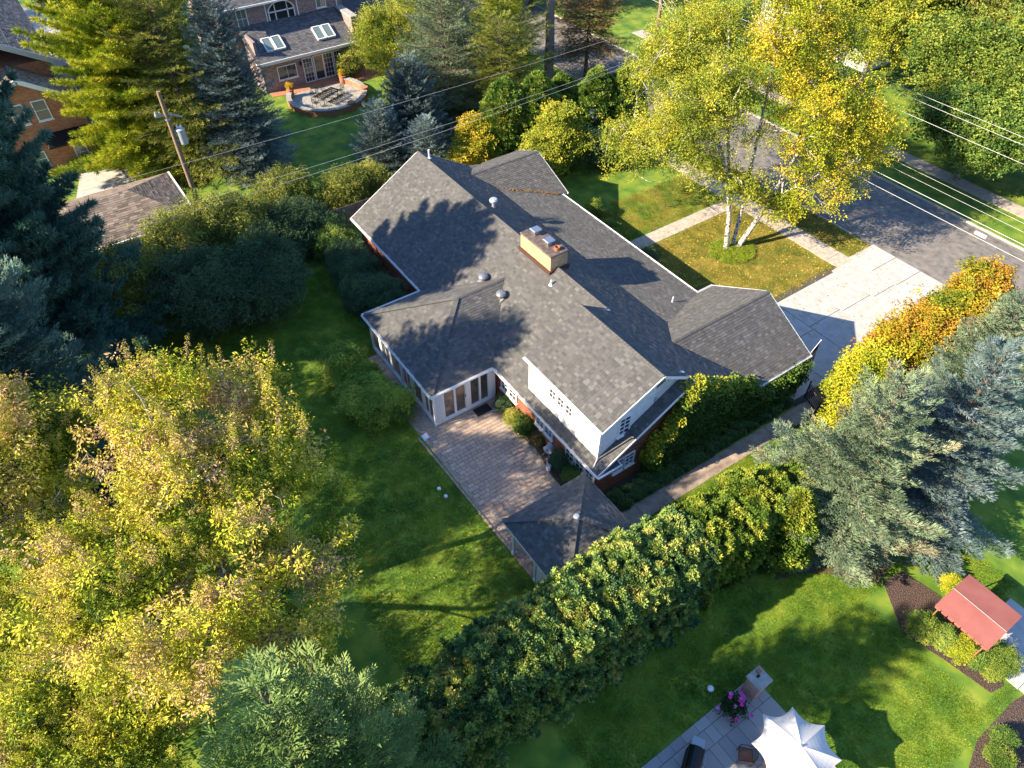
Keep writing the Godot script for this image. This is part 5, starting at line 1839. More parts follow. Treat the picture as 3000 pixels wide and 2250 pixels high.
func grill_and_planter() -> void:
	# brick fire pillar with a stone top
	var at := Vector3(14.42, 0, -3.58)
	var p := thing("brick_pillar", "pink brick pillar with a stone slab and grate on the patio corner", "pillar", at)
	var b := MB.new()
	b.box(Vector3(0, 0.68, 0), Vector3(0.62, 1.36, 0.6))
	part(p, "brick_body", b, M.pink_brick)
	b = MB.new()
	b.bevel(Vector3(0, 1.41, 0), Vector3(0.76, 0.1, 0.74), 0.02)
	part(p, "stone_slab", b, M.stone_cap)
	b = MB.new()
	b.box(Vector3(0.15, 1.5, -0.2), Vector3(0.17, 0.12, 0.16))
	part(p, "loose_brick", b, M.terracotta)
	b = MB.new()
	b.box(Vector3(0.0, 1.472, -0.08), Vector3(0.16, 0.016, 0.1))
	part(p, "vent_slot", b, M.rubber)
	# covered barbecue at the corner
	at = Vector3(10.35, 0, -2.95)
	var g := thing("barbecue", "dark covered barbecue at the bottom edge of the neighbour's patio", "barbecue", at, "", 0.55)
	b = MB.new()
	b.hexa([Vector3(-0.5, 0.0, -0.32), Vector3(0.5, 0.0, -0.32), Vector3(0.5, 0.0, 0.32), Vector3(-0.5, 0.0, 0.32), Vector3(-0.52, 0.85, -0.3), Vector3(0.52, 0.85, -0.3), Vector3(0.52, 0.85, 0.3), Vector3(-0.52, 0.85, 0.3)])
	part(g, "cabinet", b, M.rubber)
	b = MB.new()
	for i in 8:
		var a0 := PI * i / 8.0
		var a1 := PI * (i + 1) / 8.0
		b.quad(Vector3(-0.45, 0.86 + sin(a0) * 0.3, cos(a0) * 0.3), Vector3(0.45, 0.86 + sin(a0) * 0.3, cos(a0) * 0.3), Vector3(0.45, 0.86 + sin(a1) * 0.3, cos(a1) * 0.3), Vector3(-0.45, 0.86 + sin(a1) * 0.3, cos(a1) * 0.3))
		for s in [-0.45, 0.45]:
			b.tri(Vector3(s, 0.86, 0), Vector3(s, 0.86 + sin(a0) * 0.3, cos(a0) * 0.3), Vector3(s, 0.86 + sin(a1) * 0.3, cos(a1) * 0.3))
	var lid := part(g, "lid", b, M.iron)
	b = MB.new()
	b.tube([Vector3(-0.3, 0.95, 0.36), Vector3(0.3, 0.95, 0.36)], [0.02, 0.02], 8)
	part(lid, "handle", b, M.grey_metal)
	b = MB.new()
	for s in [-1, 1]:
		b.bevel(Vector3(s * 0.7, 0.82, 0), Vector3(0.36, 0.05, 0.5), 0.01)
	part(g, "side_shelf", b, M.grey_metal)
	# terracotta pot with pink mandevilla
	at = Vector3(13.2, 0, -3.55)
	p = thing("flower_pot", "pot of dark foliage with bright pink flowers beside the brick pillar", "flower pot", at)
	b = MB.new()
	b.lathe(Vector3.ZERO, [Vector2(0, 0.02), Vector2(0.17, 0.02), Vector2(0.24, 0.36), Vector2(0.27, 0.36), Vector2(0.27, 0.43), Vector2(0.22, 0.43), Vector2(0.2, 0.36), Vector2(0, 0.36)], 18)
	part(p, "pot", b, M.terracotta)
	var r := RandomNumberGenerator.new()
	r.seed = 8
	var lc := leaf_clump(3, 12, 0.16, 0.12, 0.04, 0.2, M.dull_leaf)
	var at2 := []
	var cols := PackedColorArray()
	for i in 90:
		var d := Vector3(r.randfn(), absf(r.randfn()) * 0.7, r.randfn()).normalized() * r.randf_range(0.1, 0.46)
		at2.append(Transform3D(Basis.from_euler(Vector3(r.randf() * 6, r.randf() * 6, 0)), Vector3(0, 0.48, 0) + d))
		cols.append(tint([Color(0.02, 0.045, 0.015), Color(0.045, 0.08, 0.025)], r.randf(), 1.0))
	for q in [Vector3(-0.7, 0.35, -0.25), Vector3(-0.45, 0.3, 0.5), Vector3(0.25, 0.3, 0.6)]:
		for i in 5:
			at2.append(Transform3D(Basis.from_euler(Vector3(r.randf() * 6, r.randf() * 6, 0)).scaled(Vector3.ONE * 0.7), Vector3(0, 0.45, 0).lerp(q, 0.4 + i * 0.14)))
			cols.append(Color(0.03, 0.05, 0.02))
	scatter(p, "foliage", lc, at2, cols)
	var fl := MB.new()
	for k in 5:
		var a := TAU * k / 5.0
		var a2 := a + 0.62
		fl.tri(Vector3.ZERO, Vector3(cos(a - 0.6), 0.25, sin(a - 0.6)) * 0.055, Vector3(cos(a), 0.35, sin(a)) * 0.085)
		fl.tri(Vector3.ZERO, Vector3(cos(a), 0.35, sin(a)) * 0.085, Vector3(cos(a2), 0.25, sin(a2)) * 0.055)
	var fm := fl.mesh(M.petal)
	for q in [Vector3(0.02, 0.98, -0.32), Vector3(0.1, 0.9, -0.3), Vector3(-0.05, 0.95, -0.25), Vector3(0.38, 0.92, -0.05), Vector3(0.42, 0.9, 0.06), Vector3(0.33, 0.95, 0.02), Vector3(0.45, 0.85, -0.12), Vector3(0.12, 0.98, 0.1), Vector3(0.2, 0.94, 0.16), Vector3(0.1, 0.92, 0.22), Vector3(0.22, 0.95, 0.05), Vector3(-0.68, 0.7, -0.25), Vector3(-0.43, 0.6, 0.5), Vector3(-0.36, 0.62, 0.46), Vector3(0.28, 0.55, 0.68), Vector3(-0.15, 0.9, 0.1)]:
		var f := MB.new()
		f.col = Color(0.62, 0.05, 0.34) if r.randf() < 0.8 else Color(0.55, 0.16, 0.42)
		for i in fl.v.size():
			f.v.append(fl.v[i] * 1.2 + Vector3(r.randf(), 0, 0) * 0.0)
			f.n.append(fl.n[i])
			f.c.append(f.col)
		part_mesh(p, "flower", f.mesh(M.petal), Transform3D(Basis.from_euler(Vector3(r.randfn() * 0.4, r.randf() * 6, r.randfn() * 0.4)), q))


func red_canopy() -> void:
	var at := Vector3(23.75, 0, -0.25)
	var s := thing("red_canopy", "square red fabric canopy over a swing among the clipped shrubs", "canopy", at)
	var b := MB.new()
	for q in [[-1.24, -0.06, 2.02, 2.17], [-0.06, 1.24, 2.17, 2.02]]:
		b.hexa([Vector3(q[0], q[2], -1.17), Vector3(q[1], q[3], -1.17), Vector3(q[1], q[3], 1.17), Vector3(q[0], q[2], 1.17), Vector3(q[0], q[2] + 0.02, -1.17), Vector3(q[1], q[3] + 0.02, -1.17), Vector3(q[1], q[3] + 0.02, 1.17), Vector3(q[0], q[2] + 0.02, 1.17)])
	part(s, "fabric_top", b, M.red_canvas)
	b = MB.new()
	b.bar(Vector3(-0.06, 2.2, -1.17), Vector3(-0.06, 2.2, 1.17), 0.02, 0.03)
	part(s, "seam", b, M.stone_cap)
	b = MB.new()
	for x in [-1.24, 1.24]:
		for i in 8:
			var z0 := -1.17 + i * 0.2925
			b.quad(Vector3(x, 2.03, z0), Vector3(x, 2.03, z0 + 0.2925), Vector3(x, 1.86, z0 + 0.25), Vector3(x, 1.86, z0 + 0.04))
	part(s, "valance", b, M.red_canvas)
	for q in [[-1, -1], [1, -1], [1, 1], [-1, 1]]:
		b = MB.new()
		b.tube([Vector3(q[0] * 1.12, 0, q[1] * 1.0), Vector3(q[0] * 1.12, 2.05, q[1] * 1.0)], [0.03, 0.03], 8)
		part(s, "post", b, M.terracotta)
	b = MB.new()
	b.bar(Vector3(-1.12, 1.97, -1.0), Vector3(-1.12, 1.97, 1.0), 0.05, 0.05)
	b.bar(Vector3(1.12, 1.97, -1.0), Vector3(1.12, 1.97, 1.0), 0.05, 0.05)
	part(s, "rail", b, M.terracotta)
	b = MB.new()
	b.bevel(Vector3(0, 0.5, 0), Vector3(0.6, 0.12, 1.6), 0.04)
	b.bevel(Vector3(0.3, 0.8, 0), Vector3(0.12, 0.6, 1.6), 0.04)
	part(s, "swing_seat", b, M.red_canvas)


func dining_set() -> void:
	# circular brick wall round the bluestone terrace of the far house
	var c := Vector3(23.1, 0, -64.0)
	var w := thing("round_brick_wall", "low curved brick wall with stone top round the neighbour's dining terrace", "wall", c)
	var b := MB.new()
	var cap := MB.new()
	var R := 3.5
	for i in 34:
		var a0 := deg_to_rad(-40.0 + i * 260.0 / 34.0)
		var a1 := deg_to_rad(-40.0 + (i + 1) * 260.0 / 34.0)
		var p := []
		for y in [0.0, 0.5]:
			for q in [[a0, R - 0.17], [a1, R - 0.17], [a1, R + 0.17], [a0, R + 0.17]]:
				p.append(Vector3(cos(q[0]) * q[1], y, sin(q[0]) * q[1]))
		b.hexa(p)
		p = []
		for y in [0.5, 0.58]:
			for q in [[a0 + 0.004, R - 0.23], [a1 - 0.004, R - 0.23], [a1 - 0.004, R + 0.23], [a0 + 0.004, R + 0.23]]:
				p.append(Vector3(cos(q[0]) * q[1], y, sin(q[0]) * q[1]))
		var k := 0.85 + 0.3 * hash01(i, 3, 8)
		cap.col = Color(k, k, k)
		cap.hexa(p)
	part(w, "brick_course", b, M.orange_brick)
	part(w, "coping_stones", cap, M.stone_cap)
	for a in [-40.0, 75.0, 20.0, 220.0]:
		b = MB.new()
		var q := Vector3(cos(deg_to_rad(a)) * R, 0, sin(deg_to_rad(a)) * R)
		b.lathe(q, [Vector2(0.32, 0), Vector2(0.32, 0.66), Vector2(0.36, 0.66), Vector2(0.36, 0.75), Vector2(0, 0.76)], 16)
		part(w, "pier", b, M.orange_brick)
	var root := tag(Node3D.new(), "", "", "", "structure")
	root.name = "round_terrace"
	add_child(root)
	b = MB.new()
	var ring := []
	for i in 40:
		ring.append(Vector2(c.x + cos(TAU * i / 40.0) * (R - 0.17), c.z + sin(TAU * i / 40.0) * (R - 0.17)))
	b.slab(ring, -0.1, 0.03)
	part(root, "bluestone", b, M.bluestone_ground)
	b = MB.new()
	b.slab(v2([19.0, -68.3, 34.5, -68.3, 34.0, -66.3, 27.2, -65.6, 25.6, -66.6, 20.6, -66.8, 19.0, -67.2]), -0.1, 0.036)
	structure("brick_terrace", b, M.orange_brick)
	# table and chairs of black cast metal
	var tc := Vector3(23.0, 0, -63.6)
	var t := thing("dining_table", "long black lattice metal dining table on the round terrace", "table", tc, "", 0.42)
	b = MB.new()
	for i in 15:
		var x := -1.05 + i * 0.15
		b.bar(Vector3(x, 0.72, -0.5), Vector3(x + 0.15 if i % 2 else x - 0.1, 0.72, 0.5), 0.05, 0.02)
	for i in 7:
		b.bar(Vector3(-1.1, 0.72, -0.45 + i * 0.15), Vector3(1.1, 0.72, -0.45 + i * 0.15), 0.05, 0.02)
	for s in [-1, 1]:
		b.bar(Vector3(-1.15, 0.72, s * 0.53), Vector3(1.15, 0.72, s * 0.53), 0.07, 0.04)
		b.bar(Vector3(s * 1.13, 0.72, -0.5), Vector3(s * 1.13, 0.72, 0.5), 0.07, 0.04)
	part(t, "tabletop", b, M.iron)
	for q in [[-1, -1], [1, -1], [1, 1], [-1, 1]]:
		b = MB.new()
		b.tube([Vector3(q[0] * 1.0, 0.7, q[1] * 0.4), Vector3(q[0] * 0.9, 0.35, q[1] * 0.36), Vector3(q[0] * 1.02, 0, q[1] * 0.42)], [0.03, 0.022, 0.028], 6)
		part(t, "leg", b, M.iron)
	var bs := Basis(Vector3.UP, 0.42)
	var seats := [[-0.72, 0.95, 0.0, "black metal chair on the near side of the table, left end"], [0.0, 0.98, 0.1, "black metal chair on the near side of the table, middle"], [0.72, 0.95, -0.1, "black metal chair on the near side of the table, right end"], [-0.72, -0.95, PI, "black metal chair on the far side of the table, left end"], [0.0, -1.0, PI + 0.2, "black metal chair on the far side of the table, middle"], [0.75, -0.98, PI - 0.1, "black metal chair on the far side of the table, right end"], [-1.6, 0.0, -PI * 0.5, "black metal chair at the left head of the dining table"], [1.65, 0.1, PI * 0.5, "black metal chair at the right head of the dining table"]]
	for s in seats:
		var p := tc + bs * Vector3(s[0], 0, s[1])
		patio_chair("metal_chair", s[3], p, 0.42 + s[2], false, "chairs round the black dining table")
	# pots of yellow chrysanthemums on the piers
	for q in [[Vector3(20.42, 0.76, -66.25), "yellow chrysanthemum on the left end pier of the curved wall"], [Vector3(25.78, 0.76, -66.25), "yellow chrysanthemum on the right end pier of the curved wall"]]:
		var m := leafy({"name": "chrysanthemum", "label": q[1], "cat": "potted flower", "group": "yellow chrysanthemums on the curved wall", "at": q[0], "lobes": [[0, 0.28, 0, 0.33, 0.27, 0.33]], "n": 70, "per": 2, "jit": 0.05, "size": 0.4, "leaf": leaf_small, "pal": [Color(0.55, 0.33, 0.01), Color(0.72, 0.5, 0.02), Color(0.45, 0.36, 0.02)], "bark": M.bark, "r": 0.02, "limbs": 3, "twigs": 4, "seed": int(q[0].x), "gap": -1.0, "crown": "flowers", "floor": 0.0})
		b = MB.new()
		b.lathe(Vector3.ZERO, [Vector2(0, 0.0), Vector2(0.12, 0.0), Vector2(0.17, 0.2), Vector2(0, 0.2)], 12)
		part(m, "pot", b, M.terracotta)


func yard_bits() -> void:
	# hose reel and white can by the bed
	var at := Vector3(15.0, 0, -18.25)
	var h := thing("hose_reel", "pale grey garden hose reel standing in the planting bed by the wall", "hose reel", at, "", 0.3)
	var b := MB.new()
	for s in [-1, 1]:
		b.tube([Vector3(s * 0.26, 0, -0.22), Vector3(s * 0.24, 0.5, -0.05), Vector3(s * 0.24, 0.86, 0.1), Vector3(s * 0.24, 0.9, 0.2)], [0.016, 0.016, 0.016, 0.016], 6)
		b.tube([Vector3(s * 0.24, 0.5, -0.05), Vector3(s * 0.26, 0.0, 0.26)], [0.016, 0.016], 6)
	b.tube([Vector3(-0.24, 0.9, 0.2), Vector3(0.24, 0.9, 0.2)], [0.016, 0.016], 6)
	part(h, "frame", b, M.galv)
	b = MB.new()
	for k in 14:
		var a0 := TAU * k / 14.0
		var a1 := TAU * (k + 1) / 14.0
		for rr in [[0.2, -0.2, 0.2], [0.12, -0.2, 0.2]]:
			b.quad(Vector3(rr[1], 0.5 + sin(a0) * rr[0], cos(a0) * rr[0]), Vector3(rr[2], 0.5 + sin(a0) * rr[0], cos(a0) * rr[0]), Vector3(rr[2], 0.5 + sin(a1) * rr[0], cos(a1) * rr[0]), Vector3(rr[1], 0.5 + sin(a1) * rr[0], cos(a1) * rr[0]))
		for x in [-0.21, 0.21]:
			b.quad(Vector3(x, 0.5 + sin(a0) * 0.27, cos(a0) * 0.27), Vector3(x, 0.5 + sin(a1) * 0.27, cos(a1) * 0.27), Vector3(x, 0.5 + sin(a1) * 0.1, cos(a1) * 0.1), Vector3(x, 0.5 + sin(a0) * 0.1, cos(a0) * 0.1))
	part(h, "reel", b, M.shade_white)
	b = MB.new()
	var pts := []
	var rr := []
	for i in 90:
		var a := TAU * i / 12.0
		pts.append(Vector3(-0.17 + 0.34 * i / 90.0, 0.5 + sin(a) * 0.215, cos(a) * 0.215))
		rr.append(0.014)
	b.tube(pts, rr, 5)
	part(h, "hose", b, M.shade_white)
	at = Vector3(14.35, 0, -17.45)
	var c := thing("watering_can", "white watering can lying at the edge of the pavers by the boxwoods", "watering can", at, "", 1.2)
	b = MB.new()
	b.lathe(Vector3.ZERO, [Vector2(0, 0.03), Vector2(0.13, 0.03), Vector2(0.14, 0.3), Vector2(0.12, 0.32), Vector2(0.1, 0.3), Vector2(0, 0.1)], 16)
	part(c, "body", b, M.white)
	b = MB.new()
	b.tube([Vector3(0.12, 0.1, 0), Vector3(0.28, 0.22, 0), Vector3(0.38, 0.36, 0)], [0.03, 0.022, 0.018], 8)
	b.lathe(Vector3(0.38, 0.34, 0), [Vector2(0.02, 0), Vector2(0.055, 0.05), Vector2(0, 0.055)], 10)
	part(c, "spout", b, M.white)
	b = MB.new()
	b.tube([Vector3(-0.13, 0.1, 0), Vector3(-0.26, 0.2, 0), Vector3(-0.18, 0.36, 0), Vector3(0.05, 0.34, 0)], [0.014, 0.014, 0.014, 0.014], 6)
	part(c, "handle", b, M.white)
	for q in [[Vector3(9.0, 0, -19.6), "small white cap in the lawn, the one farther from the hedge"], [Vector3(9.05, 0, -19.0), "small white cap in the lawn, the one nearer to the hedge"]]:
		b = MB.new()
		b.lathe(q[0], [Vector2(0.1, 0), Vector2(0.1, 0.09), Vector2(0.07, 0.13), Vector2(0, 0.13)], 12)
		tag(part(self, "drain_cap", b, M.white), q[1], "drain cap", "white caps in the back lawn")
	b = MB.new()
	b.ball(Vector3(13.1, 0.12, -4.6), Vector3(0.14, 0.12, 0.14), 8, 14)
	tag(part(self, "white_ball", b, M.white), "white ball on the grass left of the brick pillar", "ball")
	# board fence in the shade behind the shrubs
	var f := thing("board_fence", "weathered board fence half hidden between the dark shrubs", "fence", Vector3(13.5, 0, -43.5))
	var fo := f.position
	for i in 40:
		b = MB.new()
		var k := 0.8 + 0.4 * hash01(i, 2, 2)
		b.col = Color(k, k, k)
		b.box(Vector3(9.0 + i * 0.22, 0.9, -43.5), Vector3(0.2, 1.8, 0.025))
		part(f, "board", b, M.grey_bark, fo)
	b = MB.new()
	for y in [0.4, 1.5]:
		b.box(Vector3(13.3, y, -43.55), Vector3(8.8, 0.09, 0.05))
	part(f, "rail", b, M.grey_bark, fo)


# ---------- trees and plants ----------
var leaf_ash: ArrayMesh
var leaf_birch: ArrayMesh
var leaf_maple: ArrayMesh
var leaf_small: ArrayMesh
var leaf_fine: ArrayMesh
var needle_spray: ArrayMesh
var soft_spray: ArrayMesh
var pine_tuft: ArrayMesh
var scale_fan: ArrayMesh


func foliage_meshes() -> void:
	leaf_ash = leaf_clump(1, 32, 0.30, 0.14, 0.03, 0.4, M.plain_leaf)
	leaf_birch = leaf_clump(2, 22, 0.32, 0.125, 0.045, 0.35, M.plain_leaf)
	leaf_maple = leaf_clump(3, 16, 0.3, 0.17, 0.075, 0.15, M.plain_leaf)
	leaf_small = leaf_clump(4, 22, 0.25, 0.1, 0.038, 0.0, M.dull_leaf)
	leaf_fine = leaf_clump(5, 30, 0.3, 0.15, 0.03, 0.25, M.dull_leaf)
	needle_spray = spray(6, M.needle, 9, 0.46, 0.026, 0.8)
	soft_spray = spray(7, M.needle, 8, 0.42, 0.018, 0.7)
	pine_tuft = tuft(8, M.needle, 34, 0.27, 0.022)
	scale_fan = fan(9, M.dull_leaf, 0.34, 0.042)


const ASH := [Color(0.12, 0.19, 0.014), Color(0.27, 0.34, 0.02), Color(0.47, 0.48, 0.03), Color(0.66, 0.6, 0.055), Color(0.68, 0.54, 0.15), Color(0.56, 0.38, 0.2)]
const BIRCH_GOLD := [Color(0.17, 0.24, 0.018), Color(0.33, 0.38, 0.024), Color(0.52, 0.49, 0.03), Color(0.62, 0.46, 0.035)]
const BIRCH_GREEN := [Color(0.12, 0.18, 0.02), Color(0.25, 0.31, 0.03), Color(0.38, 0.42, 0.04), Color(0.48, 0.46, 0.05)]
const BLUE := [Color(0.055, 0.1, 0.095), Color(0.105, 0.165, 0.155), Color(0.165, 0.235, 0.23), Color(0.24, 0.32, 0.33)]
const SAGE := [Color(0.06, 0.105, 0.062), Color(0.125, 0.19, 0.112), Color(0.2, 0.275, 0.16), Color(0.28, 0.355, 0.21), Color(0.28, 0.24, 0.14)]
const SPRUCE := [Color(0.05, 0.1, 0.03), Color(0.1, 0.18, 0.05), Color(0.17, 0.27, 0.075), Color(0.26, 0.35, 0.11)]
const PINE_DARK := [Color(0.05, 0.13, 0.095), Color(0.085, 0.19, 0.14), Color(0.13, 0.25, 0.18)]
const PINE_TEAL := [Color(0.05, 0.125, 0.10), Color(0.10, 0.195, 0.155), Color(0.17, 0.28, 0.22)]
const PINE_YELLOW := [Color(0.13, 0.21, 0.02), Color(0.29, 0.37, 0.028), Color(0.48, 0.52, 0.04), Color(0.60, 0.58, 0.05)]
const OLIVE := [Color(0.07, 0.1, 0.02), Color(0.16, 0.2, 0.034), Color(0.28, 0.31, 0.05), Color(0.4, 0.39, 0.075)]
const THUJA := [Color(0.055, 0.125, 0.055), Color(0.11, 0.21, 0.075), Color(0.21, 0.33, 0.085), Color(0.36, 0.46, 0.1), Color(0.46, 0.44, 0.12)]
const THUJA_FRESH := [Color(0.06, 0.125, 0.018), Color(0.13, 0.215, 0.028), Color(0.22, 0.30, 0.04), Color(0.35, 0.38, 0.05)]
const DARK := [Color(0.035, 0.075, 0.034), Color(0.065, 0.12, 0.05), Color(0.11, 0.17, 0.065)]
const SHRUB := [Color(0.05, 0.1, 0.016), Color(0.12, 0.2, 0.03), Color(0.21, 0.29, 0.04), Color(0.32, 0.37, 0.055)]
const BRIGHT := [Color(0.09, 0.17, 0.025), Color(0.19, 0.30, 0.04), Color(0.32, 0.42, 0.06), Color(0.50, 0.52, 0.08)]
const EMERALD := [Color(0.05, 0.12, 0.024), Color(0.11, 0.2, 0.035), Color(0.2, 0.3, 0.05), Color(0.32, 0.4, 0.07)]
const GOLD := [Color(0.14, 0.19, 0.018), Color(0.3, 0.31, 0.022), Color(0.46, 0.36, 0.026), Color(0.44, 0.24, 0.028), Color(0.3, 0.15, 0.03)]
const YELLOW := [Color(0.18, 0.26, 0.02), Color(0.38, 0.42, 0.028), Color(0.62, 0.55, 0.035)]
const BROWNISH := [Color(0.09, 0.09, 0.03), Color(0.18, 0.13, 0.05), Color(0.28, 0.18, 0.075), Color(0.17, 0.2, 0.045)]


func big_trees() -> void:
	leafy({"name": "ash_tree", "label": "large yellowing ash tree nearest the back lawn, with pinkish seed clusters", "cat": "tree", "group": "yellowing ash trees at lower left",
		"at": Vector3(-1.5, 0, -19.0), "lobes": [[0.5, 9.2, 1.6, 3.6, 2.6, 3.6], [3.0, 8.2, 0.4, 2.3, 2.0, 2.4], [-1.0, 8.8, 5.2, 3.2, 2.2, 2.8], [0.4, 10.2, -2.4, 2.6, 2.4, 2.4], [3.4, 8.6, -2.6, 1.9, 2.3, 1.8], [2.4, 7.4, 4.4, 2.1, 1.6, 2.1], [-3.0, 8.8, 2.4, 2.3, 2.2, 2.6], [0.8, 7.0, 6.4, 2.2, 1.5, 1.9]],
		"n": 1950, "per": 2, "jit": 0.23, "size": 1.0, "shoots": 300, "leaf": leaf_ash, "pal": ASH, "bark": M.grey_bark, "r": 0.24, "freq": 0.22, "seed": 11, "gap": 0.06, "limbs": 130, "twigs": 420, "twig": 0.018, "sunny": 0.22, "huef": 1.3, "rough": 0.6, "shell": 0.3,
		"stems": [[Vector3(0, 0, 0), Vector3(-0.2, 2.6, -1.5), Vector3(0.4, 5.5, -3.2), Vector3(0.8, 9.5, -4.0), 1.0], [Vector3(0.2, 0, 0), Vector3(0.8, 2.5, 0.4), Vector3(2.0, 5.5, 0.6), Vector3(3.0, 8.2, -0.5), 0.9], [Vector3(0, 0, 0.1), Vector3(-0.6, 3, 1.5), Vector3(-1.2, 6, 3.4), Vector3(-1.2, 9, 4.6), 0.85], [Vector3(0, 1.5, 0), Vector3(0.4, 5, 0.2), Vector3(0.2, 8.5, 0.4), Vector3(0.3, 11, 0.3), 0.8]]})
	leafy({"name": "ash_tree", "label": "bright yellow ash tree cut by the left edge, beside the larger ash", "cat": "tree", "group": "yellowing ash trees at lower left",
		"at": Vector3(-7.0, 0, -23.5), "lobes": [[0.3, 8.8, 0.2, 2.6, 2.6, 2.4], [1.3, 8.8, -1.2, 2.4, 2.8, 2.2], [-1.0, 9.0, -1.4, 2.4, 2.6, 2.4], [-0.8, 8.0, 1.6, 2.2, 2.0, 1.8]],
		"n": 1300, "per": 2, "jit": 0.22, "size": 1.0, "shoots": 240, "leaf": leaf_ash, "pal": ASH, "bark": M.grey_bark, "r": 0.22, "freq": 0.22, "seed": 12, "gap": 0.02, "limbs": 60, "twigs": 300, "twig": 0.018, "sunny": 0.3, "huef": 1.3, "rough": 0.55, "shell": 0.3,
		"stems": [[Vector3(0, 0, 0), Vector3(0.1, 3, -0.2), Vector3(0.3, 6, -0.4), Vector3(0.3, 10, -0.6), 1.0]]})
	leafy({"name": "ash_tree", "label": "lower greener ash growth in the bottom left corner, under the two big crowns", "cat": "tree", "group": "yellowing ash trees at lower left",
		"at": Vector3(-7.2, 0, -18.0), "lobes": [[1.4, 4.0, -3.6, 2.2, 1.7, 2.0], [-1.3, 4.1, -2.2, 2.4, 1.8, 2.3], [0.1, 4.2, 0.3, 2.3, 1.7, 2.2], [-1.6, 4.2, 2.0, 2.2, 1.8, 2.2], [0.8, 4.0, 4.0, 2.3, 1.7, 2.2], [2.0, 4.0, 2.1, 2.1, 1.6, 2.0], [-1.0, 4.2, 5.4, 2.3, 1.7, 2.2]],
		"n": 1800, "per": 2, "jit": 0.24, "size": 1.0, "shoots": 200, "leaf": leaf_ash, "pal": [Color(0.10, 0.17, 0.016), Color(0.22, 0.31, 0.022), Color(0.42, 0.46, 0.03), Color(0.62, 0.58, 0.055), Color(0.5, 0.38, 0.16)], "bark": M.grey_bark, "r": 0.16, "freq": 0.3, "seed": 13, "gap": -0.12, "limbs": 60, "twigs": 260, "twig": 0.016, "sunny": 0.2, "huef": 1.3, "rough": 0.5, "shell": 0.36,
		"stems": [[Vector3(0, 0, 0), Vector3(0.1, 1.5, -0.6), Vector3(0.3, 3.2, -1.6), Vector3(0.5, 4.6, -2.4), 1.0], [Vector3(0, 0, 0), Vector3(0.3, 1.5, 1.0), Vector3(0.6, 3.0, 2.4), Vector3(0.6, 4.6, 3.6), 0.9]]})
	conifer({"name": "spruce_tree", "label": "fresh green spruce with thick shoots at the bottom left, by the hedge end", "cat": "tree", "at": Vector3(-1.1, 0, -7.5), "H": 15.4, "R": 4.0, "low": 0.5, "dy": 0.42, "pal": SPRUCE, "mesh": needle_spray, "bark": M.bark, "seed": 21, "size": 0.9, "step": 0.27, "shape": 0.72, "droop": 0.3, "up": 0.2, "tips": 0.5, "lift": 0.35})
	# the two blue-grey spruces and their neighbour at the right
	conifer({"name": "blue_spruce", "label": "large grey green spruce at the right, browned along its lower boughs", "cat": "tree", "group": "spruces along the right boundary", "at": Vector3(23.2, 0, -7.0), "H": 10.6, "R": 4.3, "low": 0.3, "dy": 0.78, "ragged": 0.45, "miss": 0.06, "bpl": 2.1, "maxb": 10, "pal": SAGE, "mesh": needle_spray, "bark": M.bark, "seed": 22, "size": 0.95, "step": 0.24, "wide": 0.4, "lift": 0.05, "shape": 0.8, "droop": 0.38, "up": 0.22})
	conifer({"name": "blue_spruce", "label": "silvery blue spruce behind the grey green one, at the right edge", "cat": "tree", "group": "spruces along the right boundary", "at": Vector3(27.3, 0, -5.6), "H": 11.0, "R": 4.1, "low": 0.3, "dy": 0.78, "ragged": 0.45, "miss": 0.06, "bpl": 2.1, "maxb": 10, "pal": BLUE, "mesh": needle_spray, "bark": M.bark, "seed": 23, "size": 0.95, "step": 0.24, "wide": 0.4, "lift": 0.05, "shape": 0.8, "droop": 0.38, "up": 0.22})
	conifer({"name": "blue_spruce", "label": "spruce cut by the right edge, under the golden maple", "cat": "tree", "group": "spruces along the right boundary", "at": Vector3(32.6, 0, -7.2), "H": 10.0, "R": 3.4, "low": 0.3, "dy": 0.42, "pal": SAGE, "mesh": needle_spray, "bark": M.bark, "seed": 24, "size": 0.92, "step": 0.3, "shape": 0.8, "droop": 0.36, "up": 0.2})
	# left edge: dark pine
	conifer({"name": "pine_tree", "label": "tall dark blue green pine at the left edge, boughs over the garage", "cat": "tree", "at": Vector3(-4.4, 0, -38.6), "H": 20.0, "R": 5.8, "low": 1.5, "dy": 0.7, "pal": PINE_DARK, "mesh": pine_tuft, "bark": M.bark, "seed": 25, "size": 1.35, "step": 0.27, "shape": 0.42, "droop": 0.1, "up": 0.16, "ragged": 0.4, "miss": 0.05, "bare": 0.3, "wide": 0.42, "maxb": 9, "lift": 0.6})
	conifer({"name": "spruce_tree", "label": "teal green spruce at the left edge above the yellow ash trees", "cat": "tree", "at": Vector3(-6.4, 0, -30.2), "H": 18.5, "R": 4.9, "low": 0.5, "dy": 0.5, "pal": PINE_TEAL, "mesh": needle_spray, "bark": M.bark, "seed": 29, "size": 1.0, "step": 0.32, "shape": 0.6, "droop": 0.34, "up": 0.2, "ragged": 0.35, "miss": 0.1})
	# upper left: yellow pine and hemlock, blue spruce
	conifer({"name": "pine_tree", "label": "bright yellow green pine reaching the top edge, left of the utility pole", "cat": "tree", "at": Vector3(6.6, 0, -61.5), "H": 18.5, "R": 5.8, "low": 1.0, "dy": 0.6, "pal": PINE_YELLOW, "mesh": pine_tuft, "bark": M.bark, "seed": 26, "size": 1.35, "step": 0.34, "shape": 0.5, "droop": 0.22, "up": 0.12, "ragged": 0.5, "miss": 0.14, "bare": 0.3, "wide": 0.34, "maxb": 8, "lift": 0.5, "tips": 0.5})
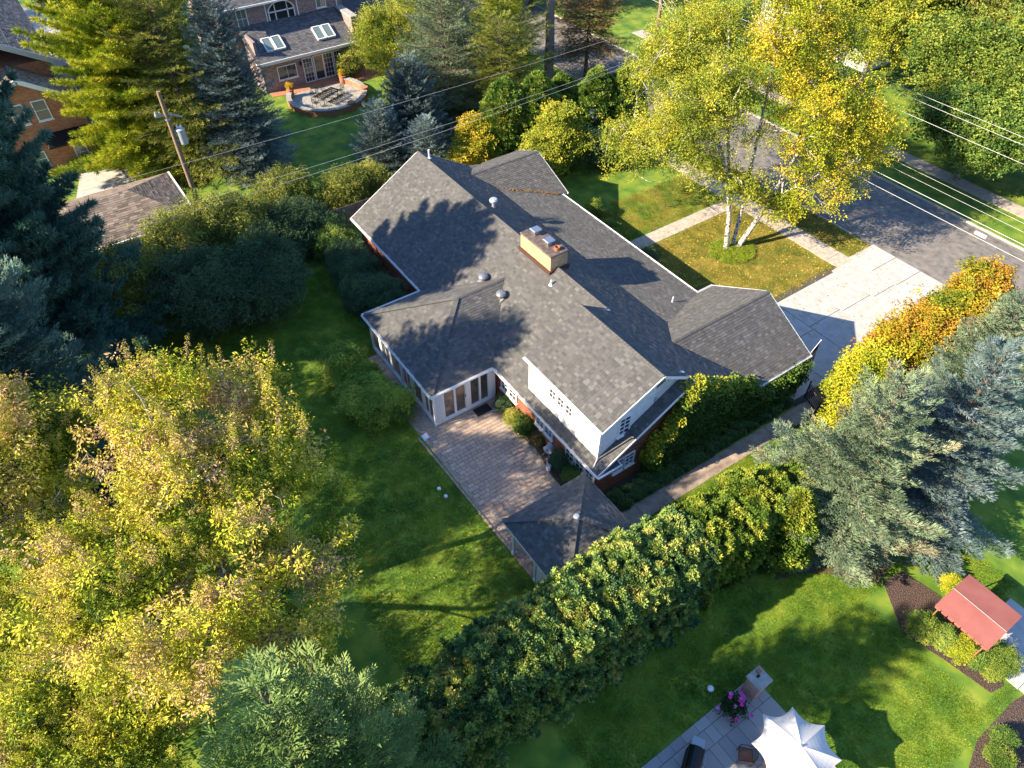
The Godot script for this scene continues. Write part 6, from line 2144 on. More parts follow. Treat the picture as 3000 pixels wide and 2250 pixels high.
	conifer({"name": "hemlock_tree", "label": "olive hemlock with its trunk showing, right behind the utility pole", "cat": "tree", "at": Vector3(9.4, 0, -57.6), "H": 17.0, "R": 4.6, "low": 0.8, "dy": 0.5, "pal": OLIVE, "mesh": soft_spray, "bark": M.bark, "seed": 27, "size": 0.95, "step": 0.3, "shape": 0.5, "droop": 0.3, "up": 0.1, "ragged": 0.45, "miss": 0.22, "bare": 0.34, "r": 0.26})
	conifer({"name": "blue_spruce", "label": "tall slim blue spruce left of the far house", "cat": "tree", "at": Vector3(12.6, 0, -55.0), "H": 14.5, "R": 3.6, "low": 0.3, "dy": 0.46, "pal": BLUE, "mesh": needle_spray, "bark": M.bark, "seed": 28, "size": 0.85, "step": 0.3, "shape": 0.6, "droop": 0.42, "up": 0.16})
	# middle of the top edge
	leafy({"name": "small_tree", "label": "small leaning olive tree beside the round terrace", "cat": "tree", "at": Vector3(28.6, 0, -61.2), "lobes": [[-0.6, 5.2, -0.6, 2.2, 1.7, 2.0], [-1.4, 4.4, 1.2, 1.6, 1.2, 1.5], [0.9, 5.9, -0.4, 1.8, 1.6, 1.8], [-0.4, 6.4, -1.0, 1.4, 1.3, 1.4]], "n": 620, "per": 3, "size": 0.8, "leaf": leaf_birch, "pal": BIRCH_GREEN, "bark": M.bark, "r": 0.17, "seed": 31, "limbs": 16, "twigs": 60, "stems": [[Vector3(0, 0, 0), Vector3(0.2, 1.5, 0.1), Vector3(0.7, 3.6, -0.2), Vector3(0.3, 5.8, -0.4), 1.0], [Vector3(0.1, 0.8, 0), Vector3(-0.4, 2.4, 0.2), Vector3(-1.0, 4.4, 0.6), 0.7]]})
	conifer({"name": "blue_pine", "label": "layered blue green pine in the middle of the trees behind the house", "cat": "tree", "at": Vector3(30.6, 0, -54.6), "H": 12.5, "R": 4.8, "low": 0.8, "dy": 0.5, "pal": SAGE, "mesh": soft_spray, "bark": M.bark, "seed": 32, "size": 0.95, "step": 0.32, "shape": 0.55, "droop": 0.2, "up": 0.16, "ragged": 0.4, "miss": 0.1, "bare": 0.3})
	conifer({"name": "larch_tree", "label": "yellow green larch left of the tall bare trunk", "cat": "tree", "at": Vector3(37.6, 0, -56.0), "H": 12.5, "R": 4.6, "low": 0.7, "dy": 0.46, "pal": PINE_YELLOW, "mesh": soft_spray, "bark": M.bark, "seed": 33, "size": 1.0, "step": 0.34, "shape": 0.5, "droop": 0.2, "up": 0.12, "ragged": 0.5, "miss": 0.16, "bare": 0.26})
	conifer({"name": "larch_tree", "label": "yellow green larch behind the blue green pine, at the top edge", "cat": "tree", "at": Vector3(33.5, 0, -63.5), "H": 12.0, "R": 4.6, "low": 0.7, "dy": 0.5, "pal": PINE_YELLOW, "mesh": soft_spray, "bark": M.bark, "seed": 34, "size": 1.0, "step": 0.36, "shape": 0.5, "droop": 0.2, "up": 0.12, "ragged": 0.5, "miss": 0.16, "bare": 0.26})
	conifer({"name": "hemlock_tree", "label": "dark grey green conifer between the dining terrace tree and the arborvitae", "cat": "tree", "at": Vector3(33.8, 0, -50.6), "H": 9.0, "R": 3.6, "low": 0.5, "dy": 0.5, "pal": OLIVE, "mesh": soft_spray, "bark": M.bark, "seed": 36, "size": 0.95, "step": 0.32, "shape": 0.5, "droop": 0.3, "up": 0.1, "ragged": 0.4, "miss": 0.1, "bare": 0.25})
	var t := thing("tall_pine", "tall pine whose bare grey trunk rises past the top edge", "tree", Vector3(41.9, 0, -54.6))
	var b := MB.new()
	b.tube([Vector3.ZERO, Vector3(0.05, 4, 0), Vector3(-0.2, 9, 0.1), Vector3(-0.3, 14, 0), Vector3(-0.2, 22, 0)], [0.5, 0.42, 0.37, 0.33, 0.15], 14)
	part(t, "trunk", b, M.grey_bark)
	var at := []
	var cols := PackedColorArray()
	var r := RandomNumberGenerator.new()
	r.seed = 4
	for i in 1800:
		var y := r.randf_range(15, 23)
		var d := Vector3(r.randfn(), 0, r.randfn()).normalized() * pow(r.randf(), 0.6) * (23.5 - y) * 0.5
		at.append(Transform3D(look(Vector3(d.x, 1.5, d.z), Vector3(r.randfn(), 0, 1), 1.4), Vector3(d.x, y + d.length() * 0.1, d.z)))
		cols.append(tint(SAGE, r.randf(), 1.0))
	scatter(t, "crown", pine_tuft, at, cols)
	conifer({"name": "brown_conifer", "label": "rusty brown conifer right of the tall bare trunk", "cat": "tree", "at": Vector3(46.0, 0, -54.0), "H": 10.0, "R": 4.2, "low": 2.4, "dy": 0.5, "pal": BROWNISH, "mesh": soft_spray, "bark": M.bark, "seed": 35, "size": 1.0, "step": 0.36, "shape": 0.4, "droop": 0.3, "up": 0.05, "ragged": 0.5, "miss": 0.25, "bare": 0.25})
	var far := [[Vector3(44.5, 0, -76), BROWNISH, 3.6, 8.0, "brown and green tree at the top edge beyond the bare trunk"], [Vector3(53, 0, -73), DARK, 4.2, 8.0, "dark green tree at the top edge, left of the far pole"], [Vector3(60.5, 0, -69), EMERALD, 4.0, 8.5, "dark green tree at the top edge, behind the far pole"], [Vector3(64, 0, -58), OLIVE, 4.2, 9.0, "olive tree behind the top of the birches"], [Vector3(70, 0, -47), BIRCH_GREEN, 4.6, 9.5, "olive green tree at the top edge above the golden birch"], [Vector3(37, 0, -84), SHRUB, 4.6, 9.0, "green tree at the top edge beyond the larches"], [Vector3(26, 0, -88), OLIVE, 4.5, 10.0, "olive tree at the top edge behind the far house"], [Vector3(9, 0, -88), YELLOW, 4.2, 9.5, "yellow tree at the top edge behind the yellow pine"], [Vector3(-2, 0, -104), DARK, 5.0, 9.0, "dark tree at the top left corner beyond the drive"], [Vector3(12, 0, -78), PINE_YELLOW, 4.0, 11.0, "yellow green tree at the top edge left of the far house"]]
	var i := 0
	for f in far:
		leafy({"name": "far_tree", "label": f[4], "cat": "tree", "group": "trees along the top edge", "at": f[0], "lobes": [[0, f[3] * 0.55, 0, f[2], f[3] * 0.42, f[2]], [f[2] * 0.5, f[3] * 0.7, 0.5, f[2] * 0.6, f[3] * 0.3, f[2] * 0.6], [-f[2] * 0.5, f[3] * 0.62, -0.5, f[2] * 0.6, f[3] * 0.3, f[2] * 0.6]], "n": 1000, "per": 3, "size": 1.15, "leaf": leaf_birch, "pal": f[1], "bark": M.bark, "r": 0.25, "seed": 200 + i, "limbs": 12, "twigs": 40, "rough": 0.5})
		i += 1
	# trees across the road, right
	var rt := [[Vector3(58.3, 0, -22.0), 3.8, 7.0, EMERALD, "nearest green tree on the verge across the road, trunk showing"], [Vector3(63.5, 0, -25.5), 5.0, 10.0, SHRUB, "broad green tree across the road at the right edge"], [Vector3(66.0, 0, -37.0), 5.0, 10.5, BIRCH_GREEN, "yellow green tree across the road near the top right corner"], [Vector3(62.0, 0, -15.0), 3.6, 7.0, EMERALD, "dark green tree across the road cut by the right edge"], [Vector3(74.0, 0, -32.0), 5.0, 10.0, OLIVE, "tree at the right edge behind the broad green one"]]
	for f in rt:
		leafy({"name": "street_tree", "label": f[4], "cat": "tree", "group": "trees across the road", "at": f[0], "lobes": [[0, f[2] * 0.6, 0, f[1], f[2] * 0.34, f[1]], [f[1] * 0.45, f[2] * 0.75, f[1] * 0.2, f[1] * 0.6, f[2] * 0.26, f[1] * 0.6], [-f[1] * 0.4, f[2] * 0.6, f[1] * 0.5, f[1] * 0.6, f[2] * 0.24, f[1] * 0.6], [-f[1] * 0.3, f[2] * 0.7, -f[1] * 0.5, f[1] * 0.6, f[2] * 0.26, f[1] * 0.6]], "n": 1500, "per": 3, "size": 1.05, "leaf": leaf_maple, "pal": f[3], "bark": M.grey_bark, "r": 0.2, "seed": 230 + i, "limbs": 16, "twigs": 60, "rough": 0.5, "huef": 1.2})
		i += 1
	# the birch clump in the front lawn
	leafy({"name": "birch_tree", "label": "golden birch with three white trunks rising from the round groundcover bed", "cat": "tree", "at": Vector3(36.7, 0, -25.7),
		"lobes": [[3.0, 8.6, 0.8, 3.6, 3.0, 3.2], [6.3, 7.4, 2.4, 3.2, 2.4, 2.8], [4.2, 5.2, 2.6, 3.2, 1.9, 2.4], [5.2, 10.8, -1.2, 3.0, 2.4, 2.8], [8.0, 8.6, 0.2, 2.4, 2.0, 2.4], [3.0, 12.6, -2.2, 2.6, 2.2, 2.4], [6.4, 12.2, -2.4, 2.4, 1.9, 2.2], [2.2, 3.4, 1.6, 1.6, 1.2, 1.4], [8.8, 6.6, 2.0, 2.4, 2.0, 2.2], [5.0, 14.2, -4.0, 3.0, 2.0, 2.6], [8.6, 11.4, -2.6, 2.4, 2.0, 2.2]],
		"n": 2700, "per": 2, "jit": 0.28, "size": 0.88, "leaf": leaf_birch, "pal": BIRCH_GOLD, "bark": M.birch_bark, "r": 0.2, "seed": 41, "gap": -0.06, "limbs": 70, "twigs": 240, "twig": 0.026, "sunny": 0.2, "huef": 0.7, "rough": 0.55, "shell": 0.4,
		"stems": [[Vector3(0.3, 0, 0.2), Vector3(1.6, 2.6, 0.5), Vector3(3.4, 6.4, 0.6), Vector3(4.6, 9.6, -0.6), Vector3(5.4, 12.4, -1.8), 1.0], [Vector3(0.15, 0, -0.1), Vector3(0.5, 3, -0.4), Vector3(1.6, 7.0, -1.4), Vector3(2.6, 11.5, -2.4), Vector3(2.8, 13.6, -2.6), 0.85], [Vector3(3.4, 6.4, 0.6), Vector3(5.6, 7.2, 1.6), Vector3(7.6, 8.0, 2.6), 0.45]]})
	leafy({"name": "birch_tree", "label": "greener birch with spreading white limbs, left of the golden one", "cat": "tree", "at": Vector3(36.0, 0, -26.0),
		"lobes": [[-2.4, 8.2, -3.2, 3.0, 2.6, 3.0], [0.6, 9.8, -3.8, 3.0, 2.6, 3.0], [-1.4, 11.0, -2.0, 2.6, 2.0, 2.4], [-1.2, 6.2, -5.6, 2.8, 2.2, 2.6], [-2.8, 5.4, -7.6, 2.2, 2.0, 2.2], [2.6, 8.0, -6.0, 2.6, 2.6, 2.6], [0.4, 4.6, 0.1, 1.6, 1.5, 1.6], [-0.6, 5.6, -2.2, 1.6, 1.6, 1.7], [0.5, 9.5, -8.5, 2.8, 2.4, 2.6], [2.0, 12.4, -6.0, 2.8, 2.2, 2.6], [-1.0, 11.6, -6.6, 2.6, 2.2, 2.4], [4.0, 11.0, -9.0, 2.6, 2.4, 2.6]],
		"n": 3300, "per": 2, "jit": 0.28, "size": 0.86, "leaf": leaf_birch, "pal": BIRCH_GREEN, "bark": M.birch_bark, "r": 0.2, "seed": 42, "gap": -0.08, "limbs": 70, "twigs": 240, "twig": 0.026, "sunny": 0.16, "huef": 0.8, "rough": 0.55, "shell": 0.4,
		"stems": [[Vector3(0.2, 0, 0.2), Vector3(0.15, 2.6, -0.2), Vector3(0.2, 5.4, -1.2), Vector3(-0.8, 8.0, -2.4), Vector3(-2.2, 10.0, -3.0), 1.0], [Vector3(0.2, 5.0, -1.0), Vector3(1.0, 7.6, -2.6), Vector3(1.2, 10.5, -3.6), Vector3(1.0, 12.4, -4.0), 0.7], [Vector3(0.1, 4.6, -0.9), Vector3(-0.8, 6.2, -3.6), Vector3(-1.8, 7.2, -6.0), Vector3(-2.8, 7.6, -7.6), 0.6], [Vector3(0.2, 5.2, -1.1), Vector3(1.6, 7.4, -4.6), Vector3(2.2, 9.6, -7.0), 0.55]]})


func garden_plants() -> void:
	# hedge of arborvitae behind the pavilion: each plant on its own
	var r := RandomNumberGenerator.new()
	r.seed = 61
	var place := ["first from the left end", "second from the left end", "third from the left end", "fourth from the left end", "fifth from the left end", "sixth from the left end, below the lawn corner", "seventh from the left end, near the pavilion corner", "behind the left half of the pavilion", "behind the middle of the pavilion", "behind the right half of the pavilion", "at the far corner of the pavilion", "sixth from the spruce end", "fifth from the spruce end", "fourth from the spruce end", "third from the spruce end", "second from the spruce end", "next to the grey green spruce"]
	for i in 17:
		var x := 0.9 + i * 1.4
		column({"name": "arborvitae", "label": "arborvitae of the long hedge, " + place[i], "cat": "hedge plant", "group": "arborvitae in the long hedge", "at": Vector3(x, 0, -9.1 + r.randfn() * 0.1 + 0.12 * maxi(0, i - 9)), "H": (4.6 if i > 2 else 4.2) + r.randfn() * 0.24 - (0.14 * maxi(0, i - 8)), "rx": 0.95, "rz": 1.95 if i < 10 else 1.7, "square": true, "taper": 0.84, "lump": 0.3, "n": 5600, "pal": THUJA if i < 11 else THUJA_FRESH, "mesh": scale_fan, "bark": M.bark, "seed": 300 + i, "size": 0.64, "pw": 9.0, "topy": 0.16})
	column({"name": "arborvitae", "label": "bright green arborvitae before the hedge end, touching the grey green spruce", "cat": "hedge plant", "group": "arborvitae in the long hedge", "at": Vector3(20.4, 0, -7.5), "H": 4.3, "rx": 1.5, "rz": 1.4, "n": 2800, "pal": THUJA_FRESH, "mesh": scale_fan, "bark": M.bark, "seed": 325, "size": 1.0, "pw": 2.6, "topy": 0.2})
	# emerald arborvitae group beyond the front gable
	var em := [[Vector3(31.3, 0, -46.4), 5.8, 2.3, "far left one, above the orange shrub"], [Vector3(33.8, 0, -45.4), 6.0, 2.3, "second from the left"], [Vector3(36.4, 0, -45.6), 5.2, 1.8, "middle one, under the bare trunk"], [Vector3(38.4, 0, -43.4), 6.0, 2.2, "fourth from the left, beside the birch"], [Vector3(40.4, 0, -42.2), 6.0, 2.0, "rightmost, half behind the birch leaves"]]
	for i in em.size():
		column({"name": "emerald_arborvitae", "label": "deep green columnar arborvitae behind the front gable, " + em[i][3], "cat": "shrub", "group": "columnar arborvitae behind the front gable", "at": em[i][0], "H": em[i][1], "rx": em[i][2], "rz": em[i][2], "n": 2300, "pal": EMERALD, "mesh": scale_fan, "bark": M.bark, "seed": 330 + i, "size": 0.95, "taper": 0.85, "pw": 2.8, "topy": 0.35})
	leafy({"name": "dogwood", "label": "yellowing dogwood against the dark arborvitae, behind the front gable", "cat": "tree", "at": Vector3(32.8, 0, -41.6), "lobes": [[0, 2.4, 0, 2.3, 1.7, 2.0], [-1.4, 1.7, 0.9, 1.5, 1.3, 1.4], [0.5, 3.9, -0.3, 1.4, 1.2, 1.3], [1.5, 2.2, 0.6, 1.4, 1.3, 1.3]], "n": 1000, "per": 3, "jit": 0.25, "size": 0.75, "leaf": leaf_maple, "pal": BIRCH_GREEN, "bark": M.bark, "r": 0.1, "seed": 343, "limbs": 14, "twigs": 30, "sunny": 0.2})
	leafy({"name": "dark_hedge", "label": "tall dark hedge in shade right of the dogwood", "cat": "hedge", "at": Vector3(36.8, 0, -39.4), "lobes": [[-1.2, 1.7, -0.6, 1.3, 1.7, 1.2], [0.4, 1.8, 0.1, 1.3, 1.8, 1.2], [1.8, 1.8, 0.6, 1.3, 1.8, 1.2]], "n": 800, "per": 3, "jit": 0.22, "size": 0.8, "leaf": leaf_small, "pal": DARK, "bark": M.bark, "r": 0.07, "seed": 344, "limbs": 8, "twigs": 10})
	leafy({"name": "orange_shrub", "label": "yellow and orange shrub just above the far roof end", "cat": "shrub", "at": Vector3(28.4, 0, -46.2), "lobes": [[0, 1.2, 0, 2.0, 1.2, 1.4], [1.6, 1.8, -0.6, 1.5, 1.2, 1.2], [-1.9, 0.9, 0.3, 1.4, 0.9, 1.1], [0.4, 2.3, -1.2, 1.1, 1.0, 1.0], [2.9, 2.0, -0.9, 1.2, 1.2, 1.1]], "n": 1000, "per": 3, "jit": 0.25, "size": 0.75, "leaf": leaf_maple, "pal": [Color(0.16, 0.22, 0.02), Color(0.34, 0.36, 0.025), Color(0.50, 0.44, 0.03), Color(0.50, 0.33, 0.03)], "bark": M.bark, "r": 0.06, "seed": 345, "limbs": 12, "twigs": 20})
	for q in [[Vector3(25.6, 0, -51.8), 7.4, 3.3, "larger dwarf blue spruce by the far house lawn"], [Vector3(21.8, 0, -50.0), 5.2, 2.7, "smaller dwarf blue spruce, nearer to the roof ridge end"], [Vector3(24.4, 0, -47.4), 4.2, 2.3, "lowest dwarf blue spruce just behind the roof"]]:
		conifer({"name": "dwarf_blue_spruce", "label": q[3], "cat": "shrub", "group": "dwarf blue spruces behind the house", "at": q[0], "H": q[1], "R": q[2], "low": 0.15, "dy": 0.3, "pal": BLUE, "mesh": needle_spray, "bark": M.bark, "seed": 350 + int(q[1] * 3), "size": 0.7, "step": 0.24, "shape": 0.7, "droop": 0.1, "up": 0.3})
	# dark shrubs in the shade left of the house
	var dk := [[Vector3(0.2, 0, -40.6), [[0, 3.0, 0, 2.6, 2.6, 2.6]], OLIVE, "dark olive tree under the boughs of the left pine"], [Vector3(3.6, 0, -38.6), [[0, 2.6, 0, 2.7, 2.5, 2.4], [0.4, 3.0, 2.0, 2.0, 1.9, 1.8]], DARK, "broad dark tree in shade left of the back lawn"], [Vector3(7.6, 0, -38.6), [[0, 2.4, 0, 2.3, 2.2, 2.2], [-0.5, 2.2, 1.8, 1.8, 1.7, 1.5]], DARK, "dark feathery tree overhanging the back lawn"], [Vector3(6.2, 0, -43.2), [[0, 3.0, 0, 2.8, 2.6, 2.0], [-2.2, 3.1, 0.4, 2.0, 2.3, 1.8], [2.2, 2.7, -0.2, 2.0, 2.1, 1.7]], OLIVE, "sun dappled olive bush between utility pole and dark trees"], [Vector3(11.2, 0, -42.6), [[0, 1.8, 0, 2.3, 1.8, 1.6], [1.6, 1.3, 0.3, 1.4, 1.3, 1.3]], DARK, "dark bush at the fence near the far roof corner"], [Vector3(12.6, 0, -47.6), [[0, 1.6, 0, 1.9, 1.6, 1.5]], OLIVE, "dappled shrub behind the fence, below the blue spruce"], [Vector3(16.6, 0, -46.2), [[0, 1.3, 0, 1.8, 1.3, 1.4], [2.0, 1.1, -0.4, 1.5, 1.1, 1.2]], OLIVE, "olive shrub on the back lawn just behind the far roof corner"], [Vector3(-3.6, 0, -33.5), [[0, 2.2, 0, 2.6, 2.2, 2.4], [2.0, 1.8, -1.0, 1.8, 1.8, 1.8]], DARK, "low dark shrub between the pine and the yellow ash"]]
	for i in dk.size():
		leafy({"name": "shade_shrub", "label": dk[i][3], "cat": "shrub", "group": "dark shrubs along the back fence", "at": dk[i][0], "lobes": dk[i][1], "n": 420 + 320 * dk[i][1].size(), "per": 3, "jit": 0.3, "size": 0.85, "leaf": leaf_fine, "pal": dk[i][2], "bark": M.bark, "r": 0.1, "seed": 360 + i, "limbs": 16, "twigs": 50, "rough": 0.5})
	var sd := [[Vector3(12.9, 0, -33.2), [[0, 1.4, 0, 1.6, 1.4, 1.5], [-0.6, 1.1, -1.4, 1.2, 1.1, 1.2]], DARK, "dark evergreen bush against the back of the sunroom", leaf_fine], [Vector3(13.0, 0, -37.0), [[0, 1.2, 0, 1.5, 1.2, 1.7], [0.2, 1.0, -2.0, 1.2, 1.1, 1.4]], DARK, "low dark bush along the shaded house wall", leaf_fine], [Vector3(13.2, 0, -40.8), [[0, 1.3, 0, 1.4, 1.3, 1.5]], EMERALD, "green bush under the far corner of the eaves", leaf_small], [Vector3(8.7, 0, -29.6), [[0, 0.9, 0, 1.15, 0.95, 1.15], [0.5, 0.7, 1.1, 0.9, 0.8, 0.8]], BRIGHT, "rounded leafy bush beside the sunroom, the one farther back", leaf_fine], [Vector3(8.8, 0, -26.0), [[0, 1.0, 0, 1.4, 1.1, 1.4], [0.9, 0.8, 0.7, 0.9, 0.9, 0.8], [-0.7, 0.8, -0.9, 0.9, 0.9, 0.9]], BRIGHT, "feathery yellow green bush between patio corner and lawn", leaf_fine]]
	for i in sd.size():
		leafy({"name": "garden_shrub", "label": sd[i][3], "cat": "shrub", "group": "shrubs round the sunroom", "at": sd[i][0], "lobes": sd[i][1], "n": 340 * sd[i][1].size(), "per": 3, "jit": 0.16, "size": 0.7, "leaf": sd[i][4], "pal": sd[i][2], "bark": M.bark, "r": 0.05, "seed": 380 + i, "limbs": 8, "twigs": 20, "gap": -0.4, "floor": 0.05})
	# bed by the brick wall
	var bs := [[Vector3(14.75, 0, -22.2), 0.55, 0.5, DARK, "clipped shrub in the bed nearest the sunroom doors", leaf_small], [Vector3(14.6, 0, -21.1), 0.5, 0.45, OLIVE, "olive shrub in the bed, second from the sunroom doors", leaf_small], [Vector3(14.75, 0, -20.2), 0.55, 0.55, SHRUB, "large leaved green plant in the middle of the bed", leaf_maple], [Vector3(14.85, 0, -19.2), 0.4, 0.35, BROWNISH, "brownish low plant left of the hose reel", leaf_small], [Vector3(14.95, 0, -17.1), 0.62, 0.68, DARK, "round boxwood beside the hose reel", leaf_small], [Vector3(14.85, 0, -16.0), 0.6, 0.66, EMERALD, "round boxwood touching the pavilion roof", leaf_small]]
	for i in bs.size():
		leafy({"name": "bed_shrub", "label": bs[i][4], "cat": "shrub", "group": "shrubs in the bed by the brick wall", "at": bs[i][0], "lobes": [[0, bs[i][2], 0, bs[i][1], bs[i][2], bs[i][1]]], "n": 260, "per": 2, "jit": 0.06, "size": 0.42, "leaf": bs[i][5], "pal": bs[i][3], "bark": M.bark, "r": 0.03, "seed": 390 + i, "limbs": 5, "twigs": 6, "gap": -0.9, "rough": 0.12, "floor": 0.03})
	# vine over the near gable
	var v := thing("climbing_vine", "ivy like vine with yellow tips covering the near gable wall", "vine", Vector3(21.5, 0, -14.7))
	var at := []
	var cols := PackedColorArray()
	var nz := FastNoiseLite.new()
	nz.frequency = 0.6
	r.seed = 9
	while at.size() < 5200:
		var x := r.randf_range(17.9, 29.4)
		var top := 5.9 - 0.6 * absf(x - 20.3) + 0.05
		if x > 25.4:
			top = 2.45
		if x < 19.6:
			top = minf(top, 1.9 + (x - 17.9) * 1.4)
		var y := pow(r.randf(), 0.85) * top
		var bulge := 0.3 + 0.5 * maxf(0.0, nz.get_noise_2d(x * 2.0, y * 2.0) + 0.4) + 0.25 * y / top + (0.3 if x > 25.3 else 0.0)
		var z := bulge * pow(r.randf(), 0.5)
		if nz.get_noise_2d(x * 3.0 + 40, y * 3.0) < -0.4:
			continue
		if x < 18.4 and y < 1.2:
			continue
		at.append(Transform3D(Basis.from_euler(Vector3(r.randfn() * 0.5, r.randf() * TAU, r.randfn() * 0.5)).scaled(Vector3.ONE * r.randf_range(0.5, 0.85)), Vector3(x - 21.5, y, z)))
		var edge := clampf(1.0 - (top - y) * 0.75 - 0.1 * maxf(0.0, x - 20.0), 0.0, 1.0)
		cols.append(tint([Color(0.065, 0.13, 0.022), Color(0.13, 0.22, 0.03), Color(0.27, 0.33, 0.034), Color(0.62, 0.52, 0.03)], edge * 0.85 + r.randfn() * 0.15, r.randf_range(0.8, 1.2)))
	scatter(v, "leaves", leaf_maple, at, cols)
	var st := MB.new()
	for i in 14:
		var x := r.randf_range(18.4, 28.8)
		var pts := [Vector3(x - 21.5, 0, 0.06)]
		for k in 4:
			pts.append(Vector3(x - 21.5 + r.randfn() * 0.25 * (k + 1), 0.55 * (k + 1), 0.07))
		st.tube(pts, [0.03, 0.022, 0.016, 0.012, 0.008], 4)
	part(v, "stems", st, M.bark)
	# hostas below the vine, one mass of leaves
	at = []
	cols = PackedColorArray()
	for i in 620:
		var x := r.randf_range(15.8, 28.4)
		var z := r.randf_range(-14.3, -13.3)
		at.append(Transform3D(Basis(Vector3.UP, r.randf() * TAU).scaled(Vector3.ONE * r.randf_range(0.7, 1.2)), Vector3(x, 0.06, z)))
		cols.append(tint([Color(0.06, 0.12, 0.04), Color(0.11, 0.19, 0.06), Color(0.18, 0.26, 0.08)], r.randf(), 1.0))
	var hb := MB.new()
	for k in 9:
		var a := TAU * k / 9.0 + r.randf() * 0.3
		var d := Vector3(cos(a), 0, sin(a))
		var s := Vector3(-d.z, 0, d.x)
		var l := r.randf_range(0.2, 0.3)
		var m := d * l * 0.55 + Vector3(0, 0.2, 0)
		hb.tri(Vector3.ZERO, m + s * 0.07, d * l + Vector3(0, 0.13, 0))
		hb.tri(Vector3.ZERO, d * l + Vector3(0, 0.13, 0), m - s * 0.07)
	tag(scatter(self, "hosta_bed", hb.mesh(M.dull_leaf), at, cols), "strip of dark hosta leaves between vine and side path", "ground cover", "", "stuff")
	# groundcover ring at the birch
	at = []
	cols = PackedColorArray()
	for i in 700:
		var d := Vector3(r.randfn(), 0, r.randfn()).normalized() * sqrt(r.randf())
		at.append(Transform3D(Basis(Vector3.UP, r.randf() * TAU).scaled(Vector3.ONE * 0.5), Vector3(36.4 + d.x * 1.75, 0.14 + 0.14 * (1.0 - d.length()), -25.45 + d.z * 1.45)))
		cols.append(tint([Color(0.10, 0.17, 0.012), Color(0.20, 0.28, 0.02), Color(0.34, 0.40, 0.03)], r.randf(), 1.0))
	tag(scatter(self, "groundcover", leaf_small, at, cols), "round bed of bright lime groundcover at the birch trunks", "ground cover", "", "stuff")
	# golden hedge maples along the drive
	var gm := [[Vector3(39.4, 0, -10.9), [[0, 3.2, 0, 2.3, 2.2, 1.8], [1.2, 4.2, -0.3, 1.4, 1.4, 1.3], [-1.6, 3.0, -0.4, 1.6, 1.6, 1.4]], GOLD, "reddish gold maple nearest the road, by the driveway"], [Vector3(35.3, 0, -11.2), [[0, 2.8, 0, 2.2, 1.9, 1.6], [-1.3, 2.4, -0.7, 1.5, 1.6, 1.2], [1.0, 3.3, 0.2, 1.4, 1.3, 1.3]], GOLD, "gold maple in the middle of the driveway edge"], [Vector3(31.9, 0, -11.4), [[0, 2.0, -0.1, 1.7, 1.6, 1.3], [-1.2, 1.5, -0.3, 1.2, 1.3, 1.0]], YELLOW, "yellow bush beside the iron gate"], [Vector3(28.3, 0, -10.2), [[0, 0.9, 0, 1.4, 0.9, 0.9], [-1.4, 0.8, 0.1, 1.2, 0.8, 0.8]], YELLOW, "yellow bush along the side path between gate and spruce"], [Vector3(25.2, 0, -10.0), [[0, 0.8, 0, 1.3, 0.8, 0.8], [-1.4, 0.8, 0.1, 1.2, 0.8, 0.8]], THUJA_FRESH, "yellow green bush along the side path before the spruce"]]
	for i in gm.size():
		leafy({"name": "golden_bush", "label": gm[i][3], "cat": "shrub", "group": "golden bushes along the drive and path", "at": gm[i][0], "lobes": gm[i][1], "n": 420 * gm[i][1].size(), "per": 3, "jit": 0.24, "size": 0.75, "leaf": leaf_maple, "pal": gm[i][2], "bark": M.bark, "r": 0.09, "seed": 410 + i, "limbs": 14, "twigs": 50, "gap": -0.3, "huef": 0.9})
	# clipped shrubs at the red canopy
	var cs := [[Vector3(22.15, 0, -1.2), 0.66, 0.72, SHRUB, "clipped round shrub at the left corner of the red canopy"], [Vector3(22.5, 0, -0.4), 0.52, 0.66, EMERALD, "green shrub, second along the red canopy"], [Vector3(22.7, 0, 0.25), 0.56, 0.62, YELLOW, "golden yellow shrub in the row along the red canopy"], [Vector3(22.95, 0, 0.85), 0.46, 0.56, EMERALD, "small dark green shrub right of the golden one"], [Vector3(23.15, 0, 1.5), 0.5, 0.5, SHRUB, "olive clipped shrub at the walk corner"], [Vector3(23.75, 0, 1.45), 0.75, 0.6, THUJA_FRESH, "largest clipped hedge block in front of the red canopy"], [Vector3(20.2, 0, 3.55), 0.5, 0.45, SHRUB, "clipped round shrub at the bottom edge, left one"], [Vector3(20.95, 0, 3.3), 0.42, 0.42, EMERALD, "clipped round shrub at the bottom edge, right one"], [Vector3(25.3, 0, -1.6), 0.5, 0.4, YELLOW, "low yellow shrub behind the red canopy"], [Vector3(25.45, 0, -0.5), 0.5, 0.4, THUJA_FRESH, "low lime shrub at the right side of the red canopy"]]
	for i in cs.size():
		leafy({"name": "clipped_shrub", "label": cs[i][4], "cat": "shrub", "group": "clipped shrubs of the neighbour", "at": cs[i][0], "lobes": [[0, cs[i][2], 0, cs[i][1], cs[i][2], cs[i][1]]], "n": 330, "per": 2, "jit": 0.05, "size": 0.4, "leaf": leaf_small, "pal": cs[i][3], "bark": M.bark, "r": 0.03, "seed": 430 + i, "limbs": 5, "twigs": 4, "gap": -1.0, "rough": 0.14, "floor": 0.03})
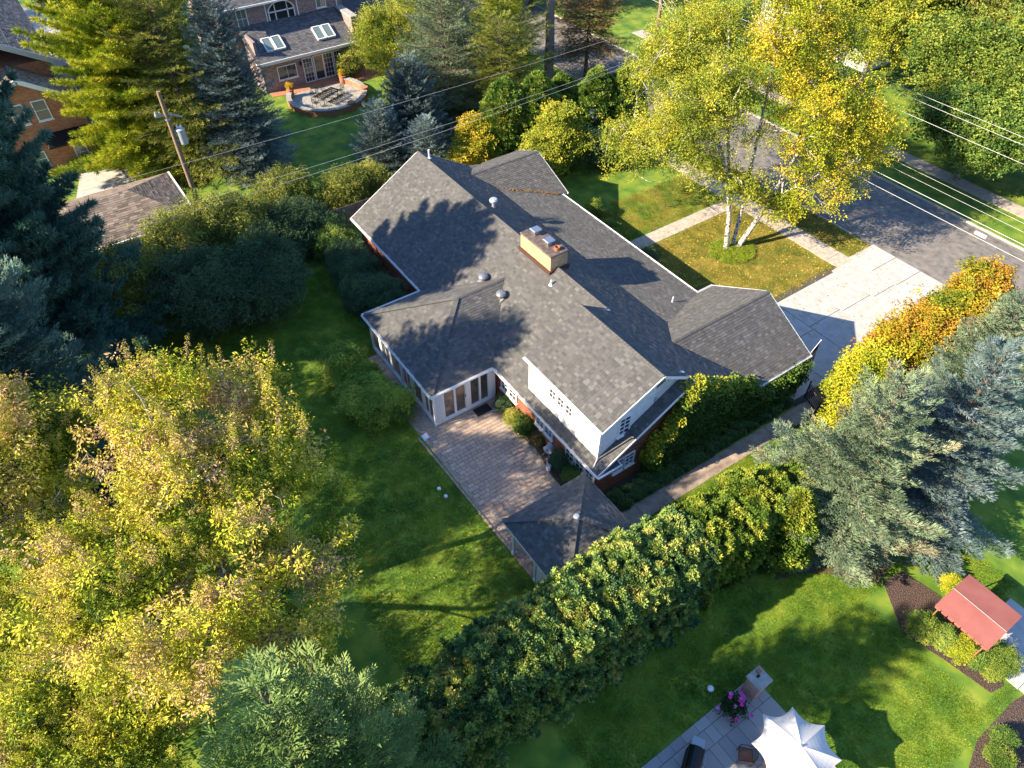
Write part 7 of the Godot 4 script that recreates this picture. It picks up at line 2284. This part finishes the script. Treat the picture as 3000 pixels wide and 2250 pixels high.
	# foundation plants in the front
	for q in [[Vector3(31.0, 0, -34.3), 0.7, SHRUB, "bush in the shade of the front wall, left of the walk"], [Vector3(30.4, 0, -31.6), 0.6, EMERALD, "dark bush at the front wall next to the walk"], [Vector3(30.0, 0, -27.4), 0.75, DARK, "dark bush at the front wall right of the walk"]]:
		leafy({"name": "front_bush", "label": q[3], "cat": "shrub", "group": "bushes at the front wall", "at": q[0], "lobes": [[0, q[1], 0, q[1], q[1], q[1] * 1.2]], "n": 260, "per": 2, "jit": 0.1, "size": 0.55, "leaf": leaf_small, "pal": q[2], "bark": M.bark, "r": 0.03, "seed": 450 + int(q[1] * 100), "limbs": 5, "twigs": 8, "gap": -0.8, "rough": 0.2, "floor": 0.03})
	leafy({"name": "terrace_shrub", "label": "olive shrub at the glazed doors of the far house", "cat": "shrub", "at": Vector3(26.9, 0, -67.3), "lobes": [[0, 1.1, 0, 1.1, 1.1, 1.0], [0.6, 1.7, -0.2, 0.7, 0.7, 0.7]], "n": 300, "per": 3, "jit": 0.18, "size": 0.75, "leaf": leaf_small, "pal": OLIVE, "bark": M.bark, "r": 0.05, "seed": 461, "limbs": 8, "twigs": 20})
	# fallen leaves on the front lawn and drive
	at = []
	cols = PackedColorArray()
	for i in 4200:
		var x := r.randf_range(29.5, 45.0)
		var z := r.randf_range(-30, -19.9) if r.randf() < 0.93 else r.randf_range(-19.9, -13.5)
		if nz.get_noise_2d(x, z) < -0.15 and r.randf() < 0.6:
			continue
		at.append(Transform3D(Basis.from_euler(Vector3(r.randfn() * 0.3, r.randf() * TAU, r.randfn() * 0.3)).scaled(Vector3.ONE * r.randf_range(0.7, 1.3)), Vector3(x, 0.03 + (0.025 if z > -20.0 else 0.0), z)))
		cols.append(tint([Color(0.22, 0.12, 0.03), Color(0.45, 0.32, 0.03), Color(0.62, 0.5, 0.1)], r.randf(), 1.0))
	for i in 1500:  # a few from the ash on the back lawn
		var q := Vector2(r.randf_range(2.5, 9.6), r.randf_range(-26, -10))
		if r.randf() < (q.x - 2.0) / 10.0:
			continue
		at.append(Transform3D(Basis.from_euler(Vector3(r.randfn() * 0.3, r.randf() * TAU, r.randfn() * 0.3)).scaled(Vector3.ONE * r.randf_range(0.6, 1.0)), Vector3(q.x, 0.05, q.y)))
		cols.append(tint([Color(0.2, 0.16, 0.04), Color(0.4, 0.36, 0.06)], r.randf(), 1.0))
	var lf := MB.new()
	lf.quad(Vector3(-0.05, 0, 0), Vector3(0, 0.015, -0.035), Vector3(0.06, 0, 0), Vector3(0, 0.015, 0.035))
	tag(scatter(self, "fallen_leaves", lf.mesh(M.plain_leaf), at, cols), "yellow fallen leaves strewn over the lawns", "leaves", "", "stuff")
	at = []
	cols = PackedColorArray()
	for i in 420:
		var u := pow(r.randf(), 0.7)
		var q := Vector3(24.2, 3.507, -37.07).lerp(Vector3(28.2, 2.66, -35.0), u)
		var off := absf(r.randfn()) * 0.22
		at.append(Transform3D(Basis.from_euler(Vector3(r.randfn() * 0.4, r.randf() * TAU, r.randfn() * 0.4)).scaled(Vector3.ONE * r.randf_range(0.5, 0.9)), q + Vector3(-off * 0.6, 0.05 + off * 0.15, off * 0.5)))
		cols.append(tint([Color(0.12, 0.06, 0.02), Color(0.30, 0.15, 0.04), Color(0.40, 0.24, 0.06)], r.randf(), 1.0))
	tag(scatter(self, "leaf_litter", lf.mesh(M.plain_leaf), at, cols), "rusty leaf litter lying in the valley of the front gable roof", "leaves", "", "stuff")
	grass()


func grass() -> void:
	var r := RandomNumberGenerator.new()
	r.seed = 500
	var nz := FastNoiseLite.new()
	nz.frequency = 0.12
	nz.fractal_octaves = 4
	var b := MB.new()
	for i in 26:
		var p := Vector3(r.randf_range(-0.17, 0.17), 0, r.randf_range(-0.17, 0.17))
		var d := Vector3(r.randfn() * 0.03, r.randf_range(0.035, 0.07), r.randfn() * 0.03)
		var s := Vector3(r.randfn(), 0, r.randfn()).normalized() * 0.009
		var k := r.randf_range(0.75, 1.25)
		b.col = Color(k, k, k)
		b.tri(p - s, p + d, p + s)
	var me := b.mesh(M.dull_leaf)
	var lush := [Color(0.05, 0.125, 0.01), Color(0.11, 0.21, 0.014), Color(0.17, 0.27, 0.018), Color(0.29, 0.34, 0.03)]
	var dry := [Color(0.09, 0.14, 0.012), Color(0.17, 0.185, 0.02), Color(0.27, 0.22, 0.035), Color(0.36, 0.28, 0.06)]
	var plots := [["lawn_grass", "short grass of the back lawn", Rect2(3.0, -40.0, 11.0, 31.0), 17000, lush, 0], ["front_lawn_grass", "short yellowing grass of the front lawn", Rect2(28.8, -35.0, 16.2, 15.0), 11000, dry, 1], ["neighbour_lawn_grass", "short grass of the neighbour's lawn at lower right", Rect2(7.0, -7.4, 21.0, 12.0), 16000, lush, 2], ["side_strip_grass", "narrow grass strip along the side path", Rect2(15.0, -12.2, 15.0, 1.6), 2600, lush, 3]]
	var tiled := PackedVector2Array(v2([9.7, -30.4, 11.2, -30.4, 15.2, -23.2, 15.2, -10.4, 10.0, -10.4]))
	for p in plots:
		var at := []
		var cols := PackedColorArray()
		for i in p[3]:
			var q := Vector2(r.randf_range(p[2].position.x, p[2].end.x), r.randf_range(p[2].position.y, p[2].end.y))
			if p[5] == 0 and (Geometry2D.is_point_in_polygon(q, tiled) or q.x > 11.2 and q.y > -31.3):
				continue
			if p[5] == 1 and (absf(q.y + 29.85) < 0.72 or q.x > 40.85 and q.x < 42.75 or Vector2((q.x - 36.4) / 1.7, (q.y + 25.45) / 1.4).length() < 1.0):
				continue
			if p[5] == 2 and (q.x < 15.0 and q.y > -4.05 or q.x > 21.6 and q.x < 25.2 and q.y > -3.5 and q.y < 2.3 or q.x > 18.3 and q.y > 2.6 or q.x > 23.5 and q.y > 0):
				continue
			at.append(Transform3D(Basis(Vector3.UP, r.randf() * TAU).scaled(Vector3.ONE * r.randf_range(0.8, 1.25)), Vector3(q.x, 0.0, q.y)))
			cols.append(tint(p[4], 0.5 + nz.get_noise_2d(q.x * 3.0, q.y * 3.0) * 0.9 + r.randfn() * 0.2, r.randf_range(0.8, 1.2)))
		tag(scatter(self, p[0], me, at, cols), p[1], "grass", "", "stuff")


func _ready() -> void:
	sky_and_camera()
	materials()
	M.dark_cap = world_tex(paint(1, 1, 1, 0.8), noise_tex(0.02, 31, [[0.0, 0.06, 0.045, 0.04], [0.6, 0.12, 0.10, 0.095], [1.0, 0.30, 0.12, 0.05]], 256), 0.5)
	M.flashing = paint(0.075, 0.035, 0.028, 0.6)
	M.brown_concrete = world_tex(paint(1, 1, 1, 0.88), noise_tex(0.012, 36, [[0.0, 0.22, 0.165, 0.125], [0.5, 0.32, 0.25, 0.195], [1.0, 0.42, 0.34, 0.27]], 512), 0.25)
	M.pale_bark = world_tex(paint(1, 1, 1, 0.95), noise_tex(0.05, 39, [[0.0, 0.25, 0.22, 0.2], [0.5, 0.42, 0.38, 0.34], [1.0, 0.55, 0.5, 0.46]], 256), 0.8)
	M.dark_wood = paint(0.12, 0.055, 0.035, 0.6)
	M.bluestone_ground = world_tex(paint(1, 1, 1, 0.8), noise_tex(0.02, 33, [[0.0, 0.22, 0.22, 0.2], [1.0, 0.40, 0.38, 0.34]], 256), 0.4)
	foliage_meshes()
	setting()
	house()
	garden_shed()
	far_house()
	left_house()
	detached_garage()
	street_house("pale house across the road behind the golden birch", Vector3(74.5, 0, -46), 10, 14, 4.0, 7.0, M.stucco, SLATE, 121)
	street_house("grey roofed house across the road at the top right", Vector3(88, 0, -24), 11, 15, 4.0, 7.5, M.far_brick, SLATE, 122)
	big_trees()
	garden_plants()
	poles_and_wires()
	flag()
	gate()
	parasol()
	grill_and_planter()
	red_canopy()
	dining_set()
	yard_bits()
